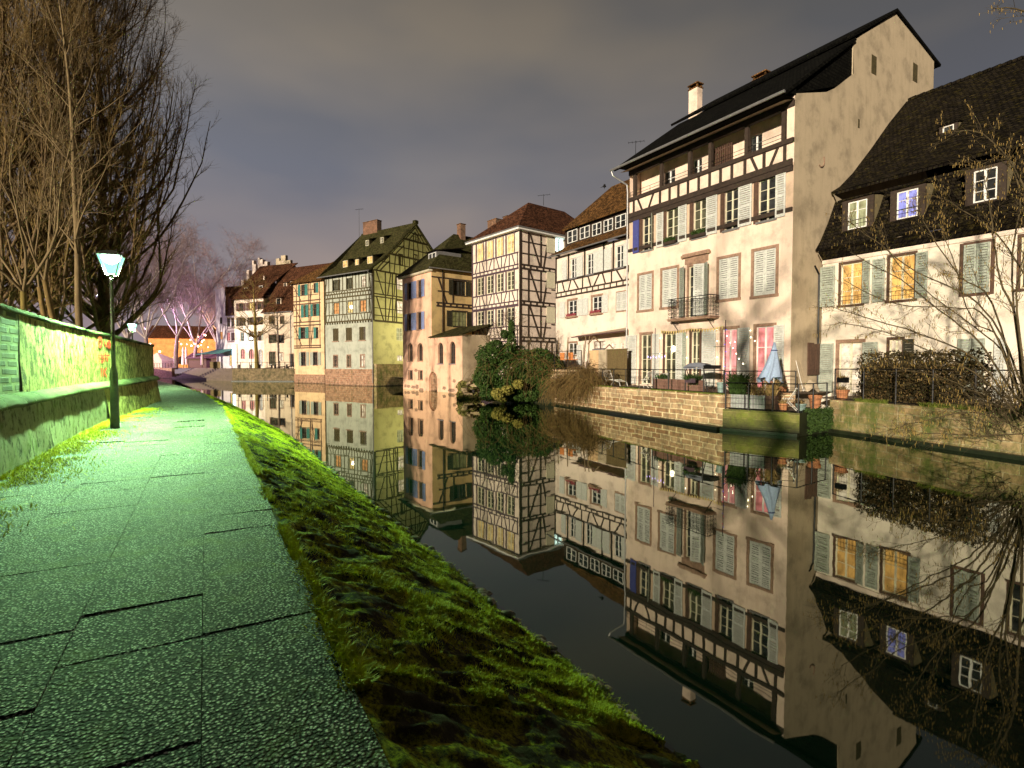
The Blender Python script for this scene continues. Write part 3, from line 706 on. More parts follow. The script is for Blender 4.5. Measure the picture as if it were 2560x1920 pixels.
# ================================================================== HOUSES
class House:
    def __init__(s, name, label, cat, fa, **kw):
        s.fa = fa; s.root = thing(name, label, cat, tuple(fa.A), fa.ang, **kw); s.op = {}
    def openings(s, fa): return s.op.setdefault(id(fa), [])
def rect(fa, cr, x0, x1, y0, y1, dep=0.0):
    xm, ym = (x0 + x1) / 2, (y0 + y1) / 2
    u0 = fa.p(cr(x0, ym), dep)[0]; u1 = fa.p(cr(x1, ym), dep)[0]
    z1 = fa.p(cr(xm, y0), dep)[1]; z0 = fa.p(cr(xm, y1), dep)[1]
    return u0, u1, z0, z1
def shutter(h, fa, u0, u1, z0, z1, mat, dep=-0.05, louvre=True, ang=0.0, th=0.045, name='shutter', label=None):
    """leaf with stiles, rails and louvre slats; ang>0 opens it away from the wall about its left edge, <0 about its right"""
    c, s_ = math.cos(ang), math.sin(abs(ang)); w = u1 - u0; mb = MB()
    if ang > 0: fr = lambda u, d, z: fa.w(u0 + (u - u0) * c, dep + d - (u - u0) * s_, z)
    elif ang < 0: fr = lambda u, d, z: fa.w(u1 - (u1 - u) * c, dep + d - (u1 - u) * s_, z)
    else: fr = lambda u, d, z: fa.w(u, dep + d, z)
    f = min(0.08, w * 0.16)
    mb.box(fr, u0, u0 + f, -th, 0, z0, z1); mb.box(fr, u1 - f, u1, -th, 0, z0, z1)
    zm = z0 + (z1 - z0) * 0.45; e = 0.002
    for a, b in ((z0, z0 + f * 1.2), (zm, zm + f), (z1 - f, z1)): mb.box(fr, u0 + f, u1 - f, -th + e, -e, a, b)
    if louvre:
        for a, b in ((z0 + f * 1.2, zm), (zm + f, z1 - f)):
            n = max(3, int((b - a) / 0.105)); st = (b - a) / n
            for k in range(n):
                z = a + k * st
                mb.add([fr(u0 + f, -th + 0.004, z + 0.004), fr(u1 - f, -th + 0.004, z + 0.004), fr(u1 - f, -0.006, z + st * 0.86), fr(u0 + f, -0.006, z + st * 0.86),
                        fr(u0 + f, -th + 0.014, z + 0.004), fr(u1 - f, -th + 0.014, z + 0.004), fr(u1 - f, 0, z + st * 0.86), fr(u0 + f, 0, z + st * 0.86)],
                       [(0, 1, 2, 3), (7, 6, 5, 4), (0, 4, 5, 1), (3, 2, 6, 7)])
    else: mb.box(fr, u0 + f, u1 - f, -th + 0.012, -0.012, z0, z1)
    return mb.build(name, mat, h.root, **({'label': label} if label else {}))
def window(h, fa, r, glass='glass', frame='frame', cols=2, rows=3, sur=None, surw=0.13, sill=True, rec=0.14, cut=True, arch=False, rail=False, name='window', fw=0.05, lintel=True):
    """window with casement frame (part), glass, surround, sill (sub-parts)"""
    u0, u1, z0, z1 = r; w, hh = u1 - u0, z1 - z0
    if cut: h.openings(fa).append((u0, u1, z0, z1, arch))
    fr = fa.w; mb = MB(); d0, d1 = rec - 0.05, rec; f = min(fw, w * 0.1)
    zt = z1
    if arch:   # arched head: frame follows with an arch of bars
        zt = z1 - w / 2
    mb.box(fr, u0, u0 + f, d0, d1, z0, zt); mb.box(fr, u1 - f, u1, d0, d1, z0, zt)
    mb.box(fr, u0 + f, u1 - f, d0, d1, z0, z0 + f)
    if not arch: mb.box(fr, u0 + f, u1 - f, d0, d1, z1 - f, z1)
    else:
        pr = None
        for k in range(9):
            a = math.pi * k / 8; q = ((u0 + u1) / 2 - math.cos(a) * (w / 2 - f / 2), zt + math.sin(a) * (w / 2 - f / 2))
            if pr: mb.beam(fr, pr, q, f, d0 + 0.001 * k, d1)
            pr = q
    for k in range(1, cols):
        uc = u0 + w * k / cols; g = f * (0.85 if k * 2 == cols else 0.3)
        mb.box(fr, uc - g, uc + g, d0 - 0.004, d1 - 0.004, z0 + f, (z1 if arch else z1 - f))
    for k in range(1, rows):
        zc = z0 + hh * k / rows; mb.box(fr, u0 + f, u1 - f, d0 + 0.012, d1 - 0.002, zc - 0.014, zc + 0.014)
    wo = mb.build(name, M[frame], h.root)
    mb = MB(); mb.quad(fr(u0, rec + 0.004, z0), fr(u1, rec + 0.004, z0), fr(u1, rec + 0.004, z1), fr(u0, rec + 0.004, z1)); mb.build('glass', M[glass], wo)
    if sur:
        mb = MB(); s_ = surw; p = -0.035
        mb.box(fr, u0 - s_, u0, p, 0.03, z0, zt); mb.box(fr, u1, u1 + s_, p, 0.03, z0, zt)
        if not arch:
            if lintel: mb.box(fr, u0 - s_, u1 + s_, p - 0.003, 0.03, z1, z1 + s_ * 1.15)
        else:
            pr = None
            for k in range(11):
                a = math.pi * k / 10; q = ((u0 + u1) / 2 - math.cos(a) * (w / 2 + s_ / 2), zt + math.sin(a) * (w / 2 + s_ / 2))
                if pr: mb.beam(fr, pr, q, s_, p + 0.0012 * k, 0.03)
                pr = q
        mb.build('surround', M[sur], wo)
    if sill:
        mb = MB(); s_ = surw if sur else 0.05; mb.box(fr, u0 - s_ - 0.03, u1 + s_ + 0.03, -0.10, 0.03, z0 - 0.10, z0 - 0.002)
        mb.build('sill', M[sur] if sur else M['zinc'], wo)
    if rail:
        mb = MB()
        for zz in (z0 + 0.22, z0 + 0.42): mb.tube(fr(u0 - 0.02, -0.05, zz), fr(u1 + 0.02, -0.05, zz), 0.012, n=4)
        for k in range(1, 7): uu = u0 + w * k / 7; mb.tube(fr(uu, -0.05, z0 + 0.02), fr(uu, -0.05, z0 + 0.42), 0.007, n=4)
        mb.build('window_rail', M['iron'], wo)
    return wo
def wall_grid(mb, fa, u0, u1, z0, z1, ops, rec=0.3, top=None):
    """wall skin with real openings and reveals. Arched openings get corner fillers."""
    ops = [o for o in ops if o[1] > u0 and o[0] < u1 and o[3] > z0 and o[2] < z1]
    us = sorted({u0, u1, *[min(max(o[0], u0), u1) for o in ops], *[min(max(o[1], u0), u1) for o in ops]})
    zs = sorted({z0, z1, *[min(max(o[2], z0), z1) for o in ops], *[min(max(o[3], z0), z1) for o in ops]})
    fr = fa.w
    for i in range(len(us) - 1):
        for j in range(len(zs) - 1):
            uc, zc = (us[i] + us[i + 1]) / 2, (zs[j] + zs[j + 1]) / 2
            if any(o[0] < uc < o[1] and o[2] < zc < o[3] for o in ops): continue
            mb.quad(fr(us[i], 0, zs[j]), fr(us[i + 1], 0, zs[j]), fr(us[i + 1], 0, zs[j + 1]), fr(us[i], 0, zs[j + 1]))
    for o in ops:
        a, b, c, d = o[:4]
        mb.quad(fr(a, 0, c), fr(a, 0, d), fr(a, rec, d), fr(a, rec, c)); mb.quad(fr(b, 0, c), fr(b, rec, c), fr(b, rec, d), fr(b, 0, d))
        mb.quad(fr(a, 0, c), fr(a, rec, c), fr(b, rec, c), fr(b, 0, c)); mb.quad(fr(a, 0, d), fr(b, 0, d), fr(b, rec, d), fr(a, rec, d))
        if len(o) > 4 and o[4]:
            r_ = (b - a) / 2; m_ = (a + b) / 2; zt = d - r_
            for sgn in (-1, 1):
                pts = [(m_ + sgn * r_, d)] + [(m_ + sgn * r_ * math.cos(t), zt + r_ * math.sin(t)) for t in [math.pi / 2 * k / 6 for k in range(7)]]
                if sgn > 0: pts = pts
                mb.prism(fr, pts, 0.001, rec)
def poly_wall(mb, fa, pts, d=0.0): mb.add([fa.w(u, d, z) for u, z in pts], [tuple(range(len(pts)))])
def timber(mb, fa, segs, w=0.16, cr=None, d0=-0.035, d1=0.02):
    for k, sg in enumerate(segs):
        a, b = sg[0], sg[1]; ww = sg[2] if len(sg) > 2 else w
        if cr: a, b = fa.p(cr(*a)), fa.p(cr(*b))
        mb.beam(fa.w, a, b, ww, d0 - 0.0009 * (k % 23), d1)
def hstrip(fa, cr, x, y): return fa.p(cr(x, y))[1]
def gutter(h, pts, r=0.07, name='gutter'):
    mb = MB(); mb.path([Vector(p) for p in pts], r, 6); return mb.build(name, M['zinc'], h.root)
def chimney(h, P, w, d, hgt, ang, mat, label=None, cap=True, roof=None):
    P = Vector(P); c, s_ = math.cos(ang), math.sin(ang)
    fr = lambda u, dd, z: Vector((P.x + u * c - dd * s_, P.y + u * s_ + dd * c, P.z + z)); mb = MB()
    mb.box(fr, -w / 2, w / 2, -d / 2, d / 2, -1.2, hgt)
    o = mb.build('chimney', mat, roof or h.root)
    mb = MB()
    mb.box(fr, -w / 2 - 0.06, w / 2 + 0.06, -d / 2 - 0.06, d / 2 + 0.06, hgt + 0.002, hgt + 0.08)
    if cap:
        for u in (-w / 2 + 0.06, w / 2 - 0.06):
            for dd in (-d / 2 + 0.06, d / 2 - 0.06): mb.box(fr, u - 0.05, u + 0.05, dd - 0.05, dd + 0.05, hgt + 0.08, hgt + 0.32)
        mb.box(fr, -w / 2 - 0.08, w / 2 + 0.08, -d / 2 - 0.08, d / 2 + 0.08, hgt + 0.32, hgt + 0.40)
    if roof is None: mb.build('chimney_cap', M['roof_brown'], o)
    return o
def extend(fa, u, d): return fa.w(u, d, 0)

# ------------------------------------------------------------ H2: tall pink house with timber gallery
F2 = fac_through(1570.5, 1975, 1700, 1030.6, 463)
def house_main():
    h = House('town_house', 'tall pale pink house with a timber gallery under a black roof and blank ochre gable', 'house', F2)
    fa = F2; L = fa.L; FL = fa.w
    T0 = 1.5
    # level lines (crop A px on the front)
    pt = lambda x, y, dep=0.0: fa.p(cA(x, y), dep)
    z_sill = (pt(165, 1287)[1] + pt(1010, 1120)[1]) / 2
    z_beam = (pt(170, 1112)[1] + pt(1008, 862)[1]) / 2       # underside band of parapet
    z_par = (pt(170, 1045)[1] + pt(1010, 712)[1]) / 2        # parapet rail
    z_gal = (pt(170, 912)[1] + pt(968, 575)[1]) / 2          # head of gallery
    zw2 = (pt(250, 1308)[1] + pt(868, 1145)[1]) / 2, (pt(250, 1137)[1] + pt(870, 925)[1]) / 2
    # windows, second floor
    W2 = [(222, 277), (345, 410), (487, 556), (650, 723), (826, 917)]
    for i, (a, b) in enumerate(W2):
        ym = 1222 - (a - 222) * 0.31
        u0, u1 = fa.p(cA(a, ym))[0], fa.p(cA(b, ym))[0]
        window(h, fa, (u0, u1, zw2[0], zw2[1]), 'glass_g' if i in (1, 2) else 'glass', 'frame', 2, 4, sur=None, rail=(i in (0, 3, 4)), sill=True)
        mb = MB(); mb.box(fa.w, u0 - 0.24, u0 - 0.003, -0.05, 0.02, zw2[0] - 0.05, zw2[1] + 0.15); mb.build('window_post', M['timber_b'], h.root)
        sw = (u1 - u0) * 0.62
        if i == 0:
            shutter(h, fa, u0 - 0.24 - 0.55, u0 - 0.26, zw2[0] - 0.02, zw2[1], M['shut_blue'], louvre=False, label='deep blue panelled shutter')
            shutter(h, fa, u1 + 0.02, u1 + 0.50, zw2[0] - 0.02, zw2[1], M['shut_g'], ang=R(55))
        e = {0: 0.55, 1: 0.62, 2: 0.72, 3: 0.78, 4: 0.52}[i]
        b0 = u1 + (0.34 if i == 0 else 0.03)
        shutter(h, fa, b0, b0 + e, zw2[0] - 0.02, zw2[1] + 0.02, M['shut_w'])
    # window boxes
    for i, wd in ((1, 0.9), (2, 1.0)):
        a, b = W2[i]; u0 = fa.p(cA(a, 1100))[0]; 
        mb = MB(); mb.box(fa.w, u0 + 0.05, u0 + wd, -0.28, -0.11, zw2[0] - 0.02, zw2[0] + 0.14); mb.build('window_box', M['timber'], h.root)
        P = np.array([fa.w(u0 + 0.05 + random.random() * (wd - 0.1), -0.11 - 0.17 * random.random(), zw2[0] + 0.1 + 0.2 * random.random()) for _ in range(160)])
        blades('window_box_plant', P, 0.1 + 0.12 * rs.rand(len(P)), M['leaf_dark'], 0.9, 0.025, parent=h.root)
    # first floor: closed louvred shutters in sandstone surrounds
    for i, (a, b, y0, y1) in enumerate([(203, 271, 388, 572), (324, 402, 360, 556), (620, 722, 301, 514), (802, 917, 259, 495)]):
        r = rect(fa, cB, a, b, y0, y1); u0, u1, z0, z1 = r
        h.openings(fa).append((*r, False)); um = (u0 + u1) / 2
        shutter(h, fa, u0 + 0.01, um - 0.006, z0 + 0.01, z1 - 0.01, M['shut_w'], dep=0.06); shutter(h, fa, um + 0.006, u1 - 0.01, z0 + 0.01, z1 - 0.01, M['shut_w'], dep=0.06)
        mb = MB(); s_ = 0.15
        mb.box(fa.w, u0 - s_, u0, -0.03, 0.03, z0, z1); mb.box(fa.w, u1, u1 + s_, -0.03, 0.03, z0, z1)
        mb.box(fa.w, u0 - s_, u1 + s_, -0.034, 0.03, z1, z1 + s_); mb.box(fa.w, u0 - s_ - 0.03, u1 + s_ + 0.03, -0.07, 0.03, z0 - s_, z0 - 0.002)
        mb.build('window_surround', M['sandstone'], h.root)
        mb = MB(); mb.quad(fa.w(u0, 0.2, z0), fa.w(u1, 0.2, z0), fa.w(u1, 0.2, z1), fa.w(u0, 0.2, z1)); mb.build('window_glass', M['glass'], h.root)
    # balcony door with cornice, open shutters, wrought-iron balcony
    r = rect(fa, cB, 462, 545, 340, 610); u0, u1, z0, z1 = r
    window(h, fa, r, 'glass', 'frame', 2, 5, sur='sandstone', surw=0.12, sill=False, name='balcony_door')
    shutter(h, fa, u0 - 0.62, u0 - 0.03, z0 + 0.05, z1, M['shut_g'], ang=R(25)); shutter(h, fa, u1 - 0.55, u1 + 0.02, z0 + 0.05, z1, M['shut_w'], ang=-R(30), dep=-0.06)
    shutter(h, fa, u1 + 0.03, u1 + 0.6, z0 + 0.05, z1, M['shut_g'], ang=R(35))
    mb = MB(); mb.box(fa.w, u0 - 0.25, u1 + 0.25, -0.06, 0.02, z1 + 0.14, z1 + 0.52); mb.box(fa.w, u0 - 0.42, u1 + 0.42, -0.22, 0.02, z1 + 0.52, z1 + 0.66); mb.box(fa.w, u0 - 0.36, u1 + 0.36, -0.16, 0.02, z1 + 0.66, z1 + 0.74)
    mb.build('door_cornice', M['sandstone'], h.root)
    bd = 0.75; zb = z0 - 0.06
    ub0, ub1 = fa.p(cB(352, 630), -bd)[0], fa.p(cB(575, 605), -bd)[0]
    mb = MB(); mb.box(fa.w, ub0, ub1, -bd, -0.001, zb - 0.14, zb); mb.box(fa.w, ub0 - 0.04, ub1 + 0.04, -bd - 0.04, -0.001, zb - 0.06, zb - 0.02); bal = mb.build('balcony', M['sandstone'], h.root)
    mb = MB(); zr = zb + 1.15
    def scroll(c, rr, turns, ph, fr_, n=14):
        pts = []
        for k in range(n + 1):
            a = ph + turns * 2 * math.pi * k / n; q = rr * (1 - 0.8 * k / n); pts.append(fr_(c[0] + q * math.cos(a), c[1] + q * math.sin(a)))
        mb.path(pts, 0.009, 4)
    front = lambda u, z: fa.w(u, -bd + 0.03, z)
    lft = lambda dd, z: fa.w(ub0 + 0.02, -dd, z); rgt = lambda dd, z: fa.w(ub1 - 0.02, -dd, z)
    for g, a, b in ((front, ub0 + 0.02, ub1 - 0.02), (lft, 0.0, bd - 0.03), (rgt, 0.0, bd - 0.03)):
        for z, r_ in ((zr, 0.022), (zr - 0.14, 0.012), (zb + 0.08, 0.014)): mb.path([g(a, z), g(b, z)], r_, 4)
        n = max(3, int((b - a) / 0.24)); st = (b - a) / n
        for k in range(n + 1): mb.path([g(a + k * st, zb), g(a + k * st, zr)], 0.012, 4)
        for k in range(n):
            c = a + (k + 0.5) * st; q = st * 0.42
            scroll((c, zb + 0.27), q, 1.4, 0, g); scroll((c, zb + 0.50), q, -1.4, math.pi, g); scroll((c, zb + 0.74), q, 1.4, math.pi / 2, g); scroll((c, zb + 0.93), q * 0.7, -1.4, 0, g)
    mb.build('balcony_railing', M['iron'], bal)
    for uu in (ub0 + 0.25, ub1 - 0.25):
        mb = MB(); mb.path([fa.w(uu, -bd + 0.05, zb - 0.14), fa.w(uu, -0.02, zb - 0.75)], 0.02, 4)
        g = lambda dd, z, uu=uu: fa.w(uu, -dd, z)
        for c, q in (((0.2, zb - 0.28), 0.12), ((0.48, zb - 0.25), 0.09)):
            pts = [g(c[0] + q * (1 - .07 * k) * math.cos(k * .6), c[1] + q * (1 - .07 * k) * math.sin(k * .6)) for k in range(12)]; mb.path(pts, 0.012, 4)
        mb.build('balcony_bracket', M['iron'], bal)
    # ground floor french windows
    GF = [(543, 655, 250, 640, 'glass_g', 'frame', 4), (805, 930, 240, 640, 'glass_g', 'frame', 4), (1100, 1190, 215, 640, 'glass_g', 'frame', 4), (1440, 1602, 190, 700, 'lit_pw', 'frame_w', 3), (1812, 2008, 160, 700, 'lit_p', 'frame_w', 3)]
    gz = []
    for i, (a, b, y0, y1, g, f, rows) in enumerate(GF):
        u0, u1, z0, z1 = rect(fa, cE, a, b, y0, y1); z0 = T0 + 0.12
        window(h, fa, (u0, u1, z0, z1), g, f, 2, rows, sur='sandstone' if i in (0, 3, 4) else 'timber_b', surw=0.14, sill=False, name='french_window'); gz.append((u0, u1, z0, z1))
    def sh(a, b, i, mat='shut_w', ang=0.0):
        z0, z1 = gz[i][2], gz[i][3]; ua, ub = fa.p(cE(a, 400), -0.05)[0], fa.p(cE(b, 400), -0.05)[0]
        shutter(h, fa, ua, ub, z0, z1 + 0.02, M[mat], ang=ang)
    sh(376, 492, 0); sh(668, 745, 0); sh(930, 1000, 1); sh(1004, 1040, 1, 'shut_g'); sh(1218, 1368, 2); sh(1612, 1742, 3); sh(2012, 2125, 4)
    # lit bulb inside the second french window: hanging lamp
    P = fa.w((gz[1][0] + gz[1][1]) / 2 + 0.15, 0.10, gz[1][3] - 0.95)
    mb = MB(); mb.lathe(P, [(0.02, 0.2), (0.1, 0.15), (0.14, 0.02), (0.1, -0.12), (0.03, -0.15)], 10); mb.build('hanging_lamp', M['bulb'], h.root, smooth=True)
    # walls -------------------------------------------------
    mb = MB(); wall_grid(mb, fa, 0, L, -0.2, z_sill, h.openings(fa)); mb.build('wall', M['pink'], h.root)
    mb = MB(); wall_grid(mb, fa, 0, L, z_sill, z_beam, h.openings(fa)); mb.build('wall', M['cream_in'], h.root)
    # timber bands
    mb = MB()
    mb.box(fa.w, -0.02, L - 0.02, -0.09, 0.0, z_sill - 0.08, z_sill + 0.12)
    mb.box(fa.w, -0.02, L - 0.02, -0.10, 0.0, z_beam - 0.42, z_beam - 0.16); mb.box(fa.w, 0.0, L - 0.05, -0.12, 0.0, z_beam - 0.14, z_beam + 0.16)
    mb.box(fa.w, 0.0, L, -0.13, 0.0, z_par - 0.17, z_par + 0.05)
    xs = [178, 210, 268, 315, 365, 411, 461, 517, 574, 631, 690, 758, 858, 966]
    for k, x in enumerate(xs):
        u = fa.p(cA(x, 1060 - (x - 178) * 0.35))[0]
        if x in (210, 268): sg = 0.22 if x == 268 else -0.22; mb.beam(fa.w, (u - sg, z_beam + 0.1), (u + sg, z_par - 0.1), 0.13, -0.05, 0.0)
        else: mb.box(fa.w, u - 0.075, u + 0.075, -0.06, 0.0, z_beam + 0.16, z_par - 0.17)
    for x, sg in ((806, -0.2), (910, 0.22)):
        u = fa.p(cA(x, 830))[0]; mb.beam(fa.w, (u - sg, z_beam + 0.12), (u + sg, z_par - 0.1), 0.13, -0.052, 0.0)
    for x in (183, 322, 470, 578, 768, 962):
        u = fa.p(cA(x, 900 - (x - 190) * 0.38))[0]; mb.box(fa.w, u - 0.10, u + 0.10, -0.08, 0.12, z_par + 0.05, z_gal + 0.15)
    mb.box(fa.w, 0, L, -0.10, 0.14, z_gal, z_gal + 0.3)
    mb.build('timber_frame', M['timber'], h.root)
    mb = MB(); wall_grid(mb, fa, 0, L, z_beam, z_par, []); mb.build('parapet_wall', M['pink'], h.root)
    # gallery: floor, recessed back wall with windows, pale soffit
    dep = 0.95; bk = fa.off(dep); hz = z_par - 1.0
    zt = z_gal + 0.62
    mb = MB(); mb.quad(FL(0, 0, hz), FL(L, 0, hz), FL(L, dep, hz), FL(0, dep, hz)); mb.build('gallery_floor', M['soffit'], h.root)
    for (a, b, y0, y1) in ((335, 392, 888, 970), (484, 532, 828, 905), (783, 846, 702, 785)):
        r = rect(bk, cA, a, b, y0, y1); window(h, bk, (r[0], r[1], r[2] - 0.5, r[3]), 'glass', 'frame_w', 2, 3, sill=False)
    mb = MB(); wall_grid(mb, bk, 0, L, hz, zt, h.openings(bk)); mb.quad(FL(0.02, 0, hz), FL(0.02, dep, hz), FL(0.02, dep, zt), FL(0.02, 0, zt)); mb.quad(FL(L - 0.35, 0, hz), FL(L - 0.35, dep, hz), FL(L - 0.35, dep, zt), FL(L - 0.35, 0, zt)); mb.build('gallery_back_wall', M['pink'], h.root)
    mb = MB(); mb.quad(FL(0, -0.9, z_gal + 0.05), FL(L, -0.9, z_gal + 0.05), FL(L, dep, zt), FL(0, dep, zt))
    mb.build('gallery_soffit', M['soffit'], h.root)
    # pillar piece at the right end of the gallery
    ur = fa.p(cA(976, 700))[0]
    mb = MB(); mb.box(fa.w, ur, L - 0.002, -0.02, 0.3, z_par + 0.05, z_gal + 0.5); mb.build('gallery_pier', M['pink'], h.root)
    # slatted screen and cupboard in the gallery
    u0, u1 = bk.p(cA(597, 780), -0.3)[0], bk.p(cA(688, 780), -0.3)[0]; mb = MB()
    for k in range(9): u = u0 + (u1 - u0) * k / 8; mb.box(bk.w, u - 0.03, u + 0.03, -0.35, -0.3, hz, z_gal - 0.15)
    for zz in (hz + 0.9, z_gal - 0.4): mb.box(bk.w, u0, u1, -0.3, -0.26, zz, zz + 0.08)
    mb.build('slatted_screen', M['timber_b'], h.root)
    mb = MB()
    for zz in (z_par + 0.22, z_par + 0.42): mb.path([fa.w(0.05, -0.05, zz), fa.w(L - 0.4, -0.05, zz)], 0.014, 4)
    for k in range(7): u = 0.1 + (L - 0.6) * k / 6; mb.path([fa.w(u, -0.05, z_par), fa.w(u, -0.05, z_par + 0.42)], 0.012, 4)
    mb.build('gallery_rail', M['iron'], h.root)
    # side gable -------------------------------------------
    sd = Fac(fa.w(L, 0, 0), fa.w(L, 20, 0)); q = lambda x, y, dd=0.0: sd.p(cA(x, y), dd)
    e0 = q(1018, 487); e1 = q(1180, 480); e2 = q(1225, 460); e3 = q(1323, 383); u1 = q(1323, 212); pk = q(1540, 68); rr = q(1743, 318)
    tw = rr[0]
    mb = MB(); poly_wall(mb, sd, [(0, -0.2), (tw, -0.2), (tw, rr[1]), pk, u1, e3, e2, e1, (0, e0[1])]); 
    # front return of the raised upper gable
    r0 = sd.w(u1[0], 0, 0); mb.quad(sd.w(u1[0], 0, e3[1] - 0.3), sd.w(u1[0], 0.8, e3[1] - 0.3), sd.w(u1[0], 0.8, u1[1]), sd.w(u1[0], 0, u1[1]))
    mb.box(sd.w, -0.001, e3[0], 0.001, 0.3, e0[1] - 1.5, e0[1] - 0.003)
    mb.build('side_gable_wall', M['gable'], h.root)
    for (a, b, y0, y1) in ((1416, 1442, 290, 388), (1632, 1656, 332, 428), (1346, 1354, 622, 668)):
        ra = rect(sd, cA, a, b, y0, y1); mb = MB(); mb.box(sd.w, ra[0], ra[1], -0.012, 0.05, ra[2], ra[3]); mb.build('slit_opening', M['timber_o'], h.root)
    mb = MB()
    c = q(1150, 835); mb.path([sd.w(c[0] + 0.28 * math.cos(a), -0.05, c[1] + 0.35 * math.sin(a)) for a in np.linspace(-2.2, 0.6, 8)], 0.03, 4); mb.build('wall_anchor', M['sandstone'], h.root)
    # side/back closure
    zt2 = pk[1]
    mb = MB(); mb.quad(FL(0, 0, 0), FL(0, tw, 0), FL(0, tw, z_gal), FL(0, 0, z_gal)); mb.quad(FL(0, tw, 0), FL(L, tw, 0), FL(L, tw, rr[1]), FL(0, tw, rr[1])); mb.build('rear_wall', M['gable'], h.root)
    # roof: front slope from overhanging eave up to the ridge, rear slope down
    ze = (fa.p(cA(120, 873), -0.95)[1] + fa.p(cA(900, 487), -0.95)[1]) / 2
    tl = Vector; du = pk[0]
    ull = L - 17.2
    um = u1[0]; zm = u1[1] + 0.12
    W = lambda u, d, z: fa.w(u, d, z)
    UL = fa.p(cA(368, 672), um - 0.25)[0]
    mb = MB(); ov = 0.12
    mb.slab([W(-0.55, -0.95, ze), W(L + ov, -0.95, ze), W(L + ov, um, zm), W(-0.55, um, zm)], 0.16)
    mb.slab([W(UL, um - 0.25, zm + 0.12), W(L + ov, um - 0.25, zm + 0.12), W(L + ov, du, pk[1] + 0.22), W(UL, du, pk[1] + 0.22)], 0.16)
    mb.slab([W(UL, du, pk[1] + 0.22), W(L + ov, du, pk[1] + 0.22), W(L + ov, tw + 0.7, rr[1] - 0.05), W(UL, tw + 0.7, rr[1] - 0.05)], 0.16)
    mb.add([W(UL + 0.6, um + 0.3, z_gal + 0.3), W(UL + 0.6, um + 0.3, zm), W(UL + 0.6, du, pk[1]), W(UL + 0.6, tw, rr[1] - 0.1), W(UL + 0.6, tw, z_gal)], [(0, 1, 2, 3, 4)])
    rf = mb.build('roof', M['roof_black'], h.root)
    # black slated cheek between side wall head and the verge
    mb = MB(); mb.add([sd.w(-0.9, 0.06, ze - 0.15), sd.w(e3[0], 0.06, e3[1] - 0.5), sd.w(um + 0.05, 0.06, e3[1] - 0.5), sd.w(um + 0.05, 0.06, zm), sd.w(0, 0.06, ze + 0.5)], [(0, 1, 2, 3, 4)])
    mb.add([sd.w(-0.9, -0.05, ze - 0.1), sd.w(0.0, -0.05, e0[1] - 0.05), sd.w(0.0, -0.05, ze + 0.55), ], [(0, 1, 2)])
    mb.quad(W(-0.02, -0.9, z_gal + 0.3), W(L, -0.9, z_gal + 0.3), W(L, 0, z_gal + 0.35), W(-0.02, 0, z_gal + 0.35))
    mb.quad(W(-0.02, -0.9, z_gal + 0.3), W(L, -0.9, z_gal + 0.3), W(L, -0.92, ze - 0.1), W(-0.02, -0.92, ze - 0.1))
    mb.build('dark_cladding', M['roof_black'], h.root)
    gutter(h, [W(-0.75, -1.03, ze - 0.04), W(L + 0.1, -1.03, ze - 0.04)], 0.075)
    mb = MB(); mb.path([W(-0.7, -1.0, ze - 0.05), W(-0.62, -0.9, ze - 0.4), W(-0.12, -0.12, ze - 1.0), W(-0.08, -0.1, ze - 1.5), W(-0.08, -0.1, 1.7)], 0.055, 6); mb.build('downpipe', M['zinc'], h.root)
    # chimneys
    P0 = cA(497, 598); u, z = fa.p(P0, du + 0.4); zc = fa.p(cA(497, 470), du + 0.4)[1]
    chimney(h, fa.w(u, du + 0.4, z), 0.85, 0.6, zc - z, fa.ang, M['pink'], roof=None)
    u, z = fa.p(cA(845, 440), du + 0.6); zc = fa.p(cA(845, 418), du + 0.6)[1]
    chimney(h, fa.w(u, du + 0.6, z), 1.0, 0.7, zc - z, fa.ang, M['gable'])
    return h, dict(T0=T0, gz=gz, tw=tw)
M['leaf_dark'] = m_leaf('dark_evergreen_leaf', (0.012, 0.030, 0.006), (0.045, 0.085, 0.014), 5)
M['cream_in'] = m_plaster('warm_cream_storey_plaster', (0.60, 0.45, 0.33), (0.4, 0.3, 0.2), 0.25)
H2, I2 = house_main()

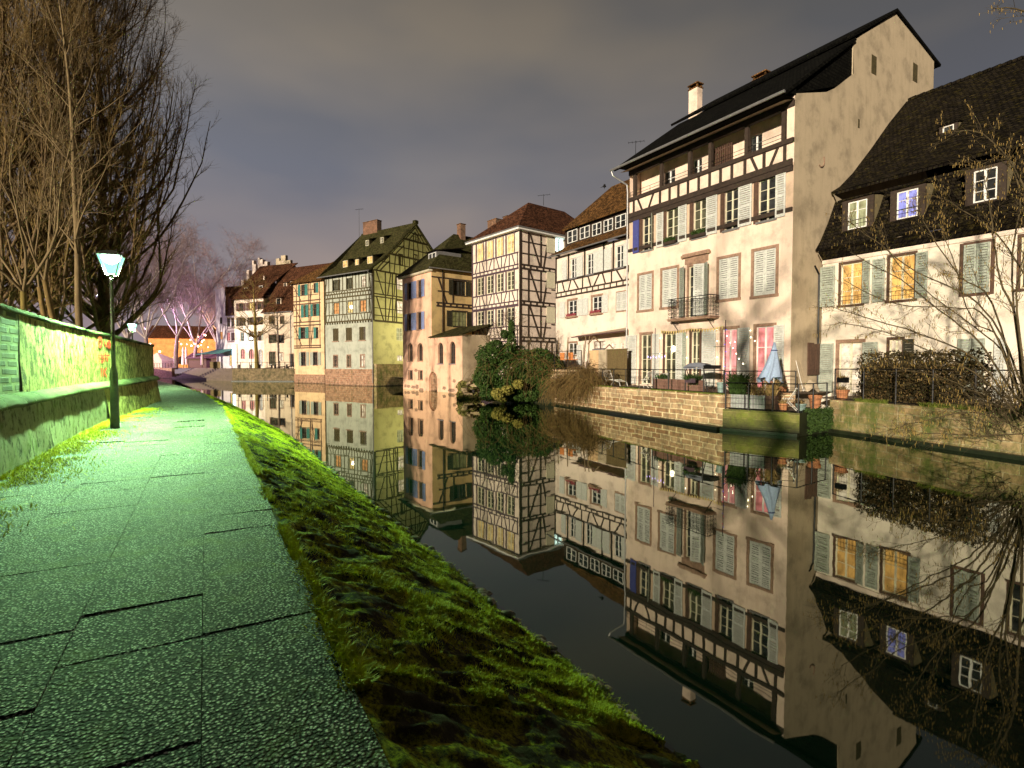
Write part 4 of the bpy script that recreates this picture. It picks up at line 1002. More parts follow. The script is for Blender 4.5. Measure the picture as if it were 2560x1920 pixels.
# ------------------------------------------------------------ H1: right house with mansard dormers
def house_right():
    A = F2.w(F2.L, 2.4, 0)
    d = F2.ux
    # front starts where its left edge is seen at column 2051
    k = (2051 - CX) / (FPX * math.cos(PITCH)); t = (k * A.y - A.x) / (d.x - k * d.y)
    P = A + d * t
    fa = Fac(P, P + d * 16.5)
    h = House('mansard_house', 'whitish house with a steep dark mossy dormer roof and amber lit windows', 'house', fa)
    p = lambda cr, x, y, dep=0.0: fa.p(cr(x, y), dep)
    ze = (p(cI, 60, 1522)[1] + p(cI, 1400, 1296)[1]) / 2
    T = 1.35
    # first floor
    zz = rect(fa, cB, 1255, 1365, 330, 545)[2:]
    zz = (zz[0], zz[1])
    def win(a, b, ym, z, g, **kw):
        u0, u1 = p(cB, a, ym)[0], p(cB, b, ym)[0]; window(h, fa, (u0, u1, z[0], z[1]), g, **kw); return u0, u1
    def shp(a, b, ym, z, mat='shut_g', ang=0): shutter(h, fa, p(cB, a, ym)[0], p(cB, b, ym)[0], z[0], z[1], M[mat], ang=ang)
    win(1256, 1366, 440, zz, 'lit_a', sur='timber_b', surw=0.1, rail=True, rows=3); shp(1153, 1228, 450, zz); shp(1372, 1420, 430, zz, ang=R(20))
    win(1510, 1640, 410, zz, 'lit_a', sur='timber_b', surw=0.1, rail=True, rows=3); shp(1425, 1488, 420, zz); shp(1650, 1712, 400, zz)
    for a, b in ((1900, 1965), (1968, 2035)): shp(a, b, 360, zz)
    u0, u1 = p(cB, 1895, 360)[0], p(cB, 2040, 350)[0]; mb = MB(); mb.box(fa.w, u0 - 0.12, u0, -0.04, 0.0, zz[0] - 0.1, zz[1] + 0.1); mb.box(fa.w, u1, u1 + 0.12, -0.04, 0.0, zz[0] - 0.1, zz[1] + 0.1); mb.box(fa.w, u0, u1, -0.04, 0.0, zz[0] - 0.12, zz[0] - 0.003); mb.box(fa.w, u0, u1, -0.04, 0.0, zz[1] + 0.003, zz[1] + 0.12); mb.build('window_surround', M['timber_b'], h.root)
    win(2195, 2330, 330, zz, 'glass', sur='timber_b', surw=0.1)
    # sill band
    # ground floor
    zg = (T + 0.1, p(cB, 1305, 745)[1])
    win(1246, 1366, 850, zg, 'lit_w', sur='sandstone', surw=0.15, sill=False, rows=4, name='french_window'); shp(1146, 1220, 880, zg); shp(1372, 1450, 850, zg)
    zg2 = (T + 0.9, p(cB, 1540, 728)[1]); win(1508, 1576, 800, zg2, 'lit_w', sur='timber_b', surw=0.1); shp(1585, 1640, 790, zg2, 'shut_dark')
    shp(1870, 1940, 800, zg); shp(1945, 2010, 800, zg); shp(2060, 2120, 800, zg, 'shut_w')
    # walls and side closure
    L = fa.L; W = fa.w
    mb = MB(); wall_grid(mb, fa, 0, L, -0.2, ze, h.openings(fa)); mb.quad(W(0, 0, -0.2), W(0, 10, -0.2), W(0, 10, ze), W(0, 0, ze)); mb.build('wall', M['white'], h.root)
    mb = MB(); mb.box(W, 0, L, -0.07, 0.0, ze - 0.22, ze - 0.04); mb.build('cornice', M['rose'], h.root)
    # roof: profile on the left verge plane (t = depth, z)
    sd = Fac(W(0, 0, 0), W(0, 20, 0)); qq = lambda x, y: sd.p(cI(x, y))
    lower = [(-0.55, qq(2, 1448)[1] + 0.0), qq(45, 1390), qq(98, 1262), qq(150, 1112)]
    lower[0] = (-0.5, lower[0][1])
    upper = [(lower[-1][0] - 0.42, qq(138, 1052)[1]), qq(180, 1010), qq(270, 915), qq(400, 742), qq(520, 570), qq(640, 420)]
    rt, rz = upper[-1]
    mb = MB()
    for prof, th in ((lower, 0.10), (upper, 0.18)):
        for i in range(len(prof) - 1):
            (t0, z0), (t1, z1) = prof[i], prof[i + 1]
            mb.slab([W(-0.12, t0, z0), W(L, t0, z0), W(L, t1, z1), W(-0.12, t1, z1)], th)
    mb.slab([W(-0.12, rt, rz), W(L, rt, rz), W(L, rt * 2, ze), W(-0.12, rt * 2, ze)], 0.18)
    # ridge tiles
    k = 0
    u = 0
    while u < L: mb.tube(W(u, rt, rz + 0.02), W(u + 0.4, rt, rz + 0.05), 0.12, 0.13, 6); u += 0.42
    # dark soffit under eave
    mb.quad(W(0, -0.5, lower[0][1] - 0.1), W(L, -0.5, lower[0][1] - 0.1), W(L, 0, ze - 0.03), W(0, 0, ze - 0.03))
    rf = mb.build('roof', M['roof_dark'], h.root)
    mb = MB(); prof = lower + upper
    mb.add([W(0, t, z - 0.15) for t, z in [(0, ze)] + [q for q in lower] + [q for q in upper]] + [W(0, 10, ze)], [tuple(range(len(prof) + 2))]); mb.build('gable_end', M['gable'], h.root)
    # dormers
    def prof_t(z):
        P_ = lower + upper
        for i in range(len(P_) - 1):
            if P_[i][1] <= z <= P_[i + 1][1]: return P_[i][0] + (P_[i + 1][0] - P_[i][0]) * (z - P_[i][1]) / (P_[i + 1][1] - P_[i][1] + 1e-6)
        return P_[-1][0]
    def dormer(a, b, y0, y1, dep, glass, rows=3, cols=2, fr='frame_w', m=0.28, rail=False, topz=None):
        r = rect(fa, cI, a, b, y0, y1, dep); u0, u1, z0, z1 = r
        f2 = fa.off(dep)
        wn = window(h, f2, r, glass, fr, cols, rows, sur=None, sill=False, cut=False, rec=0.05, rail=rail, name='dormer_window')
        # casing with cheeks running back to the slope
        mb = MB(); zt = z1 + m * 0.7; zb_ = z0 - m * 0.5; ua, ub = u0 - m, u1 + m; bk = 2.2
        tb = prof_t(zt) + 0.3; bk = max(0.6, tb - dep)
        mb.box(f2.w, ua, u0, 0, 0.1, zb_, zt); mb.box(f2.w, u1, ub, 0, 0.1, zb_, zt); mb.box(f2.w, u0, u1, 0.001, 0.1, zb_, z0); mb.box(f2.w, u0, u1, 0.001, 0.1, z1, zt)
        mb.build('dormer_casing', M['timber'], h.root)
        mb = MB()
        for uu in (ua, ub):
            mb.add([f2.w(uu, 0.05, zb_), f2.w(uu, 0.05, zt), f2.w(uu, bk, zt + 0.05), f2.w(uu, prof_t(zb_ + 0.3) - dep + 0.3, zb_)], [(0, 1, 2, 3)])
        mb.build('dormer_cheek', M['dcheek'], h.root)
        mb = MB(); mb.slab([f2.w(ua - 0.08, -0.12, zt + 0.02), f2.w(ub + 0.08, -0.12, zt + 0.02), f2.w(ub + 0.08, bk + 0.6, zt + 0.34), f2.w(ua - 0.08, bk + 0.6, zt + 0.34)], 0.07)
        mb.build('dormer_roof', M['roof_dark'], h.root)
    M['dcheek'] = m_plain('pale_ochre_dormer_cheek', (0.17, 0.14, 0.07), 0.9, 0.2)
    dormer(222, 352, 1112, 1300, 0.15, 'lit_dim', rail=True)
    dormer(560, 704, 1040, 1228, 0.15, 'lit_blue', rail=True)
    dormer(1090, 1252, 892, 1112, 0.15, 'glass', fr='frame_w')
    dormer(876, 952, 592, 664, 4.2, 'glass', rows=1, cols=1, m=0.15)
    mb = MB(); mb.path([W(-0.15, -0.45, ze - 0.3), W(-0.12, -0.1, ze - 0.7), W(-0.1, -0.08, 1.4)], 0.045, 6); mb.build('downpipe', M['iron'], h.root)
    return h, fa
H1, F1 = house_right()

# ------------------------------------------------------------ H3: gallery-window house left of the pink one
F3 = fac_through(1389, 1580, 1430, 996.8, 463)
def house_gallery():
    fa = F3; h = House('gallery_window_house', 'cream house with a long row of small attic windows, left of the pink house', 'house', fa)
    L = fa.L; W = fa.w; p = lambda x, y, dep=0.0: fa.p(cC(x, y), dep)
    av = lambda a, b: (p(*a)[1] + p(*b)[1]) / 2
    z_eave = av((1020, 518), (1470, 405)); z_tb = av((1022, 785), (1475, 708)); z_sill = av((1072, 678), (1475, 588))
    z_k0 = av((1090, 440), (1470, 333)); z_k1 = av((1065, 362), (1475, 226))
    # second floor windows
    zz = (av((1126, 658), (1425, 595)), av((1126, 530), (1425, 452)))
    for a, b in ((1106, 1147), (1210, 1256), (1398, 1450)):
        u0, u1 = p(a, 590)[0], p(b, 560)[0]; window(h, fa, (u0, u1, *zz), 'glass', 'frame_w', 2, 3, sur=None)
    for a, b in ((1056, 1084), (1148, 1188), (1258, 1288), (1289, 1320), (1328, 1374), (1452, 1476)):
        shutter(h, fa, p(a, 560)[0], p(b, 560)[0], zz[0], zz[1] + 0.02, M['shut_w'], louvre=False)
    zz = (av((1118, 912), (1278, 892)), av((1118, 806), (1278, 780)))
    for a, b in ((1090, 1146), (1246, 1308)):
        r = (p(a, 850)[0], p(b, 850)[0], *zz); window(h, fa, r, 'glass', 'frame_w', 2, 3, sur='sandstone', surw=0.14)
        mb = MB(); mb.box(fa.w, r[0] - 0.1, r[1] + 0.1, -0.26, -0.11, r[2] - 0.1, r[2] + 0.06); mb.build('window_box', M['sandstone'], h.root)
        P = np.array([fa.w(r[0] + random.random() * (r[1] - r[0]), -0.18 - 0.1 * random.random(), r[2] + 0.02 + 0.15 * random.random()) for _ in range(150)])
        blades('window_box_flowers', P, 0.08 + 0.1 * rs.rand(150), m_leaf('pink_red_flower', (0.25, 0.03, 0.05), (0.45, 0.12, 0.14), 20), 0.8, 0.03, parent=h.root)
    for a, b in ((1042, 1072), (1152, 1186), (1188, 1222), (1312, 1352)): shutter(h, fa, p(a, 850)[0], p(b, 850)[0], zz[0], zz[1], M['shut_w'], louvre=False)
    u0, u1 = p(1408, 830)[0], p(1474, 825)[0]; um = (u0 + u1) / 2
    shutter(h, fa, u0, um - 0.01, zz[0], zz[1], M['shut_w']); shutter(h, fa, um + 0.01, u1, zz[0], zz[1], M['shut_w'])
    mb = MB(); mb.box(W, u0 - 0.12, u0, -0.04, 0, zz[0] - 0.1, zz[1] + 0.1); mb.box(W, u0, u1, -0.04, 0, zz[0] - 0.1, zz[0]); mb.box(W, u0, u1, -0.04, 0, zz[1], zz[1] + 0.1); mb.build('window_surround', M['sandstone'], h.root)
    # ground floor
    r = rect(fa, cC, 1090, 1146, 1082, 1160); window(h, fa, r, 'glass_g', 'frame_w', 2, 2, sur='sandstone', surw=0.12)
    r = rect(fa, cC, 1255, 1330, 1070, 1120); window(h, fa, r, 'lit_w', 'timber_b', 2, 2, sur=None)
    for a, b in ((1370, 1400), (1425, 1450)):
        r = rect(fa, cC, a, b, 1080, 1120); window(h, fa, r, 'lit_w', 'frame_w', 1, 2, sur=None)
    shutter(h, fa, p(1150, 1120)[0], p(1176, 1120)[0], 1.7, r[3], M['shut_w'], louvre=False)
    mb = MB(); wall_grid(mb, fa, 0, L + 2, -0.2, z_eave, h.openings(fa)); mb.quad(W(0, 0, -0.2), W(0, 9, -0.2), W(0, 9, z_eave), W(0, 0, z_eave)); mb.build('wall', M['rose'], h.root)
    # timbers
    mb = MB()
    for z, w in ((z_tb, 0.14), (z_tb + 0.38, 0.12), (z_sill, 0.2)): mb.box(W, 0.02, L + 0.5, -0.05, 0, z - w / 2, z + w / 2)
    n = 15
    for k in range(n):
        u = 0.1 + (L + 0.3) * k / (n - 1); mb.box(W, u - 0.05, u + 0.05, -0.042, 0, z_tb + 0.07, z_tb + 0.32)
    zm = z_sill - 0.1; z0 = z_tb + 0.44
    for k in range(12):
        u = 0.25 + (L + 0.1) * k / 11; dd = (-1) ** k * (0.16 if k % 3 else 0.3) * (k % 4 > 0)
        mb.beam(W, (u - dd, z0), (u + dd, zm), 0.12, -0.044 - 0.0008 * k, 0)
    for x in (1095, 1200, 1324, 1386): u = p(x, 560)[0]; mb.box(W, u - 0.12, u + 0.06, -0.05, 0, z_sill + 0.1, z_eave)
    mb.box(W, 0.0, 0.16, -0.055, 0, z_sill - 0.1, z_eave); mb.build('timber_frame', M['timber'], h.root)
    # skirt roof and attic gallery band
    kd = 1.5
    k0 = (fa.p(cC(1090, 440), kd)[1] + fa.p(cC(1470, 333), kd)[1]) / 2; k1 = (fa.p(cC(1060, 358), kd)[1] + fa.p(cC(1475, 214), kd)[1]) / 2
    mb = MB(); mb.slab([W(-0.35, -0.65, z_eave + 0.05), W(L + 3, -0.65, z_eave + 0.05), W(L + 3, kd, k0), W(0.5, kd, k0)], 0.12)
    ap = fa.p(cC(1345, 62), 5.5)
    pkz = ap[1]
    mb.slab([W(-0.5, kd - 0.5, k1), W(L + 8, kd - 0.5, k1), W(L + 8, 6.0, pkz), W(ap[0], 6.0, pkz)], 0.16)
    mb.slab([W(-0.5, kd - 0.5, k1), W(ap[0], 6.0, pkz), W(ap[0] - 1.0, 11.0, k1)], 0.14)
    mb.build('roof', M['roof_brown'], h.root)
    f2 = fa.off(kd, 0, L + 1)
    mb = MB(); ua = f2.p(cC(1068, 400))[0]; mb.box(f2.w, ua, f2.L, 0.03, 0.3, k0 - 0.3, k1 + 0.1); mb.quad(f2.w(ua, 0.03, k0 - 0.3), f2.w(ua, 5, k0 - 0.3), f2.w(ua, 5, k1), f2.w(ua, 0.03, k1)); mb.build('attic_band', M['timber'], h.root)
    for a, b, y0, y1 in ((1088, 1150, 352, 430), (1168, 1230, 328, 404), (1248, 1305, 306, 384), (1322, 1380, 281, 360), (1398, 1466, 252, 335)):
        r = rect(f2, cC, a, b, y0, y1); window(h, f2, r, 'glass', 'frame_w', 2, 2, cut=False, rec=0.0, sill=False, rail=(b in (1466, 1380, 1305)))
    mb = MB(); mb.path([W(-0.3, -0.7, z_eave - 0.02), W(L, -0.7, z_eave - 0.02)], 0.05, 5); mb.build('gutter', M['zinc'], h.root)
    return h
H3 = house_gallery()

# ------------------------------------------------------------ H4: corner half-timbered house
Cn = gp(1298, 986); Cn.z = 0
dF = Vector((-0.63, 0.777, 0)).normalized()
def fac_from_corner(C, d, xpix):
    k = (xpix - CX) / (FPX * math.cos(PITCH)); t = (k * C.y - C.x) / (d.x - k * d.y); return C + d * t
F4 = Fac(fac_from_corner(Cn, dF, 1181.5), Cn)
def house_corner():
    fa = F4; h = House('half_timbered_house', 'half timbered corner house with four yellow lit top windows under a hipped roof', 'house', fa)
    L = fa.L; W = fa.w; sd = Fac(Cn, Cn - fa.n * 0 + Vector((fa.ux.y * -1, fa.ux.x, 0)) * 11)   # side wall going back
    p = lambda x, y: fa.p(cC(x, y)); q = lambda x, y: sd.p(cC(x, y))
    ztop = (p(475, 430)[1] + p(755, 340)[1]) / 2
    rows = [(q(765, 578)[1], 'lit_y', (378, 500)), (q(765, 815)[1], 'glass_g', (616, 738)), (q(765, 1052)[1], 'glass', (852, 968))]
    xs = [(497, 540), (560, 603), (625, 668), (691, 741)]
    tb = MB(); band = []
    prev = ztop
    for zb, g, (ya, yb) in rows:
        z1, z0 = p(716, ya)[1], p(716, yb)[1]
        band.append((zb, z0, z1))
        for a, b in xs:
            u0, u1 = p(a, 0)[0], p(b, 0)[0]
            window(h, fa, (u0, u1, z0, z1), g if not (g == 'glass_g') else 'glass_g', 'frame', 2 if g != 'lit_y' else 2, 4, sur=None, sill=False, fw=0.07)
            tb.box(W, u0 - 0.16, u0 - 0.003, -0.05, 0.0, z0 - 0.05, z1 + 0.1); tb.box(W, u1 + 0.003, u1 + 0.09, -0.05, 0.0, z0 - 0.05, z1 + 0.1)
        # bands
        tb.box(W, 0, L - 0.1, -0.056, 0, z0 - 0.17, z0 - 0.04); tb.box(W, 0, L - 0.1, -0.057, 0, z1 + 0.03, z1 + 0.14)
        tb.box(W, 0, L - 0.1, -0.06, 0, zb - 0.30, zb - 0.15); tb.box(W, 0, L - 0.1, -0.058, 0, zb + 0.08, zb + 0.2)
        for k in range(12): u = 0.1 + (L - 0.3) * k / 11; tb.box(W, u - 0.06, u + 0.06, -0.05, 0, zb - 0.15, zb + 0.08)
        # panels below the windows: studs + slanted braces
        for k in range(13):
            u = 0.15 + (L - 0.4) * k / 12; s_ = [0, 0.22, 0, -0.22][k % 4]
            tb.beam(W, (u - s_, zb + 0.2), (u + s_, z0 - 0.15), 0.10, -0.048 - 0.0006 * k, 0)
    tb.box(W, 0, 0.16, -0.06, 0, 3.2, ztop)
    # lower zone under the last band
    zb = band[-1][0]; zl = zb - 1.6
    for k in range(9): u = 0.2 + (L - 0.4) * k / 8; tb.beam(W, (u + (0.25 if k % 3 == 1 else 0), zl), (u - (0.1 if k % 3 == 1 else 0), zb - 0.3), 0.10, -0.046 - 0.0006 * k, 0)
    tb.box(W, 0, L - 0.1, -0.055, 0, zl - 0.14, zl)
    tb.build('front_timber_frame', M['timber_v'], h.root)
    # side timber frame: traced from the photographed wall
    st = MB(); SL = sd.p(cC(1008, 700))[0] + 0.6
    levels = [ztop] + [b[0] for b in band]
    st.box(sd.w, -0.02, 0.24, -0.06, 0.0, 3.0, ztop); st.box(sd.w, 0.24, SL, -0.05, 0, ztop - 0.2, ztop)
    for i in range(3):
        zt_, zb_ = levels[i], levels[i + 1]
        st.box(sd.w, 0.24, SL, -0.06, 0, zb_ + 0.06, zb_ + 0.22); st.box(sd.w, 0.24, SL, -0.06, 0, zb_ - 0.32, zb_ - 0.14)
        for u in np.arange(0.55, SL, 0.85): st.box(sd.w, u - 0.07, u + 0.07, -0.055, 0, zb_ - 0.14, zb_ + 0.06)
        hh = zt_ - zb_
        for f in (0.34, 0.66): st.box(sd.w, 0.24, SL - 1.3, -0.052, 0, zb_ + hh * f - 0.06, zb_ + hh * f + 0.06)
        for x in (832, 912): u = q(x, 0)[0]; st.box(sd.w, u - 0.07, u + 0.07, -0.054, 0, zb_ + 0.2, zt_ - 0.3 + (0.1 if i == 0 else 0))
        st.beam(sd.w, (q(840, 0)[0], zt_ - 0.35), (q(905, 0)[0], zb_ + 0.22), 0.13, -0.058, 0); st.beam(sd.w, (q(930, 0)[0], zb_ + 0.22), (q(955, 0)[0], zt_ - 0.9), 0.12, -0.057, 0)
        st.box(sd.w, SL - 0.25, SL - 0.1, -0.056, 0, zb_ + 0.2, zt_ - 0.3); st.box(sd.w, SL - 1.2, SL - 0.25, -0.05, 0, zb_ + hh * 0.42, zb_ + hh * 0.42 + 0.12)
        # pale board shutters hung over the side windows
        u0, u1 = q(950, 0)[0], q(1006, 0)[0]; shutter(h, sd, u0, u1 - 0.1, zb_ + hh * 0.48, zb_ + hh * 0.94, M['frame'], louvre=False, dep=-0.06)
    zl = levels[-1]
    st.box(sd.w, 0.24, SL, -0.06, 0, zl - 1.75, zl - 1.6)
    for x in (832, 912, 985): u = q(x, 0)[0]; st.box(sd.w, u - 0.07, u + 0.07, -0.054, 0, zl - 1.6, zl - 0.3)
    st.beam(sd.w, (q(930, 0)[0], zl - 1.6), (q(955, 0)[0], zl - 0.32), 0.12, -0.057, 0)
    st.build('side_timber_frame', M['timber'], h.root)
    # brightly lit side window at the top
    u0, u1 = q(1010, 0)[0], q(1062, 0)[0]; z0, z1 = q(1035, 492)[1], q(1035, 402)[1]
    window(h, sd, (u0, u1, z0, z1), 'lit_cool', 'frame_w', 2, 3, sur=None, sill=False)
    mb = MB(); wall_grid(mb, fa, 0, L, -0.3, ztop, h.openings(fa)); wall_grid(mb, sd, 0, 11, -0.3, ztop, h.openings(sd)); mb.quad(W(0, 0, 0), W(0, 11, 0), W(0, 11, ztop), W(0, 0, ztop)); mb.build('wall', M['rose'], h.root)
    # hipped roof
    e = 0.55; U0, U1, D0, D1 = -e, L + e, -e, 13.5
    zr = 0; u, z = fa.p(cC(850, 182), 5.2)
    zr = z; um = (U0 + U1) / 2
    A, B, C_, D_ = W(U0, D0, ztop), W(U1, D0, ztop), W(U1, D1, ztop), W(U0, D1, ztop); E = W(um, 4.6, zr); G = W(um, 10.0, zr)
    mb = MB(); mb.slab([A, B, E], 0.14); mb.slab([B, C_, G, E], 0.14); mb.slab([C_, D_, G], 0.14); mb.slab([D_, A, E, G], 0.14)
    mb.build('roof', M['roof_red'], h.root)
    mb = MB(); mb.box(W, U0 + 0.03, U1 - 0.03, D0 + 0.02, D1 - 0.02, ztop - 0.24, ztop - 0.04); mb.build('eave_board', M['frame_w'], h.root)
    gutter(h, [A + Vector((0, 0, -0.02)), B + Vector((0, 0, -0.02)), C_ + Vector((0, 0, -0.02))], 0.07)
    for x, y0, y1, dd, w in ((612, 345, 290, 10.5, 1.9), (700, 282, 268, 8.0, 0.9)):
        u, z = fa.p(cC(x, y0), dd); zc = fa.p(cC(x, y1), dd)[1]; chimney(h, fa.w(u, dd, z), w, 0.9, zc - z, fa.ang, M['brick'], cap=False)
    return h, ztop
H4, z4 = house_corner()

# ------------------------------------------------------------ H5: salmon house with arches
F5 = fac_through(1008, 1156, 1079, 978, 250)
def house_arches():
    fa = F5; h = House('salmon_house', 'salmon pink house in the water with round arched windows and grey blue shutters', 'house', fa)
    L = fa.L; W = fa.w; p = lambda x, y, d=0.0: fa.p(cC(x, y), d)
    uc = fa.p((1079, 800))[0]; zt = (p(25, 650)[1] + p(202, 600)[1]) / 2; zl = (p(210, 1040)[1] + p(402, 1028)[1]) / 2
    for k, (ya, yb) in enumerate(((685, 792), (890, 998))):
        z1, z0 = p(97, ya)[1], p(97, yb)[1]
        for a, b in ((50, 76), (116, 141)): window(h, fa, (p(a, ya)[0], p(b, ya)[0], z0, z1), 'glass', 'timber_b', 2, 3, sur='sandstone', surw=0.08)
        for a, b in ((34, 48), (78, 92), (94, 108), (143, 160)): shutter(h, fa, p(a, ya)[0], p(b, ya)[0], z0, z1 + 0.05, M['shut_sky'])
    for a, b, y0, y1 in ((55, 82, 1085, 1198), (116, 147, 1085, 1196), (246, 280, 1080, 1215), (321, 359, 1073, 1215)):
        r = rect(fa, cC, a, b, y0, y1); window(h, fa, r, 'lit_o' if a < 100 and 0 else 'glass', 'timber_b', 2, 3, sur=None if a > 200 else 'sandstone', surw=0.07, arch=True, rec=0.25)
    for a, b, y0, y1 in ((56, 82, 1262, 1318), (120, 146, 1262, 1318)):
        r = rect(fa, cC, a, b, y0, y1); window(h, fa, r, 'glass', 'timber_b', 1, 1, sur='sandstone', surw=0.07, rec=0.25)
    r = rect(fa, cC, 186, 242, 1268, 1392); u0, u1, z0, z1 = r; h.openings(fa).append((u0, u1, 0.0, z1, True))
    mb = MB(); mb.quad(W(u0, 0.28, 0), W(u1, 0.28, 0), W(u1, 0.28, z1), W(u0, 0.28, z1)); mb.build('walled_up_arch', M['basestone'], h.root)
    mb = MB(); wall_grid(mb, fa, 0, L, -0.3, zl, h.openings(fa), rec=0.3)
    mb.build('wall', M['salmon'], h.root)
    mb = MB(); wall_grid(mb, fa, 0, uc, zl, zt, h.openings(fa), rec=0.3); mb.build('upper_wall', M['salmon'], h.root)
    mb = MB(); rn = random.Random(3)
    for k in range(15):   # sandstone showing where plaster has fallen, low on the wall
        u = rn.uniform(0.1, L - 0.3); z = rn.uniform(-0.05, 0.35) if k < 12 else rn.uniform(1.0, 2.2); w = rn.uniform(0.5, 1.3)
        if u0 - 0.1 < u + w and u < u1 + 0.1: continue
        mb.prism(W, [(u, z), (u + w * 0.6, z - 0.08), (u + w, z + 0.1), (u + w * 0.8, z + 0.28), (u + w * 0.2, z + 0.3)], -0.012 - 0.0006 * k, 0.0)
    mb.build('bare_stone_patch', M['sandstone'], h.root)
    # right end of lower extension and lean-to roof
    mb = MB(); dl = 4.5; mb.quad(W(L, 0, -0.3), W(L, dl, -0.3), W(L, dl, zl), W(L, 0, zl)); mb.build('extension_end_wall', M['gable'], h.root)
    mb = MB(); mb.slab([W(uc - 0.3, -0.3, zl), W(L + 0.35, -0.3, zl), W(L + 0.35, 3.2, zl + 1.15), W(uc + 0.02, 3.2, zl + 1.15)], 0.12); mb.build('lean_to_roof', M['roof_moss'], h.root)
    # ochre timbered side wall, set back a little
    sd = Fac(W(uc, 0, 0), W(uc, 0, 0) + Vector((-fa.ux.y, fa.ux.x, 0)) * 13)
    q = lambda x, y: sd.p(cC(x, y)); zs = zt - 0.0
    for a, b, c_, d_, y0, y1, g in ((345, 425, 312, 465, 682, 772, 'glass'), (340, 432, 298, 472, 880, 975, 'lit_dimmer')):
        r = rect(sd, cC, a, b, y0, y1); window(h, sd, r, g, 'shut_dark', 4, 3, sur='timber', surw=0.12)
        shutter(h, sd, q(c_, 0)[0], r[0] - 0.05, r[2] - 0.05, r[3] + 0.05, M['shut_dark'], dep=-0.06); shutter(h, sd, r[1] + 0.05, r[1] + 0.05 + (r[0] - q(c_, 0)[0]), r[2] - 0.05, r[3] + 0.05, M['shut_dark'], dep=-0.06)
    mb = MB(); wall_grid(mb, sd, 0, 12, zl - 0.5, zs, h.openings(sd)); mb.build('side_wall', M['ochre'], h.root)
    mb = MB()
    zb1 = (q(240, 828)[1] + q(460, 846)[1]) / 2; zb2 = (q(215, 652)[1])
    mb.box(sd.w, 0, 11, -0.05, 0, zb2 - 0.08, zb2 + 0.06); mb.box(sd.w, 0.6, 11, -0.07, 0, zb1 + 0.06, zb1 + 0.22); mb.box(sd.w, 0.6, 11, -0.07, 0, zb1 - 0.3, zb1 - 0.12)
    for u in np.arange(0.8, 10, 0.8): mb.box(sd.w, u - 0.09, u + 0.09, -0.05, 0, zb1 - 0.12, zb1 + 0.06)
    u_ = q(272, 0)[0]; mb.box(sd.w, u_ - 0.05, u_ + 0.05, -0.11, 0, zl + 0.6, zs)
    mb.beam(sd.w, q(245, 655), q(300, 822), 0.13, -0.06, 0); u_ = q(340, 0)[0]; mb.box(sd.w, u_ - 0.07, u_ + 0.07, -0.052, 0, zb1 + 0.2, zb1 + 1.4); mb.box(sd.w, 0.8, q(315, 0)[0], -0.05, 0, zb1 + 1.35, zb1 + 1.5)
    mb.build('timber_frame', M['timber'], h.root)
    # roof: ridge parallel with the side wall; flared front
    zr = sd.p(cC(410, 352), -3)[1]
    hw = uc; D = 12
    a0 = fa.p(cC(410, 352), 5.0)
    um = uc * 0.5; zr = a0[1]
    mb = MB(); k1, k2 = 0.45, 0.72; zk = zt + (zr - zt) * 0.36
    A0, B0 = W(-0.6, -0.6, zt), W(uc + 0.6, -0.6, zt); B1 = W(uc + 0.6, D, zt); A1 = W(-0.6, D, zt)
    a, b = W(0.9, 1.5, zk), W(uc - 0.9, 1.5, zk); b1 = W(uc - 0.9, D - 1, zk); a1 = W(0.9, D - 1, zk); E = W(um, 5.0, zr); G = W(um, D - 3, zr)
    for f in ([A0, B0, b, a], [B0, B1, b1, b], [a, b, E], [b, b1, G, E], [A1, A0, a, a1], [a1, a, E, G], [b1, a1, G]): mb.slab(f, 0.12)
    mb.build('roof', M['roof_moss'], h.root)
    mb = MB()
    for k in range(30): u = -0.3 + (uc + 0.5) * k / 29; mb.box(W, u - 0.05, u + 0.05, -0.45, 0.0, zt - 0.3, zt - 0.12)
    mb.build('eave_brackets', M['frame'], h.root)
    # dormer and chimney
    r = rect(fa, cC, 188, 232, 500, 560, 1.2); f2 = fa.off(1.2)
    window(h, f2, r, 'glass', 'frame_w', 2, 1, sill=False, cut=False, rec=0.0, name='dormer_window')
    mb = MB(); mb.box(f2.w, r[0] - 0.2, r[1] + 0.2, 0.01, 3.2, r[2] - 0.3, r[3] + 0.15); mb.build('dormer_casing', M['zinc'], h.root)
    mb = MB(); mb.slab([f2.w(r[0] - 0.35, -0.3, r[3] + 0.18), f2.w(r[1] + 0.35, -0.3, r[3] + 0.18), f2.w(r[1] + 0.35, 3.6, r[3] + 0.9), f2.w(r[0] - 0.35, 3.6, r[3] + 0.9)], 0.08); mb.build('dormer_roof', M['roof_dark'], h.root)
    u, z = fa.p(cC(397, 358), 6); chimney(h, fa.w(u, 6, z), 0.8, 0.7, 0.75, fa.ang, M['brick'], cap=False)
    gutter(h, [W(uc + 0.62, -0.6, zt - 0.02), W(uc + 0.62, 10, zt - 0.02)], 0.06)
    return h, uc
M['lit_dimmer'] = m_lit('faint_lit_room', (0.5, 0.45, 0.15), 0.28, 0.6)
H5, uc5 = house_arches()

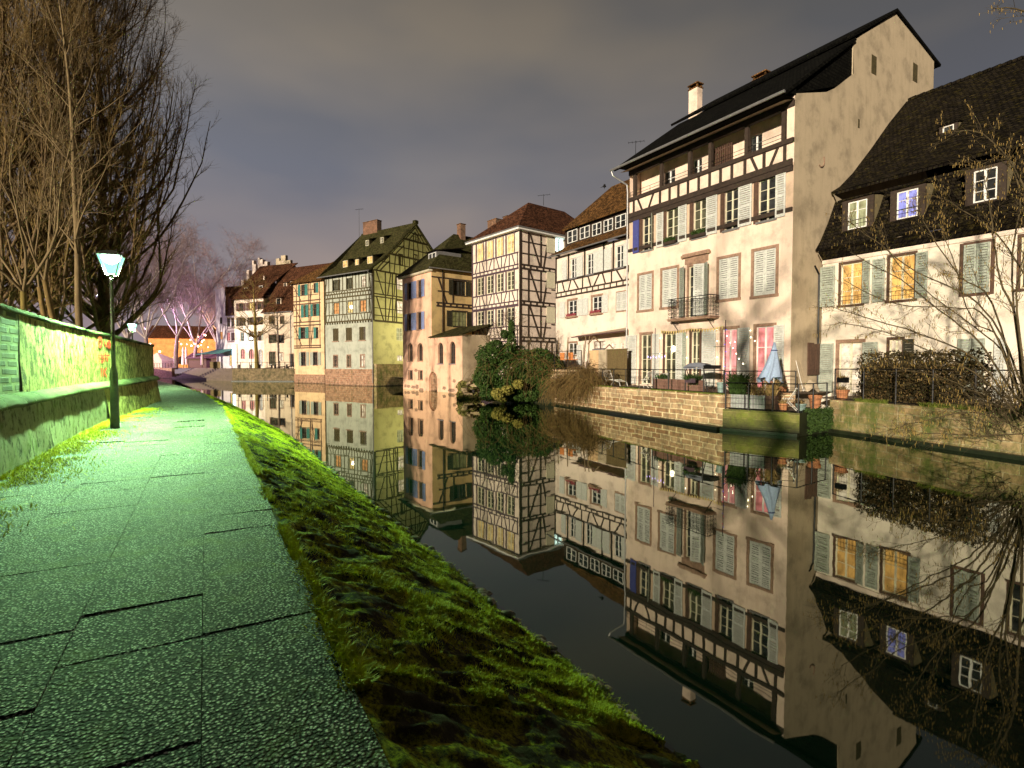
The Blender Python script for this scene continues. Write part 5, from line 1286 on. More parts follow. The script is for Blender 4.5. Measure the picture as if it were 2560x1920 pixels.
# ------------------------------------------------------------ H6: big gable house, grey green front and yellow side
C6 = gp(934, 966); C6.z = 0
d6 = Vector((-1.45, 1, 0)).normalized()
F6 = Fac(fac_from_corner(C6, d6, 815), C6)
def house_gable():
    fa = F6; h = House('gable_house', 'big half timbered gable house with grey green front and yellow green side', 'house', fa)
    L = fa.L; W = fa.w; p = lambda x, y, d=0.0: fa.p(cD(x, y), d)
    sd = Fac(C6, C6 + Vector((-fa.ux.y, fa.ux.x, 0)) * 16); q = lambda x, y, d=0.0: sd.p(cD(x, y), d)
    ze = (p(1010, 668)[1] + p(1380, 618)[1]) / 2
    rows = [((1065, 1108), (1175, 1215), (1275, 1322)),]
    zr1 = (p(1300, 760)[1], p(1300, 670)[1]); zr2 = (p(1298, 955)[1], p(1298, 862)[1]); zr3 = (p(1295, 1180)[1], p(1295, 1075)[1]); zr4 = (p(1297, 1395)[1], p(1297, 1300)[1])
    for (a, b), g in zip(((1057, 1118), (1166, 1220), (1285, 1325)), ('glass_g', 'glass_g', 'lit_w')): window(h, fa, (p(a, 720)[0], p(b, 720)[0], *zr1), g, 'timber_o', 3, 3, sill=False)
    for a, b in ((1065, 1108), (1175, 1215), (1275, 1322)): window(h, fa, (p(a, 900)[0], p(b, 900)[0], *zr2), 'lit_y' if a == 1175 else 'lit_o', 'timber_o', 2, 3, sill=False)
    P = W((p(1195, 0)[0]), 0.08, zr2[0] + 0.8); mb = MB(); mb.lathe(P, [(0.02, 0.25), (0.2, 0.15), (0.24, 0), (0.15, -0.2), (0.02, -0.25)], 10); mb.build('room_lamp', M['bulb'], h.root)
    for a, b in ((1060, 1105), (1163, 1212), (1270, 1320)):
        r = (p(a, 1130)[0], p(b, 1130)[0], *zr3); h.openings(fa).append((*r, False)); um = (r[0] + r[1]) / 2
        shutter(h, fa, r[0], um - 0.01, r[2], r[3], M['timber_o'], dep=0.05); shutter(h, fa, um + 0.01, r[1], r[2], r[3], M['timber_o'], dep=0.05)
        mb = MB(); mb.box(W, r[0] - 0.1, r[1] + 0.1, -0.12, 0, r[2] - 0.14, r[2] - 0.02); mb.build('sill', M['sandstone'], h.root)
    for (a, b), g in zip(((1066, 1098), (1173, 1203), (1281, 1314)), ('glass', 'glass_g', 'lit_w')): window(h, fa, (p(a, 1350)[0], p(b, 1350)[0], *zr4), g, 'sandstone', 2, 3, sur='sandstone', surw=0.1)
    zst = (p(1015, 1035)[1] + p(1370, 1022)[1]) / 2; zbs = p(1370, 1413)[1]
    mb = MB(); wall_grid(mb, fa, 0, L, zbs, zst, h.openings(fa)); wall_grid(mb, fa, 0, L, zst, ze, h.openings(fa)); mb.build('front_wall', M['sage'], h.root)
    mb = MB(); mb.box(W, -0.02, L + 0.03, -0.12, 0.2, -0.3, zbs); mb.build('stone_base', M['basestone'], h.root)
    # timbers front
    mb = MB()
    zm = (p(1012, 832)[1] + p(1370, 815)[1]) / 2
    for z, w in ((zst, 0.2), (zm - 0.2, 0.2), (zm + 0.35, 0.18), (ze - 0.12, 0.22), (zr2[0] - 0.15, 0.14), (zr1[0] - 0.12, 0.14), (zr2[1] + 0.1, 0.12)): mb.box(W, 0, L - 0.2, -0.05, 0, z - w / 2, z + w / 2)
    for k in range(19): u = 0.1 + (L - 0.4) * k / 18; mb.box(W, u - 0.08, u + 0.08, -0.14, 0, zst - 0.35, zst - 0.1); mb.box(W, u - 0.07, u + 0.07, -0.045, 0, zm - 0.1, zm + 0.27)
    for zlo, zhi in ((zst + 0.1, zr2[0] - 0.2), (zm + 0.44, zr1[0] - 0.18)):
        for k in range(17): u = 0.3 + (L - 0.8) * k / 16; s_ = [0, 0.18, 0, -0.18, 0][k % 5]; mb.beam(W, (u - s_, zlo), (u + s_, zhi), 0.12, -0.042 - 0.0006 * k, 0)
    wx = [p(x, 900)[0] for x in (1030, 1060, 1112, 1140, 1170, 1220, 1245, 1270, 1327, 1350)]
    for z0, z1 in ((zr2[0] - 0.15, zm - 0.25), (zr1[0] - 0.12, ze - 0.2)):
        for u in wx: mb.box(W, u - 0.07, u + 0.07, -0.046, 0, z0, z1)
        mb.beam(W, (0.15, z0), (0.5, z1), 0.13, -0.048, 0); mb.beam(W, (L - 0.35, z0), (L - 0.7, z1), 0.13, -0.048, 0)
    for z0, z1 in ((zst, ze),): mb.box(W, 0, 0.18, -0.055, 0, z0, z1); mb.box(W, L - 0.22, L + 0.04, -0.055, 0, z0, z1)
    mb.build('front_timber_frame', M['timber_o'], h.root)
    # side gable
    ap = q(1715, 262); zse = q(1388, 612)[1]; SW = ap[0] * 2
    zA = ap[1]; zE = ze
    for a, b, y0, y1, g in ((1567, 1620, 682, 780, 'lit_w'), (1570, 1620, 870, 970, 'lit_w'), (1567, 1620, 1085, 1185, 'lit_dim'), (1573, 1618, 1303, 1348, 'lit_w'), (1587, 1613, 500, 583, 'glass'), (1702, 1730, 503, 592, 'lit_o'), (1702, 1738, 342, 398, 'glass')):
        r = rect(sd, cD, a, b, y0, y1)
        window(h, sd, r, g, 'timber_o' if y0 < 600 else 'frame', 2, 3, sur='timber_o' if y0 < 1000 else None, surw=0.1, sill=False, cut=(r[3] < zE), rec=0.14 if r[3] < zE else 0.0)
    zsb = (q(1390, 1025)[1]); 
    mb = MB(); wall_grid(mb, sd, 0, SW, -0.2, zE, h.openings(sd)); poly_wall(mb, sd, [(0, zE), (SW, zE), ap]); mb.build('side_wall', M['yellow'], h.root)
    mb = MB()
    L1 = q(1388, 612)[1]; L2 = q(1390, 818)[1]; L3 = zsb
    for z, w in ((L3, 0.28), (L2 + 0.15, 0.16), (L2 - 0.2, 0.16), (zE - 0.05, 0.22), ((L2 + zE) / 2 + 0.15, 0.12), ((L3 + L2) / 2, 0.12), (L3 + 0.75, 0.12)):
        mb.box(sd.w, 0.25, SW - 0.2, -0.05, 0, z - w / 2, z + w / 2)
    for x in (1472, 1528, 1560, 1625): 
        u = q(x, 0)[0]; mb.box(sd.w, u - 0.09, u + 0.09, -0.055, 0, L3, zE)
    for z0, z1 in ((L3 + 0.1, L2 - 0.25), (L2 + 0.22, zE - 0.15)):
        mb.beam(sd.w, (q(1400, 0)[0], z1), (q(1455, 0)[0], z0), 0.15, -0.06, 0); mb.beam(sd.w, (q(1490, 0)[0], z0), (q(1515, 0)[0], z1), 0.14, -0.06, 0); mb.beam(sd.w, (q(1540, 0)[0], z0), (q(1556, 0)[0], z1), 0.12, -0.061, 0)
        for u in np.arange(q(1640, 0)[0], SW - 0.5, 1.3): mb.box(sd.w, u - 0.08, u + 0.08, -0.052, 0, z0, z1)
    for f in (0.34, 0.68):
        z = zE + (zA - zE) * f; a = ap[0] * f; mb.box(sd.w, a, SW - a, -0.05, 0, z - 0.13, z + 0.13)
    for f0, f1 in ((0.0, 0.34), (0.34, 0.68), (0.68, 0.97)):
        z0, z1 = zE + (zA - zE) * f0, zE + (zA - zE) * f1
        for k, u in enumerate(np.arange(ap[0] * (f1 + 0.04), SW - ap[0] * (f1 + 0.04) + 0.01, 0.95)):
            s_ = [0, 0.16, 0, -0.16][k % 4]; mb.beam(sd.w, (u - s_, z0), (u + s_, z1), 0.13, -0.047 - 0.0006 * k, 0)
        for k in range(2):   # slanted studs following the roof slope
            mb.beam(sd.w, (ap[0] * f0 + 0.6 + k * 0.7, z0), (ap[0] * f1 + 0.25, z0 + (z1 - z0) * (0.9 - 0.3 * k)), 0.11, -0.06 - 0.001 * k, 0)
            mb.beam(sd.w, (SW - ap[0] * f0 - 0.6 - k * 0.7, z0), (SW - ap[0] * f1 - 0.25, z0 + (z1 - z0) * (0.9 - 0.3 * k)), 0.11, -0.062 - 0.001 * k, 0)
        zc = (z0 + z1) / 2; a = ap[0] * (f0 + f1) / 2; mb.box(sd.w, a, SW - a, -0.045, 0, zc - 0.06, zc + 0.06)
    mb.box(sd.w, -0.01, 0.26, -0.062, 0, zsb, zE); mb.build('side_timber_frame', M['timber_o'], h.root)
    # projecting stone wall at the foot of the side
    zw = q(1500, 1372)[1]; u1 = q(1640, 0)[0]
    mb = MB(); mb.box(sd.w, 0.02, u1 + 6, -0.6, 0.05, -0.3, zw); mb.build('side_stone_base', M['quay_m'], h.root)
    # roof with a kick at the eaves; verge overhang
    ov = 0.35; kz = zE + 1.5; kt = ap[0] * (kz - zE) / (zA - zE) + 0.0
    mb = MB(); U0, U1 = -0.5, L + ov
    pr = [(-0.9, zE - 0.25), (kt + 0.05, kz + 0.1), (ap[0], zA + 0.15)]
    ulr = p(1290, 345, ap[0])[0]
    mb.slab([W(U0, pr[0][0], pr[0][1]), W(U1, pr[0][0], pr[0][1]), W(U1, pr[1][0], pr[1][1]), W(U0 + 0.8, pr[1][0], pr[1][1])], 0.14)
    mb.slab([W(U0 + 0.8, pr[1][0], pr[1][1]), W(U1, pr[1][0], pr[1][1]), W(U1, pr[2][0], pr[2][1]), W(ulr, pr[2][0], pr[2][1])], 0.14)
    mb.slab([W(ulr, pr[2][0], pr[2][1]), W(U1, pr[2][0], pr[2][1]), W(U1, SW + 0.9, zE - 0.25), W(U0, SW + 0.9, zE - 0.25)], 0.14)
    mb.slab([W(U0, -0.9, zE - 0.25), W(ulr, ap[0], zA + 0.15), W(U0, SW + 0.9, zE - 0.25)], 0.1)
    u = ulr
    while u < U1 - 0.3: mb.tube(W(u, ap[0], zA + 0.15), W(u + 0.4, ap[0], zA + 0.19), 0.13, 0.15, 6); u += 0.42
    mb.build('roof', M['roof_moss'], h.root)
    def rt(z): return (z - kz) / (zA - kz) * (ap[0] - kt) + kt if z > kz else -0.9 + (z - zE + 0.25) / (kz - zE + 0.35) * (kt + 0.95)
    for a, b, y0, y1, g in ((1142, 1178, 548, 600, 'lit_a'), (1240, 1266, 538, 582, 'lit_a'), (1337, 1376, 514, 570, 'lit_a'), (1322, 1346, 385, 430, 'glass'), (1440, 1464, 362, 408, 'glass')):
        dd = 1.3 if y0 > 450 else 5.0
        for _ in range(6):
            z = p(a, y1, dd)[1]; dd = rt(z) - 0.1
        r = rect(fa, cD, a, b, y0, y1, dd); f2 = fa.off(dd); window(h, f2, r, g, 'frame', 2, 2, cut=False, rec=0.0, sill=False, name='dormer_window')
        mb = MB(); mb.box(f2.w, r[0] - 0.12, r[1] + 0.12, 0.01, max(0.5, rt(r[3]) - dd + 0.4), r[2] - 0.12, r[3] + 0.12); mb.build('dormer_casing', M['timber_o'], h.root)
        mb = MB(); bk = rt(r[3] + 0.5) - dd + 1.2; mb.slab([f2.w(r[0] - 0.3, -0.2, r[3] + 0.14), f2.w(r[1] + 0.3, -0.2, r[3] + 0.14), f2.w(r[1] + 0.3, bk, r[3] + 0.95), f2.w(r[0] - 0.3, bk, r[3] + 0.95)], 0.08); mb.build('dormer_roof', M['roof_moss'], h.root)
    r = rect(fa, cD, 1318, 1430, 240, 335, ap[0] + 0.3); chimney(h, fa.w((r[0] + r[1]) / 2, ap[0] + 0.3, r[2]), r[1] - r[0], 0.9, r[3] - r[2], fa.ang, M['brick'], cap=False)
    gutter(h, [W(U0, -0.95, zE - 0.3), W(U1, -0.95, zE - 0.3)], 0.07)
    mb = MB(); mb.path([W(L - 0.02, -0.9, zE - 0.35), W(L + 0.02, -0.12, zE - 1.0), W(L + 0.02, -0.14, 0.4)], 0.06, 5); mb.build('downpipe', M['zinc'], h.root)
    mb = MB(); mb.box(sd.w, ap[0] - 0.3, ap[0] + 0.3, -0.4, 0.2, zA + 0.1, zA + 0.6); mb.build('gable_cap', M['roof_moss'], h.root)
    return h, ap, sd
H6, ap6, S6 = house_gable()
# ================================================================== FAR HOUSES
GZ = 2.3   # level of the far quay
def simple_house(name, label, A, B, wallmat, zb, ze, wins, roofpoly=None, timberm=None):
    fa = Fac(A, B); h = House(name, label, 'house', fa); return h, fa
# H7 narrow peach house with green shutters
F7 = Fac(gp(736.7, 957.5), gp(812, 959.5))
def house_narrow():
    fa = F7; h = House('narrow_house', 'narrow peach half timbered house with teal green shutters', 'house', fa)
    L = fa.L; W = fa.w; p = lambda x, y, d=0.0: fa.p(cD(x, y), d)
    ze = (p(765, 735)[1] + p(950, 705)[1]) / 2; zt = (p(760, 1237)[1] + p(980, 1237)[1]) / 2
    R_ = [((806, 838, 738, 828), ((785, 804), (841, 862)), 0), ((905, 928, 725, 805), ((928, 946),), 0),
          ((830, 850, 900, 1000), ((808, 828), (846, 864)), 1), ((903, 930, 893, 990), ((884, 901), (932, 951)), 1),
          ((806, 838, 1078, 1168), ((786, 804), (840, 864)), 2), ((928, 944, 1078, 1168), ((906, 926),), 2),
          ((807, 842, 1278, 1385), ((785, 804), (845, 866)), 3), ((904, 936, 1278, 1380), ((876, 900), (938, 960)), 3)]
    for r, sh, k in R_:
        q = rect(fa, cD, *r); window(h, fa, q, 'glass', 'timber_b', 2, 3, sur='sandstone' if k == 3 else None, surw=0.1, sill=k == 3, arch=False)
        for a, b in sh: shutter(h, fa, p(a, 900)[0], p(b, 900)[0], q[2], q[3], M['shut_teal'] if k != 3 else M['shut_g'])
    zb = p(870, 1455)[1]
    mb = MB(); wall_grid(mb, fa, 0, L, zb, ze, h.openings(fa)); mb.quad(W(L, 0, 0), W(L, 8, 0), W(L, 8, ze), W(L, 0, ze)); mb.quad(W(0, 0, 0), W(0, 8, 0), W(0, 8, ze), W(0, 0, ze)); mb.build('wall', M['peach'], h.root)
    mb = MB(); mb.box(W, -0.02, L + 0.02, -0.06, 0.3, -0.3, zb); mb.build('stone_base', M['basestone'], h.root)
    mb = MB(); ur = p(945, 900)[0]
    for y in (865, 890, 1035, 1062, 1225, 1242): z = p(870, y)[1]; mb.box(W, 0, ur + (0.5 if y > 860 else 0), -0.06, 0, z - 0.09, z + 0.09)
    for x in (770, 795, 870, 882, 955): u = p(x, 900)[0]; mb.box(W, u - 0.07, u + 0.07, -0.05, 0, zt, ze)
    for ya, yb in ((745, 862), (893, 1033), (1065, 1222)):
        z1, z0 = p(870, ya)[1], p(870, yb)[1]
        for f in (0.35, 0.7): zz = z0 + (z1 - z0) * f; mb.box(W, 0.1, ur, -0.045, 0, zz - 0.05, zz + 0.05)
        mb.beam(W, (0.15, z1), (p(795, 0)[0], z0), 0.12, -0.055, 0); mb.beam(W, (p(870, 0)[0], z0), (p(890, 0)[0], z1), 0.1, -0.056, 0)
        u = p(856, 0)[0]; mb.box(W, u - 0.05, u + 0.05, -0.048, 0, z0, z0 + (z1 - z0) * 0.3)
    mb.build('timber_frame', M['timber_b'], h.root)
    zr = fa.p(cD(1000, 550), 3.0)[1]; ul, ur_ = fa.p(cD(940, 560), 3)[0], fa.p(cD(1010, 550), 3)[0]
    mb = MB(); A, B, C_, D_ = W(-0.5, -0.7, ze), W(L + 0.2, -0.7, ze), W(L + 0.2, 8, ze), W(-0.5, 8, ze); E, G = W(L * 0.93, 3.2, zr), W(L * 1.25, 5.2, zr)
    mb.slab([A, B, E], 0.14); mb.slab([B, W(L + 1.5, 5, ze), G, E], 0.14); mb.slab([D_, A, E, G], 0.14); mb.build('roof', M['roof_brown'], h.root)
    return h
H7 = house_narrow()
def w3(x, y, Y): q = at_y(x, y, Y); return q
def house_white(name, label, x0, x1, Y0, Y1, mat, wins, eave_px, roof):
    A, B = w3(x0, 918, Y0), w3(x1, 918, Y1); fa = Fac(A, B); h = House(name, label, 'house', fa); L = fa.L; W = fa.w
    ze = fa.p(cD(*eave_px))[1]
    for r, g, f, sh in wins:
        q = rect(fa, cD, *r); 
        window(h, fa, q, g, f, 2, 3, sur='sandstone' if g != 'shut' else None, surw=0.1, sill=False, arch=(sh == 'arch'))
        if sh and sh != 'arch':
            w = (q[1] - q[0]) * 0.5
            shutter(h, fa, q[0] - w - 0.12, q[0] - 0.12, q[2], q[3], M[sh]); shutter(h, fa, q[1] + 0.12, q[1] + w + 0.12, q[2], q[3], M[sh])
    mb = MB(); wall_grid(mb, fa, 0, L, GZ - 0.3, ze, h.openings(fa)); mb.quad(W(0, 0, GZ), W(0, 9, GZ), W(0, 9, ze), W(0, 0, ze)); mb.quad(W(L, 0, GZ), W(L, 9, GZ), W(L, 9, ze), W(L, 0, ze)); mb.build('wall', M[mat], h.root)
    return h, fa, ze
# H8b
h8b, f8b, z8b = house_white('cream_house', 'cream quay house with a steep brown mansard roof behind the bare quay tree', 661, 737, 103, 99, 'cream',
    [((553, 597, 990, 1052), 'glass_g', 'timber_b', None), ((640, 672, 990, 1052), 'glass_g', 'timber_b', None), ((550, 610, 1138, 1205), 'glass_g', 'timber_b', None), ((628, 670, 1140, 1205), 'glass', 'timber_b', None),
     ((552, 603, 1275, 1385), 'glass_g', 'timber_b', None), ((626, 662, 1282, 1348), 'lit_w', 'timber_b', None), ((718, 748, 1292, 1392), 'glass', 'timber_b', None)], (640, 958), None)
def roof8b():
    h, fa = h8b, f8b; W = fa.w; L = fa.L; p = lambda x, y, d: fa.p(cD(x, y), d)
    z1 = p(640, 850, 1.4)[1]; z2 = p(740, 603, 6.5)[1]; ur = p(690, 603, 6.5)[0]
    mb = MB()
    mb.slab([W(-0.3, -0.5, z8b), W(L + 1.5, -0.5, z8b), W(L + 1.5, 1.4, z1), W(0.3, 1.4, z1)], 0.12)
    mb.slab([W(0.0, 1.2, z1), W(L + 1.5, 1.2, z1), W(L + 3, 6.5, z2), W(ur, 6.5, z2)], 0.14)
    mb.slab([W(L + 3, 6.5, z2), W(ur, 6.5, z2), W(0.3, 12, z1), W(L + 3, 12, z1)], 0.14)
    mb.slab([W(0.0, 1.2, z1), W(ur, 6.5, z2), W(0.0, 12, z1)], 0.12)
    mb.build('roof', M['roof_red'], h.root)
    for r, dd, g in (((612, 640, 850, 930), 0.6, 'glass'), ((672, 686, 728, 760), 3.2, 'glass'), ((725, 740, 715, 750), 3.2, 'glass')):
        q = rect(fa, cD, *r, dd); f2 = fa.off(dd); window(h, f2, q, g, 'timber_b', 1, 2, cut=False, rec=0.0, sill=False, name='dormer_window')
        mb = MB(); mb.prism(lambda a, b, z: f2.w(b, a, z), [(0.02, q[2] - 0.1), (0.02, q[3] + 0.15), (2.6, q[3] + 0.25), (1.3, q[2] + 0.2)], q[0] - 0.2, q[1] + 0.25); mb.build('dormer_casing', M['cream'], h.root)
        mb = MB(); mb.slab([f2.w(q[0] - 0.35, -0.25, q[3] + 0.16), f2.w(q[1] + 0.4, -0.25, q[3] + 0.16), f2.w(q[1] + 0.4, 3, q[3] + 0.7), f2.w(q[0] - 0.35, 3, q[3] + 0.7)], 0.08); mb.build('dormer_roof', M['roof_dark'], h.root)
    gutter(h, [W(-0.2, -0.55, z8b - 0.05), W(L, -0.55, z8b - 0.05), W(L - 0.9, -0.1, z8b - 0.9), W(L - 0.9, -0.1, GZ)], 0.06)
    # brown stepped gable wall rising behind
    mb = MB()
    for a, b, y in ((605, 632, 532), (632, 650, 548), (645, 682, 508), (682, 700, 552), (690, 720, 545), (720, 745, 590)):
        u0, u1 = p(a, 560, 9)[0], p(b, 560, 9)[0]; mb.box(W, u0, u1 + 0.001, 9 + 0.01 * a / 700, 9.6, z1 - 1, p(a, y, 9)[1])
    mb.build('stepped_gable_wall', M['gable'], h.root)
roof8b()
h8a, f8a, z8a = house_white('rose_white_house', 'rose white quay house with wine red shutters and pale stepped gable wall', 588, 661, 107, 104, 'rose',
    [((312, 345, 888, 950), 'glass', 'timber_b', 'shut_wine'), ((392, 428, 882, 945), 'lit_y', 'timber_b', 'shut_wine'), ((458, 490, 876, 935), 'glass', 'timber_b', 'shut_wine'), ((312, 344, 1003, 1068), 'glass', 'timber_b', 'shut_dark'),
     ((398, 424, 1000, 1060), 'glass', 'timber_b', 'shut_dark'), ((458, 485, 998, 1058), 'glass', 'timber_b', 'shut_dark'), ((326, 350, 1120, 1190), 'glass', 'shut_g', None), ((395, 425, 1118, 1190), 'glass', 'timber_b', 'shut_g'), ((465, 490, 1115, 1186), 'glass', 'timber_b', 'shut_g'),
     ((327, 357, 1255, 1330), 'lit_pw', 'timber_b', 'arch'), ((393, 427, 1255, 1330), 'lit_pw', 'timber_b', 'arch'), ((470, 498, 1258, 1390), 'lit_w', 'shut_sky', 'arch')], (395, 852), None)
def roof8a():
    h, fa = h8a, f8a; W = fa.w; L = fa.L; p = lambda x, y, d: fa.p(cD(x, y), d)
    z1 = p(400, 745, 1.8)[1]; z2 = p(560, 585, 7)[1]; ur = p(478, 600, 7)[0]
    mb = MB()
    mb.slab([W(-0.4, -0.6, z8a), W(L + 0.3, -0.6, z8a), W(L + 0.3, 1.8, z1), W(1.2, 1.8, z1)], 0.12)
    mb.slab([W(1.2, 1.8, z1), W(L + 0.3, 1.8, z1), W(L + 2, 7, z2), W(ur, 7, z2)], 0.14)
    mb.slab([W(-0.4, -0.6, z8a), W(1.2, 1.8, z1), W(ur, 7, z2), W(0, 13, z1)], 0.1)
    mb.build('roof', M['roof_red'], h.root)
    mb = MB()
    for a, b, y in ((318, 336, 702), (360, 378, 622), (404, 416, 545), (416, 432, 575), (448, 462, 522), (462, 486, 536), (486, 500, 575), (500, 522, 552)):
        u0, u1 = p(a, 600, 8)[0], p(b, 600, 8)[0]; mb.box(W, u0, u1, 8 + 0.001 * a, 8.8 + 0.001 * a, z8a - 1, p(a, y, 8)[1])
    mb.build('stepped_gable_wall', M['rose'], h.root)
    for r, dd in (((355, 380, 765, 808), 1.2), ((472, 500, 748, 792), 1.2)):
        q = rect(fa, cD, *r, dd); f2 = fa.off(dd); window(h, f2, q, 'glass', 'frame_w', 1, 1, cut=False, rec=0.0, sill=False, name='dormer_window')
        mb = MB(); mb.box(f2.w, q[0] - 0.1, q[1] + 0.1, 0.01, 2.4, q[2] - 0.1, q[3] + 0.15); mb.build('dormer_casing', M['timber_b'], h.root)
    mb = MB()
    for a, b in ((536, 545),): u0, u1 = p(a, 680, 4)[0], p(b, 680, 4)[0]; mb.box(W, u0, u1, 3, 3.4, p(a, 775, 4)[1], p(a, 675, 4)[1])
    mb.build('chimney_flue', M['rose'], h.root)
roof8a()
# H9 lilac lit gable house at the far left
def house_lilac():
    A, B = w3(542, 918, 112), w3(590, 918, 108); fa = Fac(A, B); h = House('lilac_lit_house', 'small half timbered house with a lilac lit gable and red lit windows, far left', 'house', fa)
    W = fa.w; L = fa.L; p = lambda x, y, d=0.0: fa.p(cD(x, y), d)
    uc = p(205, 0)[0]; zg = p(175, 760)[1]; zl = p(215, 950)[1]; za = p(143, 780)[1]; ua = p(175, 0)[0]
    for r, g, f in (((160, 180, 1115, 1175), 'lit_o', 'timber_b'), ((158, 176, 1000, 1050), 'glass', 'timber_b'), ((178, 190, 895, 940), 'glass', 'timber_b'), ((215, 240, 1000, 1075), 'glass', 'shut_wine'), ((248, 280, 1000, 1075), 'glass', 'shut_wine'), ((212, 240, 1120, 1185), 'lit_p', 'shut_wine'), ((248, 282, 1120, 1185), 'glass', 'shut_wine'), ((235, 262, 1300, 1385), 'lit_y', 'timber_b')):
        window(h, fa, rect(fa, cD, *r), g, f, 2, 3, sill=False)
    mb = MB(); wall_grid(mb, fa, 0, L, GZ - 0.3, p(215, 985)[1], h.openings(fa))
    zk = p(215, 985)[1]; mb.add([W(0, 0, zk), W(uc, 0, zk), W(uc, 0, zl), W(ua, 0, zg), W(0, 0, za)], [(0, 1, 2, 3, 4)]); mb.quad(W(0, 0, GZ), W(0, 9, GZ), W(0, 9, za), W(0, 0, za)); mb.build('wall', M['lilac'], h.root)
    mb = MB()
    for y in (1085, 1110, 1195): z = p(240, y)[1]; mb.box(W, uc - 0.3, L, -0.06, 0, z - 0.1, z + 0.1)
    for u in np.linspace(uc - 0.2, L - 0.1, 7): mb.box(W, u - 0.06, u + 0.06, -0.05, 0, p(240, 1195)[1], p(240, 1088)[1])
    mb.build('timber_frame', M['shut_wine'], h.root)
    z2 = p(320, 765, 4)[1]
    mb = MB(); mb.slab([W(uc - 0.1, -0.5, zk - 0.1), W(L + 1, -0.5, zk - 0.1), W(L + 1.5, 4, z2), W(ua, 0.3, zg + 0.1)], 0.12); mb.slab([W(ua, 0.3, zg + 0.1), W(L + 1.5, 4, z2), W(L + 1.5, 9, zk), W(0, 9, za)], 0.1); mb.build('roof', M['roof_red'], h.root)
    # shop awning and lit shop window
    z = p(200, 1262)[1]; mb = MB(); mb.slab([W(-2.8, -3.0, z - 0.9), W(uc + 2.5, -3.0, z - 0.7), W(uc + 2.5, 0, z + 0.3), W(0, 0, z + 0.2)], 0.06); mb.build('awning', M['shut_teal'], h.root)
    q = rect(fa, cD, 262, 318, 1222, 1385); mb = MB(); mb.box(W, q[0], min(q[1], L + 2), -0.14, -0.05, q[2], q[3]); mb.build('lit_shop_window', M['lit_shop'], h.root)
    return h
M['lit_shop'] = m_emit('cyan_white_shop_light', (0.62, 0.9, 1.0), 3.2)
H9 = house_lilac()

# ================================================================== QUAYS AND TERRACES
def wallseg(t, P, Q, z0, z1, th, mat, name='wall_face', cap=None):
    fa = Fac(P, Q); mb = MB(); mb.box(fa.w, 0, fa.L, 0, th, z0, z1); return mb.build(name, mat, t), fa
P0 = gp(1385, 1010.5); P1 = gp(1500, 1029); P2 = gp(1806, 1075); P3 = gp(1998, 1091); P4 = gp(2073, 1079); P5 = gp(2560, 1150); P6 = P5 + (P5 - P4) * 1.2
for q_ in (P0, P1, P2, P3, P4, P5, P6): q_.z = 0
t = thing('quay_wall', 'pale sandstone block river wall under the pink house terrace', 'river wall', tuple(P1)); FWA = Fac(P0, P2); FWA2 = FWA
ZT = 1.55; ZL = 0.92; ZR = 1.36
wallseg(t, P0, P2, -0.4, ZT, 0.5, M['quay'])
mb = MB(); mb.box(FWA.w, -0.05, FWA.L, -0.32, 0.02, -0.3, 0.14); mb.build('foot_ledge', M['wet_stone'] if 'wet_stone' in M else m_plain('wet_black_algae_stone', (0.012, 0.016, 0.006), 0.5, 0.5, 4), t)
M['wet_stone'] = bpy.data.materials['wet_black_algae_stone']
t = thing('quay_wall', 'low mossy green river wall below the blue parasol and planters', 'river wall', tuple(P2))
FWB, FWC = Fac(P2, P3), Fac(P3, P4)
wallseg(t, P2, P3, -0.4, ZL, 0.5, M['quay_bm'] if 'quay_bm' in M else m_stone('bright_mossy_wall', (0.10, 0.10, 0.03), (0.20, 0.19, 0.06), (0.30, 0.29, 0.10), 0.6, 0.3, (0.13, 0.155, 0.015), 0.5, 0.015, (0.22, 0.85)))
mb = MB(); mb.box(FWC.w, 0, FWC.L, 0, 0.5, -0.4, ZL); mb.build('end_face', M['wet_stone'], t)
mb = MB(); mb.box(FWB.w, 0, FWB.L, -0.28, 0.02, -0.3, 0.12); mb.build('foot_ledge', M['wet_stone'], t)
t = thing('quay_wall', 'long mossy stone river wall under the hedge of the whitish house', 'river wall', tuple(P4))
wallseg(t, P4, P6, -0.4, ZR, 0.5, M['quay_m']); FWD = Fac(P4, P6)
mb = MB(); mb.box(FWD.w, 0, FWD.L, -0.22, 0.02, -0.3, 0.13); mb.build('foot_ledge', M['wet_stone'], t)
xy = lambda v: (v.x, v.y)
E1 = F2.w(0, 6, 0); B1_ = P2 + Vector((0.9, 1.5, 0)); B2_ = P4 + Vector((-0.4, 2.0, 0))
M['terrace'] = m_plain('terrace_paving', (0.16, 0.12, 0.08), 0.9, 0.3, 3)
i = 0.45
sheet('terrace_ground', [xy(P0 + Vector((0.3, 0.2, 0))), xy(FWA.w(FWA.L, i, 0)), xy(B1_), xy(B2_), xy(P4 + Vector((0.5, 2.0, 0))), xy(F2.w(F2.L, 6, 0)), xy(F2.w(0, 6, 0)), xy(F3.w(0, 6, 0)), xy(F3.w(-1, -2, 0))], ZT - 0.04, M['terrace'])
sheet('lower_terrace_ground', [xy(FWB.w(0.0, i, 0)), xy(FWB.w(FWB.L - 0.3, i, 0)), xy(FWC.w(FWC.L, i, 0)), xy(P4 + Vector((0.5, 2.1, 0))), xy(B2_), xy(B1_)], ZL - 0.03, M['terrace'])
sheet('garden_ground', [xy(FWD.w(0.0, i, 0)), xy(FWD.w(FWD.L, i, 0)), (60, 8), (60, 60), xy(F1.w(0, 9, 0)), xy(P4 + Vector((0.6, 2.0, 0)))], ZR - 0.03, M['terrace'])
t = thing('quay_wall', 'dark overgrown river wall hidden behind the green bush', 'river wall', tuple(gp(1250, 1003)))
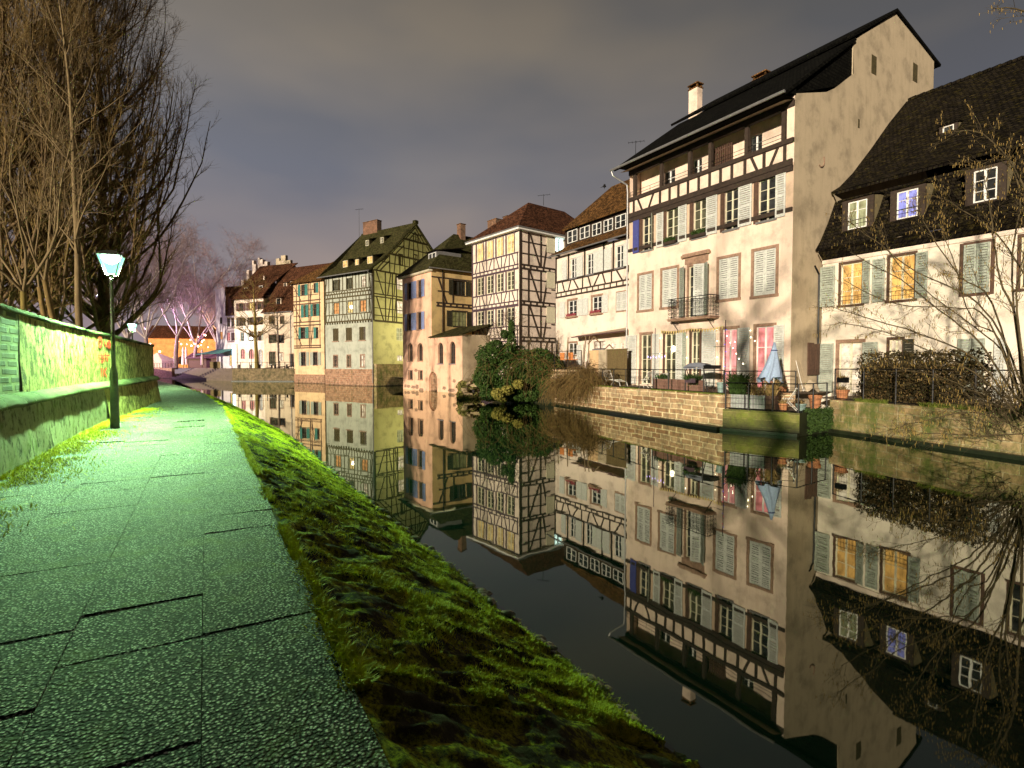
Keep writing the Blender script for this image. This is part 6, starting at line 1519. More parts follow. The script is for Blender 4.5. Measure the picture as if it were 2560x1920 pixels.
L0, L1 = gp(1160, 984), gp(1262, 1001); L0.z = L1.z = 0
wallseg(t, L0, L1, -0.4, 1.25, 0.5, M['wet_stone']); wallseg(t, L1, P0, -0.4, 1.25, 0.5, M['wet_stone'])
t = thing('terrace_step_wall', 'low stone step wall behind the planters', 'wall', (B1_.x, B1_.y, 0)); wallseg(t, B1_, B2_, ZL - 0.3, ZT - 0.01, 0.25, M['quay'])
wallseg(t, P2 + Vector((0.02, 0.3, 0)), B1_, ZL - 0.3, ZT - 0.013, 0.2, M['quay'])
# town ground behind the houses, far square
sheet('town_ground', [xy(gp(1385, 1005) + Vector((1.5, 2, 0))), xy(F4.B + Vector((0, 2, 0))), xy(F4.A + Vector((0, 2, 0))), xy(F5.w(F5.L, 3, 0)), xy(F5.w(0, 3, 0)), xy(C6 + Vector((1, 3, 0))), xy(F6.w(0, 3, 0)), xy(F7.w(0, 3, 0)), (-60, 110), (-60, 400), (400, 400), (400, 30), (30, 45), xy(F2.w(0, 6.5, 0))], 1.2, M['terrace'])
Q1, Q2 = gp(736, 954), gp(581, 953.6); Q1.z = Q2.z = 0
Q3, Q4 = gp(430, 946), gp(377, 944.5); Q3.z = Q4.z = 0
t = thing('far_quay_wall', 'damp stained stone quay wall below the railing of the cream and rose houses', 'river wall', tuple(Q2))
wallseg(t, Q2, Q1, -0.4, GZ, 0.6, M['quay_f']); wallseg(t, F7.w(-0.02, 0, 0), F7.w(0.3, 0, 0), -0.4, GZ - 0.02, 0.6, M['quay_f'], 'return')
FQ = Fac(Q2, Q1)
mb = MB(); mb.box(FQ.w, -0.1, FQ.L, -0.3, 0.0, -0.3, 0.15); mb.build('foot_ledge', M['wet_stone'], t)
# broad steps down to the water
stp = Fac(Q3 + Vector((0, 0, 0)), Q2)
t = thing('quay_steps', 'broad brown stone steps going down to the water, far left', 'steps', tuple(stp.A), stp.ang)
nS = 9
for k in range(nS):
    mb = MB(); mb.box(stp.w, 0.0, stp.L, 0.5 * k, 0.5 * k + 0.52, -0.3, 0.12 + (GZ - 0.12) * (k + 1) / nS); mb.build('step', M['step'] if 'step' in M else m_plain('worn_brown_step_stone', (0.13, 0.10, 0.07), 0.9, 0.4, 2), t); M['step'] = bpy.data.materials['worn_brown_step_stone']
t = thing('far_quay_wall', 'reddish lit quay wall beyond the end of the green path', 'river wall', tuple(Q4))
Q5 = Vector((-66, 92, 0)); Q6 = Vector((-84, 84, 0))
wallseg(t, Q4, Q3, -0.4, GZ, 0.6, M['basestone']); wallseg(t, Q5, Q4, -0.4, GZ - 0.01, 0.6, M['basestone'])
sheet('far_square_ground', [xy(Q5), xy(Q4 + Vector((0, .3, 0))), xy(Q3 + Vector((0, .3, 0))), xy(stp.w(0, 4.5, 0)), xy(stp.w(stp.L, 4.5, 0)), xy(Q2 + Vector((0, .3, 0))), xy(Q1 + Vector((0, .3, 0))), (-38, 108), (-30, 400), (-400, 400), (-400, 96), (-92, 84), xy(Q6)], GZ - 0.02, m_plain('pale_square_paving', (0.34, 0.24, 0.17), 0.9, 0.25, 0.6))

# ---- railings
def fence(label, pts, z, hgt, gap, name='railing', rails=(0.05, 1.0), wires=4, r=0.022, cat='railing', posts=0.03, group=None, mesh=False):
    pts = [Vector((p[0], p[1], 0)) for p in pts]; t = thing(name, label, cat, (pts[0].x, pts[0].y, z), group=group)
    rb = MB(); wb = MB()
    for a, b in zip(pts[:-1], pts[1:]):
        L = (b - a).length; n = max(1, round(L / gap)); up = Vector((0, 0, 1))
        for k in range(n + 1):
            if k == n and b is not pts[-1]: continue
            p = a + (b - a) * k / n; q = MB(); q.tube((p.x, p.y, z - 0.04), (p.x, p.y, z + hgt + 0.02), posts, posts, 6); q.build('post', M['iron'], t)
        for f in rails: rb.tube(a + up * (z + hgt * f), b + up * (z + hgt * f), r, r, 5)
        for k in range(wires): f = rails[0] + (rails[-1] - rails[0]) * (k + 1) / (wires + 1); wb.tube(a + up * (z + hgt * f), b + up * (z + hgt * f), 0.006, 0.006, 3)
        if mesh:
            m = int(L / 0.12)
            for k in range(m): p = a + (b - a) * (k + 0.5) / m; wb.tube(p + up * (z + hgt * rails[0]), p + up * (z + hgt * 0.55), 0.004, 0.004, 3)
    rb.build('rails', M['iron'], t)
    if wires: wb.build('wires', M['iron'], t)
    return t
fence('black iron railing on top of the pale sandstone river wall', [FWA.w(0.15, 0.15, 0), FWA.w(FWA.L - 0.1, 0.15, 0)], ZT, 1.05, 1.25)
fence('black railing with wire mesh in front of the grey planters and pots', [FWB.w(0.08, 0.1, 0), FWB.w(FWB.L - 0.08, 0.1, 0), FWC.w(FWC.L, 0.12, 0)], ZL, 1.15, 1.15, mesh=True)
fence('thin black railing on the upper terrace just behind the blue parasol', [P2 + Vector((0.15, 0.3, 0)), B1_, B2_], ZT, 1.0, 1.5, wires=4)
fence('black wire railing in front of the dark hedge', [FWD.w(0.1, 0.15, 0), FWD.w(11, 0.15, 0)], ZR, 1.3, 1.35, wires=5, mesh=True)
fence('far quay railing with curved posts in front of the rose and cream houses', [FQ.w(-0.2, 0.25, 0), FQ.w(FQ.L - 0.2, 0.25, 0)], GZ, 1.1, 1.7, r=0.03, wires=2, posts=0.05)
fence('small far railing on the reddish quay wall near the orange light', [Q4 + Vector((0, 0.4, 0)), Q4 + (Q3 - Q4) * 1.05 + Vector((0, 0.4, 0))], GZ, 1.1, 1.4, r=0.03, wires=1, posts=0.05)
# ---- ochre block wall with bamboo screen between the terraces
a = FWA.p(cF(1755, 800), 0.4)[0]; b = FWA.p(cF(1975, 800), 0.4)[0]; c_ = FWA.p(cE(372, 500), 1.6)[0]
zt = FWA.p(cF(1860, 500), 0.4)[1]
t = thing('garden_partition', 'short ochre plastered pillar wall with brown reed screen left of the terrace', 'wall', tuple(FWA.w(a, 0.4, 0)))
mb = MB(); ff = Fac(F3.w(F3.L - 0.3 - 4, -3.6, 0), F3.w(F3.L, -3.6, 0))
u0, u1, um = ff.p(cF(1752, 700))[0], ff.p(cF(1872, 700))[0], ff.p(cF(1975, 700))[0]; zt = ff.p(cF(1810, 505))[1]
mb.box(ff.w, u0, u1, 0, 0.5, 1.0, zt); mb.build('pillar', M['ochre_l'] if 'ochre_l' in M else m_plaster('light_ochre_plaster', (0.66, 0.44, 0.24)), t)
mb = MB(); mb.box(ff.w, u1, um, 0.02, 0.5, 1.0, zt + 0.02); mb.build('side_wall', M['gable'], t)
u2 = ff.p(cE(372, 500))[0]; mb = MB()
n = 70
for k in range(n): u = um + (u2 - um) * k / n; mb.box(ff.w, u, u + (u2 - um) / n * 0.85, 0.1 + 0.02 * random.random(), 0.14, 1.2, zt - 0.02 * random.random())
mb.box(ff.w, um - 0.05, u2 + 0.05, 0.06, 0.18, zt - 0.02, zt + 0.05); mb.build('reed_screen', m_plain('brown_reed_screen', (0.14, 0.10, 0.04), 0.9, 0.4, 20), t)

# ================================================================== TERRACE THINGS
def bx(c, sx, sy, sz, ang=0.0, mb=None, z0=None):
    """box centred in plan on c, from c.z up"""
    mb = mb or MB(); co, si = math.cos(ang), math.sin(ang)
    fr = lambda u, d, z: Vector((c[0] + u * co - d * si, c[1] + u * si + d * co, c[2] + z)); mb.box(fr, -sx / 2, sx / 2, -sy / 2, sy / 2, 0, sz); return mb
A2 = F2.ang
def onwall(fa, cr, x, dep, z):
    u = fa.p(cr(x, 600), dep)[0]; q = fa.w(u, dep, z); return q
# closed blue parasol
pb = FWB.p(cE(2010, 780), 0.9); B = FWB.w(pb[0], 0.9, ZL)
zt_ = FWB.p(cE(2030, 335), 0.9)[1]; zb_ = FWB.p(cE(1940, 745), 0.9)[1]
t = thing('parasol', 'closed light blue cloth parasol hanging in folds above the lower terrace', 'parasol', tuple(B))
mb = MB(); mb.tube((B.x, B.y, ZL), (B.x, B.y, zt_), 0.022, 0.022, 8); mb.build('pole', M['frame_w'], t)
mb = MB(); n = 28; rings = []
lean = Vector((-0.22, 0.0, 0))
for j in range(13):
    f = j / 12; z = zt_ - (zt_ - zb_) * f; r = 0.05 + 0.34 * f ** 1.05; ring = []
    for k in range(n):
        a = 2 * math.pi * k / n; fold = 1 + (0.28 * f + 0.05) * math.cos(a * 7 + 1.3 * f) ; hem = 0.0 if j < 12 else -0.12 * math.cos(a * 4 + 1) - 0.05 * math.cos(a * 7)
        ring.append(Vector((B.x + math.cos(a) * r * fold * 0.92, B.y + math.sin(a) * r * fold * 0.8, z + hem)) + Vector((-0.25 * f ** 2 * (1 if math.cos(a) < 0.3 else 0.3), 0, 0)))
    rings.append(ring)
V = [v for r_ in rings for v in r_]; F_ = [(j * n + k, j * n + (k + 1) % n, (j + 1) * n + (k + 1) % n, (j + 1) * n + k) for j in range(12) for k in range(n)]; mb.add(V, F_)
M['blue_cloth'] = m_plain('light_blue_canvas', (0.30, 0.40, 0.56), 0.85, 0.12, 12); mb.build('canopy', M['blue_cloth'], t, smooth=True)
mb = MB(); mb.lathe((B.x, B.y, zt_ - 0.34), [(0.13, -0.02), (0.14, 0.0), (0.13, 0.02)], 12); mb.build('tie_strap', m_plain('dark_blue_strap', (0.03, 0.05, 0.15)), t)
# planters on the lower terrace
gp_ = m_plain('grey_zinc_planter', (0.26, 0.27, 0.27), 0.6, 0.2, 5); soil = M['soil']
def planter(P, w, d, hgt, ang, label, mat, group, plant=None, ph=0.5, n=250, name='planter', lean=0.6):
    t = thing(name, label, 'planter', tuple(P), ang, group=group); mb = MB(); th = 0.03; co, si = math.cos(ang), math.sin(ang)
    fr = lambda u, dd, z: Vector((P.x + u * co - dd * si, P.y + u * si + dd * co, P.z + z))
    for a in ((-w / 2, w / 2, -d / 2, -d / 2 + th), (-w / 2, w / 2, d / 2 - th, d / 2), (-w / 2, -w / 2 + th, -d / 2 + th, d / 2 - th), (w / 2 - th, w / 2, -d / 2 + th, d / 2 - th)): mb.box(fr, *a, 0, hgt)
    mb.box(fr, -w / 2 - 0.015, w / 2 + 0.015, -d / 2 - 0.015, -d / 2 + th - 0.002, hgt - 0.05, hgt + 0.01)
    mb.build('box', mat, t); mb = MB(); mb.box(fr, -w / 2 + th, w / 2 - th, -d / 2 + th, d / 2 - th, 0, hgt - 0.05); mb.build('soil', soil, t)
    if plant:
        pts = np.array([fr((random.random() - .5) * w * 0.85, (random.random() - .5) * d * 0.8, hgt - 0.05 + random.random() * ph * 0.5) for _ in range(n)]); blades('plant', pts, ph * (0.2 + 0.6 * rs.rand(n)), plant, lean, 0.018, parent=t)
    return t
for k, (x0, x1, lab) in enumerate(((1522, 1690, 'grey metal planter with dark bushy plant behind the wire mesh, leftmost'), (1712, 1920, 'wide grey metal planter with bare dry stalks behind the wire mesh'), (1930, 2035, 'dark brown narrow planter with yellowing plant beside the clay pot'))):
    ua, ub = FWB.p(cE(x0, 1000), 0.5)[0], FWB.p(cE(x1, 1000), 0.5)[0]
    planter(FWB.w((ua + ub) / 2, 0.6, ZL), ub - ua, 0.42, 0.62, FWB.ang, lab, gp_ if k < 2 else M['timber_b'], 'planters on the lower terrace', M['leaf_dark'] if k == 0 else M['grass_dry'], (0.95, 0.7, 0.7)[k], (1400, 120, 400)[k])
# wooden planters behind the upper railing
wd = m_plain('weathered_brown_planter_wood', (0.20, 0.11, 0.08), 0.85, 0.35, 8)
for k, (x0, x1, lab) in enumerate(((715, 825, 'short brown wooden planter beside the white folding chair'), (842, 978, 'long grey brown wooden planter in the middle of the upper terrace'), (1020, 1210, 'long dark wooden planter under the grey covered table'))):
    ua, ub = FWA.p(cE(x0, 770), 0.9)[0], FWA.p(cE(x1, 770), 0.9)[0]
    planter(FWA.w((ua + ub) / 2, 0.9, ZT), ub - ua, 0.4, 0.55, FWA.ang, lab, wd, 'wooden planters on the upper terrace', M['leaf_dark'] if k != 1 else None, 0.35, 160)
# covered table / barbecue
c0 = FWA.w(FWA.p(cE(1215, 600), 1.5)[0], 1.5, ZT)
t = thing('covered_table', 'high table under a sagging grey cover on crossed legs', 'table', tuple(c0), A2); z1 = FWA.p(cE(1160, 615), 1.5)[1]; wT = 1.7
co, si = math.cos(A2), math.sin(A2); fr = lambda u, d, z: Vector((c0.x + u * co - d * si, c0.y + u * si + d * co, z))
mb = MB(); g = []
for i_ in range(9):
    for j_ in range(5): g.append(fr(-wT / 2 + wT * 0.72 * i_ / 8, -0.4 + 0.8 * j_ / 4, z1 + 0.16 + 0.10 * math.sin(i_ / 8 * math.pi) * (0.6 + 0.4 * math.cos(j_ - 2)) - (0.16 if i_ in (0,) or j_ in (0, 4) else 0)))
mb.add(g, [(i_ * 5 + j_, (i_ + 1) * 5 + j_, (i_ + 1) * 5 + j_ + 1, i_ * 5 + j_ + 1) for i_ in range(8) for j_ in range(4)]); mb.box(fr, -wT / 2 + 0.02, wT * 0.2, -0.38, 0.38, z1 - 0.06, z1); mb.build('cover', m_plain('grey_tarpaulin', (0.20, 0.22, 0.27), 0.6, 0.15), t, smooth=False)
mb = MB(); mb.box(fr, wT * 0.22, wT / 2, -0.35, 0.35, z1 - 0.06, z1 + 0.12); mb.build('grill_box', M['iron'], t)
for a_, b_ in (((-0.7, -0.3), (-0.35, -0.3)), ((0.35, -0.3), (0.6, -0.3)), ((-0.5, 0.3), (-0.6, 0.3)), ((0.5, 0.3), (0.45, 0.3))): mb = MB(); mb.tube(fr(a_[0], a_[1], z1 - 0.05), fr(b_[0], b_[1], ZT), 0.025, n=5); mb.build('leg', M['iron'], t)
# folding chairs
def folding_chair(P, ang, label, mat, scale=1.0):
    t = thing('folding_chair', label, 'chair', tuple(P), ang, group='white folding chairs on the terraces'); co, si = math.cos(ang), math.sin(ang)
    fr = lambda u, d, z: Vector((P.x + (u * co - d * si) * scale, P.y + (u * si + d * co) * scale, P.z + z * scale))
    for s_ in (-0.2, 0.2):
        mb = MB(); mb.path([fr(s_, 0.28, 0), fr(s_, -0.22, 0.85)], 0.014, 5); mb.build('leg', mat, t); mb = MB(); mb.path([fr(s_ * 0.9, -0.25, 0), fr(s_ * 0.9, 0.2, 0.46)], 0.014, 5); mb.build('leg', mat, t)
    mb = MB()
    for k in range(5): d = -0.12 + 0.075 * k; mb.box(fr, -0.2, 0.2, d, d + 0.055, 0.44, 0.46)
    mb.build('seat', mat, t); mb = MB()
    for k in range(3): z = 0.6 + 0.085 * k; d = -0.22 * (z / 0.85) + 0.02; mb.box(fr, -0.2, 0.2, d - 0.012, d + 0.006, z, z + 0.06)
    mb.build('backrest', mat, t); return t
wc = m_plain('white_chair_paint', (0.7, 0.68, 0.62), 0.6, 0.1)
folding_chair(FWA.w(FWA.p(cE(600, 800), 0.7)[0], 0.7, ZT), A2 + 1.9, 'white slatted folding chair turned sideways behind the upper railing', wc, 1.1)
folding_chair(FWB.w(FWB.p(cE(2195, 1000), 0.9)[0], 0.9, ZL), FWB.ang + 1.7, 'pale folding chair on the lower terrace right of the planters', wc, 1.15)
folding_chair(FWA.w(FWA.p(cE(800, 800), 1.8)[0], 1.9, ZT), A2 + 0.4, 'white folding chair half hidden between the wooden planters', wc, 1.0)
# garden loungers' bent tubes: pale rope chair at left
t = thing('lounge_chair', 'low pale cord lounge chair behind the left end of the railing', 'chair', tuple(FWA.w(FWA.p(cE(230, 750), 1.0)[0], 1.0, ZT)), A2)
c = Vector(t.location); co, si = math.cos(A2), math.sin(A2); fr = lambda u, d, z: Vector((c.x + u * co - d * si, c.y + u * si + d * co, c.z + z))
mb = MB()
for s_ in (-0.3, 0.3): mb.path([fr(-0.6, s_, 0.95), fr(-0.3, s_, 0.35), (fr(0.3, s_, 0.4)), fr(0.9, s_, 0.25), fr(1.0, s_, 0.0)], 0.02, 5); mb.path([fr(-0.2, s_, 0.35), fr(-0.5, s_, 0.0)], 0.02, 5)
mb.build('frame', wc, t); mb = MB()
for k in range(14): f = k / 13; a_ = fr(-0.6, -0.3, 0.95).lerp(fr(-0.3, -0.3, 0.35), f * 2) if f < 0.5 else fr(-0.3, -0.3, 0.35).lerp(fr(0.9, -0.3, 0.3), f * 2 - 1); b_ = fr(-0.6, 0.3, 0.95).lerp(fr(-0.3, 0.3, 0.35), f * 2) if f < 0.5 else fr(-0.3, 0.3, 0.35).lerp(fr(0.9, 0.3, 0.3), f * 2 - 1); mb.tube(a_, b_, 0.012, n=4)
mb.build('seat_cords', wc, t)
# parasol stands: two thin tall poles with lights
for k, (x, y0, lab, d_) in enumerate(((695, 178, 'thin dark pole carrying a short row of violet lights, left on the terrace', 0.5), (1470, 90, 'tall thin pole wound with red and blue lights in front of the pink doors', 0.35))):
    u = FWA.p(cE(x, 700), d_)[0]; c = FWA.w(u, d_, ZT); z1 = FWA.p(cE(x, y0), d_)[1]; t = thing('light_pole', lab, 'pole', tuple(c)); mb = MB(); mb.tube(c, (c.x, c.y, z1), 0.022, 0.018, 6); mb.build('pole', M['timber_v'], t)
    if k == 0:
        mb = MB(); zz = FWA.p(cE(x, 465), d_)[1]; ua, ub = FWA.p(cE(610, 465), d_)[0], FWA.p(cE(830, 465), d_)[0]; mb.tube(FWA.w(ua, d_, zz), FWA.w(ub, d_, zz + 0.03), 0.01, n=4); mb.build('crossbar', M['iron'], t)
        for j in range(7): mb = MB(); mb.lathe(FWA.w(ua + (ub - ua) * (j + .3) / 7, d_, zz - 0.14 - 0.05 * (j % 2)), [(0.01, -0.04), (0.03, 0), (0.01, 0.05)], 6); mb.build('bulb', m_emit('violet_fairy_bulb', (0.55, 0.4, 1.0), 2.5) if j == 0 else bpy.data.materials['violet_fairy_bulb'], t)
    else:
        for j in range(14):
            zz = ZT + 0.9 + (z1 - ZT - 1.0) * j / 14; mb = MB(); mb.lathe((c.x + 0.03 * math.cos(j * 2), c.y + 0.03 * math.sin(j * 2), zz), [(0.005, -0.02), (0.018, 0), (0.005, 0.02)], 5); mb.build('bulb', m_emit('red_fairy_bulb' if j % 2 else 'blue_fairy_bulb', (1, 0.05, 0.15) if j % 2 else (0.15, 0.1, 1.0), 2.0) if j < 2 else bpy.data.materials['red_fairy_bulb' if j % 2 else 'blue_fairy_bulb'], t)
        mb = MB(); zz = FWA.p(cE(x, 380), d_)[1]; mb.tube(FWA.w(u - 0.7, d_, zz), FWA.w(u, d_, zz), 0.012, n=4); mb.build('side_arm', M['iron'], t)
# bunting on the facade above the doors
uu0, uu1 = F2.p(cE(760, 200), -0.1)[0], F2.p(cE(1460, 160), -0.1)[0]; z0, z1 = F2.p(cE(760, 200), -0.1)[1], F2.p(cE(1460, 155), -0.1)[1]
t = thing('bunting', 'string of small yellow pennants along the wall above the terrace doors', 'bunting', tuple(F2.w(uu0, -0.1, z0)))
mb = MB(); cords = [F2.w(uu0 + (uu1 - uu0) * k / 24, -0.1, (z0 + z1) / 2 - 0.10 * math.sin(math.pi * (k % 12) / 12)) for k in range(25)]; mb.path(cords, 0.006, 3); mb.build('cord', M['frame'], t)
mp = m_plain('faded_yellow_pennant', (0.62, 0.48, 0.20), 0.9, 0.2)
for k in range(24):
    a_, b_ = cords[k], cords[k + 1]; m_ = (a_ + b_) / 2; mb = MB(); mb.add([a_.lerp(b_, .08), a_.lerp(b_, .92), m_ + Vector((0, 0, -0.22)) + F2.n * 0.03, m_ + Vector((0, 0, -0.1)) - F2.n * 0.01], [(0, 1, 2), (0, 2, 3), (1, 3, 2)]); mb.build('pennant', mp, t)
# string of warm bulbs round the doors
t = thing('fairy_lights', 'string of tiny warm lights draped around the pink lit doors', 'fairy lights', tuple(F2.w(F2.p(cE(1380, 300))[0], -0.08, 2.0)))
mb = MB(); prev = None
for k, (x, y) in enumerate(((1380, 190), (1385, 320), (1380, 500), (1490, 265), (1530, 340), (1580, 330), (1560, 400), (1595, 460), (1625, 515), (1670, 570), (1755, 280), (1800, 320), (1752, 205), (1050, 280), (1045, 505), (756, 290), (750, 460))):
    u, z = F2.p(cE(x, y), -0.09); q = F2.w(u, -0.09, z); m2 = MB(); m2.lathe(q, [(0.006, -0.025), (0.025, 0), (0.006, 0.025)], 6); m2.build('bulb', M['bulb'], t)
    if prev: mb.tube(prev, q, 0.003, n=3)
    prev = q
mb.build('cable', M['iron'], t)
# clay pots
def pot(P, r, hgt, label, mat, plant=None, n=60, ph=0.3, cat='flower pot'):
    t = thing('flower_pot', label, cat, tuple(P), group='flower pots on the terraces'); mb = MB(); mb.lathe(P, [(r * 0.7, 0), (r * 0.95, hgt * 0.8), (r * 1.08, hgt * 0.8), (r * 1.1, hgt), (r * 0.9, hgt), (r * 0.85, hgt * 0.9)], 14); mb.build('pot', mat, t, smooth=False)
    if plant: pts = np.array([(P.x + (random.random() - .5) * r, P.y + (random.random() - .5) * r, P.z + hgt * 0.9) for _ in range(n)]); blades('plant', pts, ph * (0.4 + 0.6 * rs.rand(n)), plant, 0.7, 0.01, parent=t)
clay = m_plain('terracotta', (0.42, 0.18, 0.08), 0.85, 0.25); teal = m_plain('grey_teal_glazed_pot', (0.22, 0.32, 0.30), 0.5, 0.2)
pot(FWB.w(FWB.p(cE(2115, 1080), 0.45)[0], 0.45, ZL), 0.17, 0.33, 'terracotta pot with dry twigs between the brown planter and the folding chair', clay, M['grass_dry'])
pot(FWA.w(FWA.p(cE(1425, 800), 0.6)[0], 0.6, ZT), 0.17, 0.5, 'tall grey teal pot at the corner of the upper railing', teal)
pot(FWC.w(FWC.L * 0.45, 0.5, ZL), 0.2, 0.3, 'teal glazed pot at the right end of the lower terrace', teal, M['grass_dry'])
pot(FWC.w(FWC.L * 0.88, 0.45, ZL), 0.25, 0.62, 'big orange clay pot at the corner where the long mossy wall begins', clay)
pot(FWD.w(FWD.p(cK(215, 900), 0.7)[0], 0.7, ZR), 0.26, 0.42, 'round clay pot in front of the cream lit door', clay, M['grass_dry'], 80, 0.3)
pot(B2_ + Vector((-0.25, 0.7, ZT)), 0.22, 0.25, 'shallow clay bowl by the garden rake', clay)
t = thing('hanging_planter', 'small black box planter hung on the railing before the cream lit door', 'planter', tuple(FWD.w(FWD.p(cK(230, 780), 0.1)[0], 0.05, 2.1)))
c = Vector(t.location); mb = bx(c, 0.42, 0.2, 0.22, FWD.ang); mb.build('box', M['iron'], t); pts = np.array([(c.x + (random.random() - .5) * .35, c.y + (random.random() - .5) * .3, c.z + .2) for _ in range(60)]); blades('plant', pts, 0.25 * rs.rand(60) + .05, M['grass_dry'], 0.6, 0.01, parent=t)
t = thing('hanging_planter', 'dark flower basket hung on the upper railing below the covered table', 'planter', tuple(FWA.w(FWA.p(cE(1100, 670), 0.1)[0], 0.02, 2.0)))
c = Vector(t.location); mb = bx(c, 0.5, 0.2, 0.2, FWA.ang); mb.build('box', M['timber_v'], t); pts = np.array([(c.x + (random.random() - .5) * .5, c.y + (random.random() - .5) * .3, c.z + .15) for _ in range(160)]); blades('plant', pts, 0.25 * rs.rand(160) + .05, M['leaf_dark'], 0.8, 0.015, parent=t)
# garden tools, boards and sheet against the ochre gable
SG = Fac(F2.w(F2.L, 0, 0), F2.w(F2.L, 12, 0))
for k, (x, lab) in enumerate(((1022, 'white handled garden rake leaning against the ochre gable'), (1044, 'brown wooden broom leaning against the ochre gable'))):
    u, z1 = SG.p(cB(x, 838), -0.05); q = SG.w(u, -0.45, ZT); mb = MB(); mb.tube(q, SG.w(u, -0.05, z1), 0.016, n=6)
    if k: mb.box(SG.w, u - 0.15, u + 0.15, -0.48, -0.42, ZT, ZT + 0.14)
    else:
        for j in range(7): mb.tube(SG.w(u - 0.15 + 0.05 * j, -0.47, ZT + 0.02), SG.w(u, -0.44, ZT + 0.22), 0.006, n=4)
    solo(mb, ('garden_rake', 'broom')[k], wc if k == 0 else M['soffit'], lab, ('rake', 'broom')[k])
for k, (xa, xb) in enumerate(((1076, 1108), (1110, 1142))):
    ua, ub = SG.p(cB(xa, 830), -0.1)[0], SG.p(cB(xb, 830), -0.1)[0]; z1 = SG.p(cB(1100, 745 + 2 * k), -0.1)[1]; z0 = SG.p(cB(1100, 912), -0.1)[1]
    mb = MB(); mb.prism(SG.w, [(ua, z0), (ub, z0), (ub - 0.05, z1), (ua - 0.03, z1 - 0.05 * k)], -0.22 + 0.04 * k, -0.16 + 0.04 * k); mb.box(SG.w, ua + 0.1, ua + 0.2, -0.24 + 0.04 * k, -0.225 + 0.04 * k, z0 + 0.1, z1 - 0.1)
    solo(mb, 'leaning_board', M['timber_b'], ('left of two dark boards leaning upright on the ochre gable', 'right of two dark boards leaning upright on the ochre gable')[k], 'board', 'boards leaning on the gable')
mb = MB(); c = SG.w(SG.p(cB(1098, 940), -0.6)[0], -0.6, ZT); n = 14; V = []
for i_ in range(n):
    for j_ in range(n): x, y = (i_ / (n - 1) - .5), (j_ / (n - 1) - .5); V.append(c + SG.ux * x * 1.1 - SG.n * y * 0.5 + Vector((0, 0, 0.5 * max(0, 1 - 3.2 * (x * x + y * y)) + 0.07 * math.sin(9 * x + 5 * y) + 0.05 * math.sin(13 * y - 4 * x) + 0.02)))
mb.add(V, [(i_ * n + j_, (i_ + 1) * n + j_, (i_ + 1) * n + j_ + 1, i_ * n + j_ + 1) for i_ in range(n - 1) for j_ in range(n - 1)]); solo(mb, 'cloth_sheet', m_plain('crumpled_pale_sheet', (0.5, 0.42, 0.3), 0.9, 0.1), 'crumpled pale sheet heaped at the foot of the ochre gable', 'sheet', smooth=True)
# orange chairs, awning and pergola on the gallery house terrace
def armchair(P, ang, label):
    t = thing('garden_chair', label, 'chair', tuple(P), ang, group='orange chairs behind the bush'); co, si = math.cos(ang), math.sin(ang); fr = lambda u, d, z: Vector((P.x + u * co - d * si, P.y + u * si + d * co, P.z + z)); om = M['orange'] if 'orange' in M else m_plain('orange_chair_shell', (0.6, 0.22, 0.07), 0.6, 0.1); M['orange'] = om
    mb = MB(); mb.box(fr, -0.25, 0.25, -0.25, 0.25, 0.42, 0.47); mb.build('seat', om, t); mb = MB(); mb.prism(lambda u, d, z: fr(u, d, z), [(-0.22, 0.47), (0.22, 0.47), (0.27, 0.95), (-0.27, 0.95)], 0.2, 0.25); mb.build('backrest', om, t)
    for a_ in (-0.2, 0.2):
        for b_ in (-0.2, 0.2): mb = MB(); mb.tube(fr(a_, b_, 0.42), fr(a_ * 1.2, b_ * 1.2, 0), 0.018, n=5); mb.build('leg', M['iron'], t)
ft = Fac(F3.w(0, -4.2, 0), F3.w(8, -4.2, 0))
for x, lab in ((1432, 'left of two orange garden chairs behind the river bush'), (1545, 'right of two orange garden chairs behind the river bush')):
    u, z = ft.p(cF(x, 645)); armchair(ft.w(u, 0, z - 0.35), F3.ang + math.pi, lab)
t = thing('terrace_deck', 'raised stone deck edge carrying the orange chairs beside the bush', 'deck', tuple(ft.w(0, 0, 0))); u0, u1 = ft.p(cF(1400, 820))[0], ft.p(cF(1755, 820))[0]; zd = ft.p(cF(1500, 820))[1]
mb = MB(); mb.box(ft.w, -1.0, u1, -0.6, 3.9, 0.2, ft.p(cF(1500, 690))[1] - 0.35); mb.build('stone_edge', M['quay'], t)
fence('pale wire railing in front of the two orange chairs', [ft.w(0.2, -0.65, 0), ft.w(u1 - 0.05, -0.65, 0)], ft.p(cF(1500, 810))[1], 1.6, 1.6, wires=6)
u0, z0 = F3.p(cF(1470, 340), -2.4); u1, z1 = F3.p(cF(2200, 225), -2.4)
t = thing('awning', 'half open striped cloth awning sloping over the gallery house terrace', 'awning', tuple(F3.w(u0, 0, z0)))
u0, z0 = F3.p(cF(1480, 335), -2.2); u1, z1 = F3.p(cF(2030, 225), 0); 
a0, a1, a2, a3 = F3.p(cC(1112, 1046), -1.3), F3.p(cC(1465, 1003), -1.3), F3.p(cC(1470, 982), 0), F3.p(cC(1150, 1034), 0); z0 = a0[1]; u0 = a0[0]
mb = MB(); mb.slab([F3.w(a0[0], -1.3, a0[1]), F3.w(a1[0], -1.3, a1[1]), F3.w(a2[0], 0, a2[1]), F3.w(a3[0], 0, a3[1])], 0.03); mb.build('cloth', m_plain('beige_awning_cloth', (0.42, 0.34, 0.24), 0.9, 0.15), t)
mb = MB(); mb.tube(F3.w(a0[0], -1.32, a0[1]), F3.w(a1[0], -1.32, a1[1]), 0.05, n=6); mb.build('front_bar', M['shut_wine'], t)
M['vinew'] = m_bark('grey_brown_vine_wood', (0.12, 0.08, 0.04), (0.25, 0.18, 0.1))
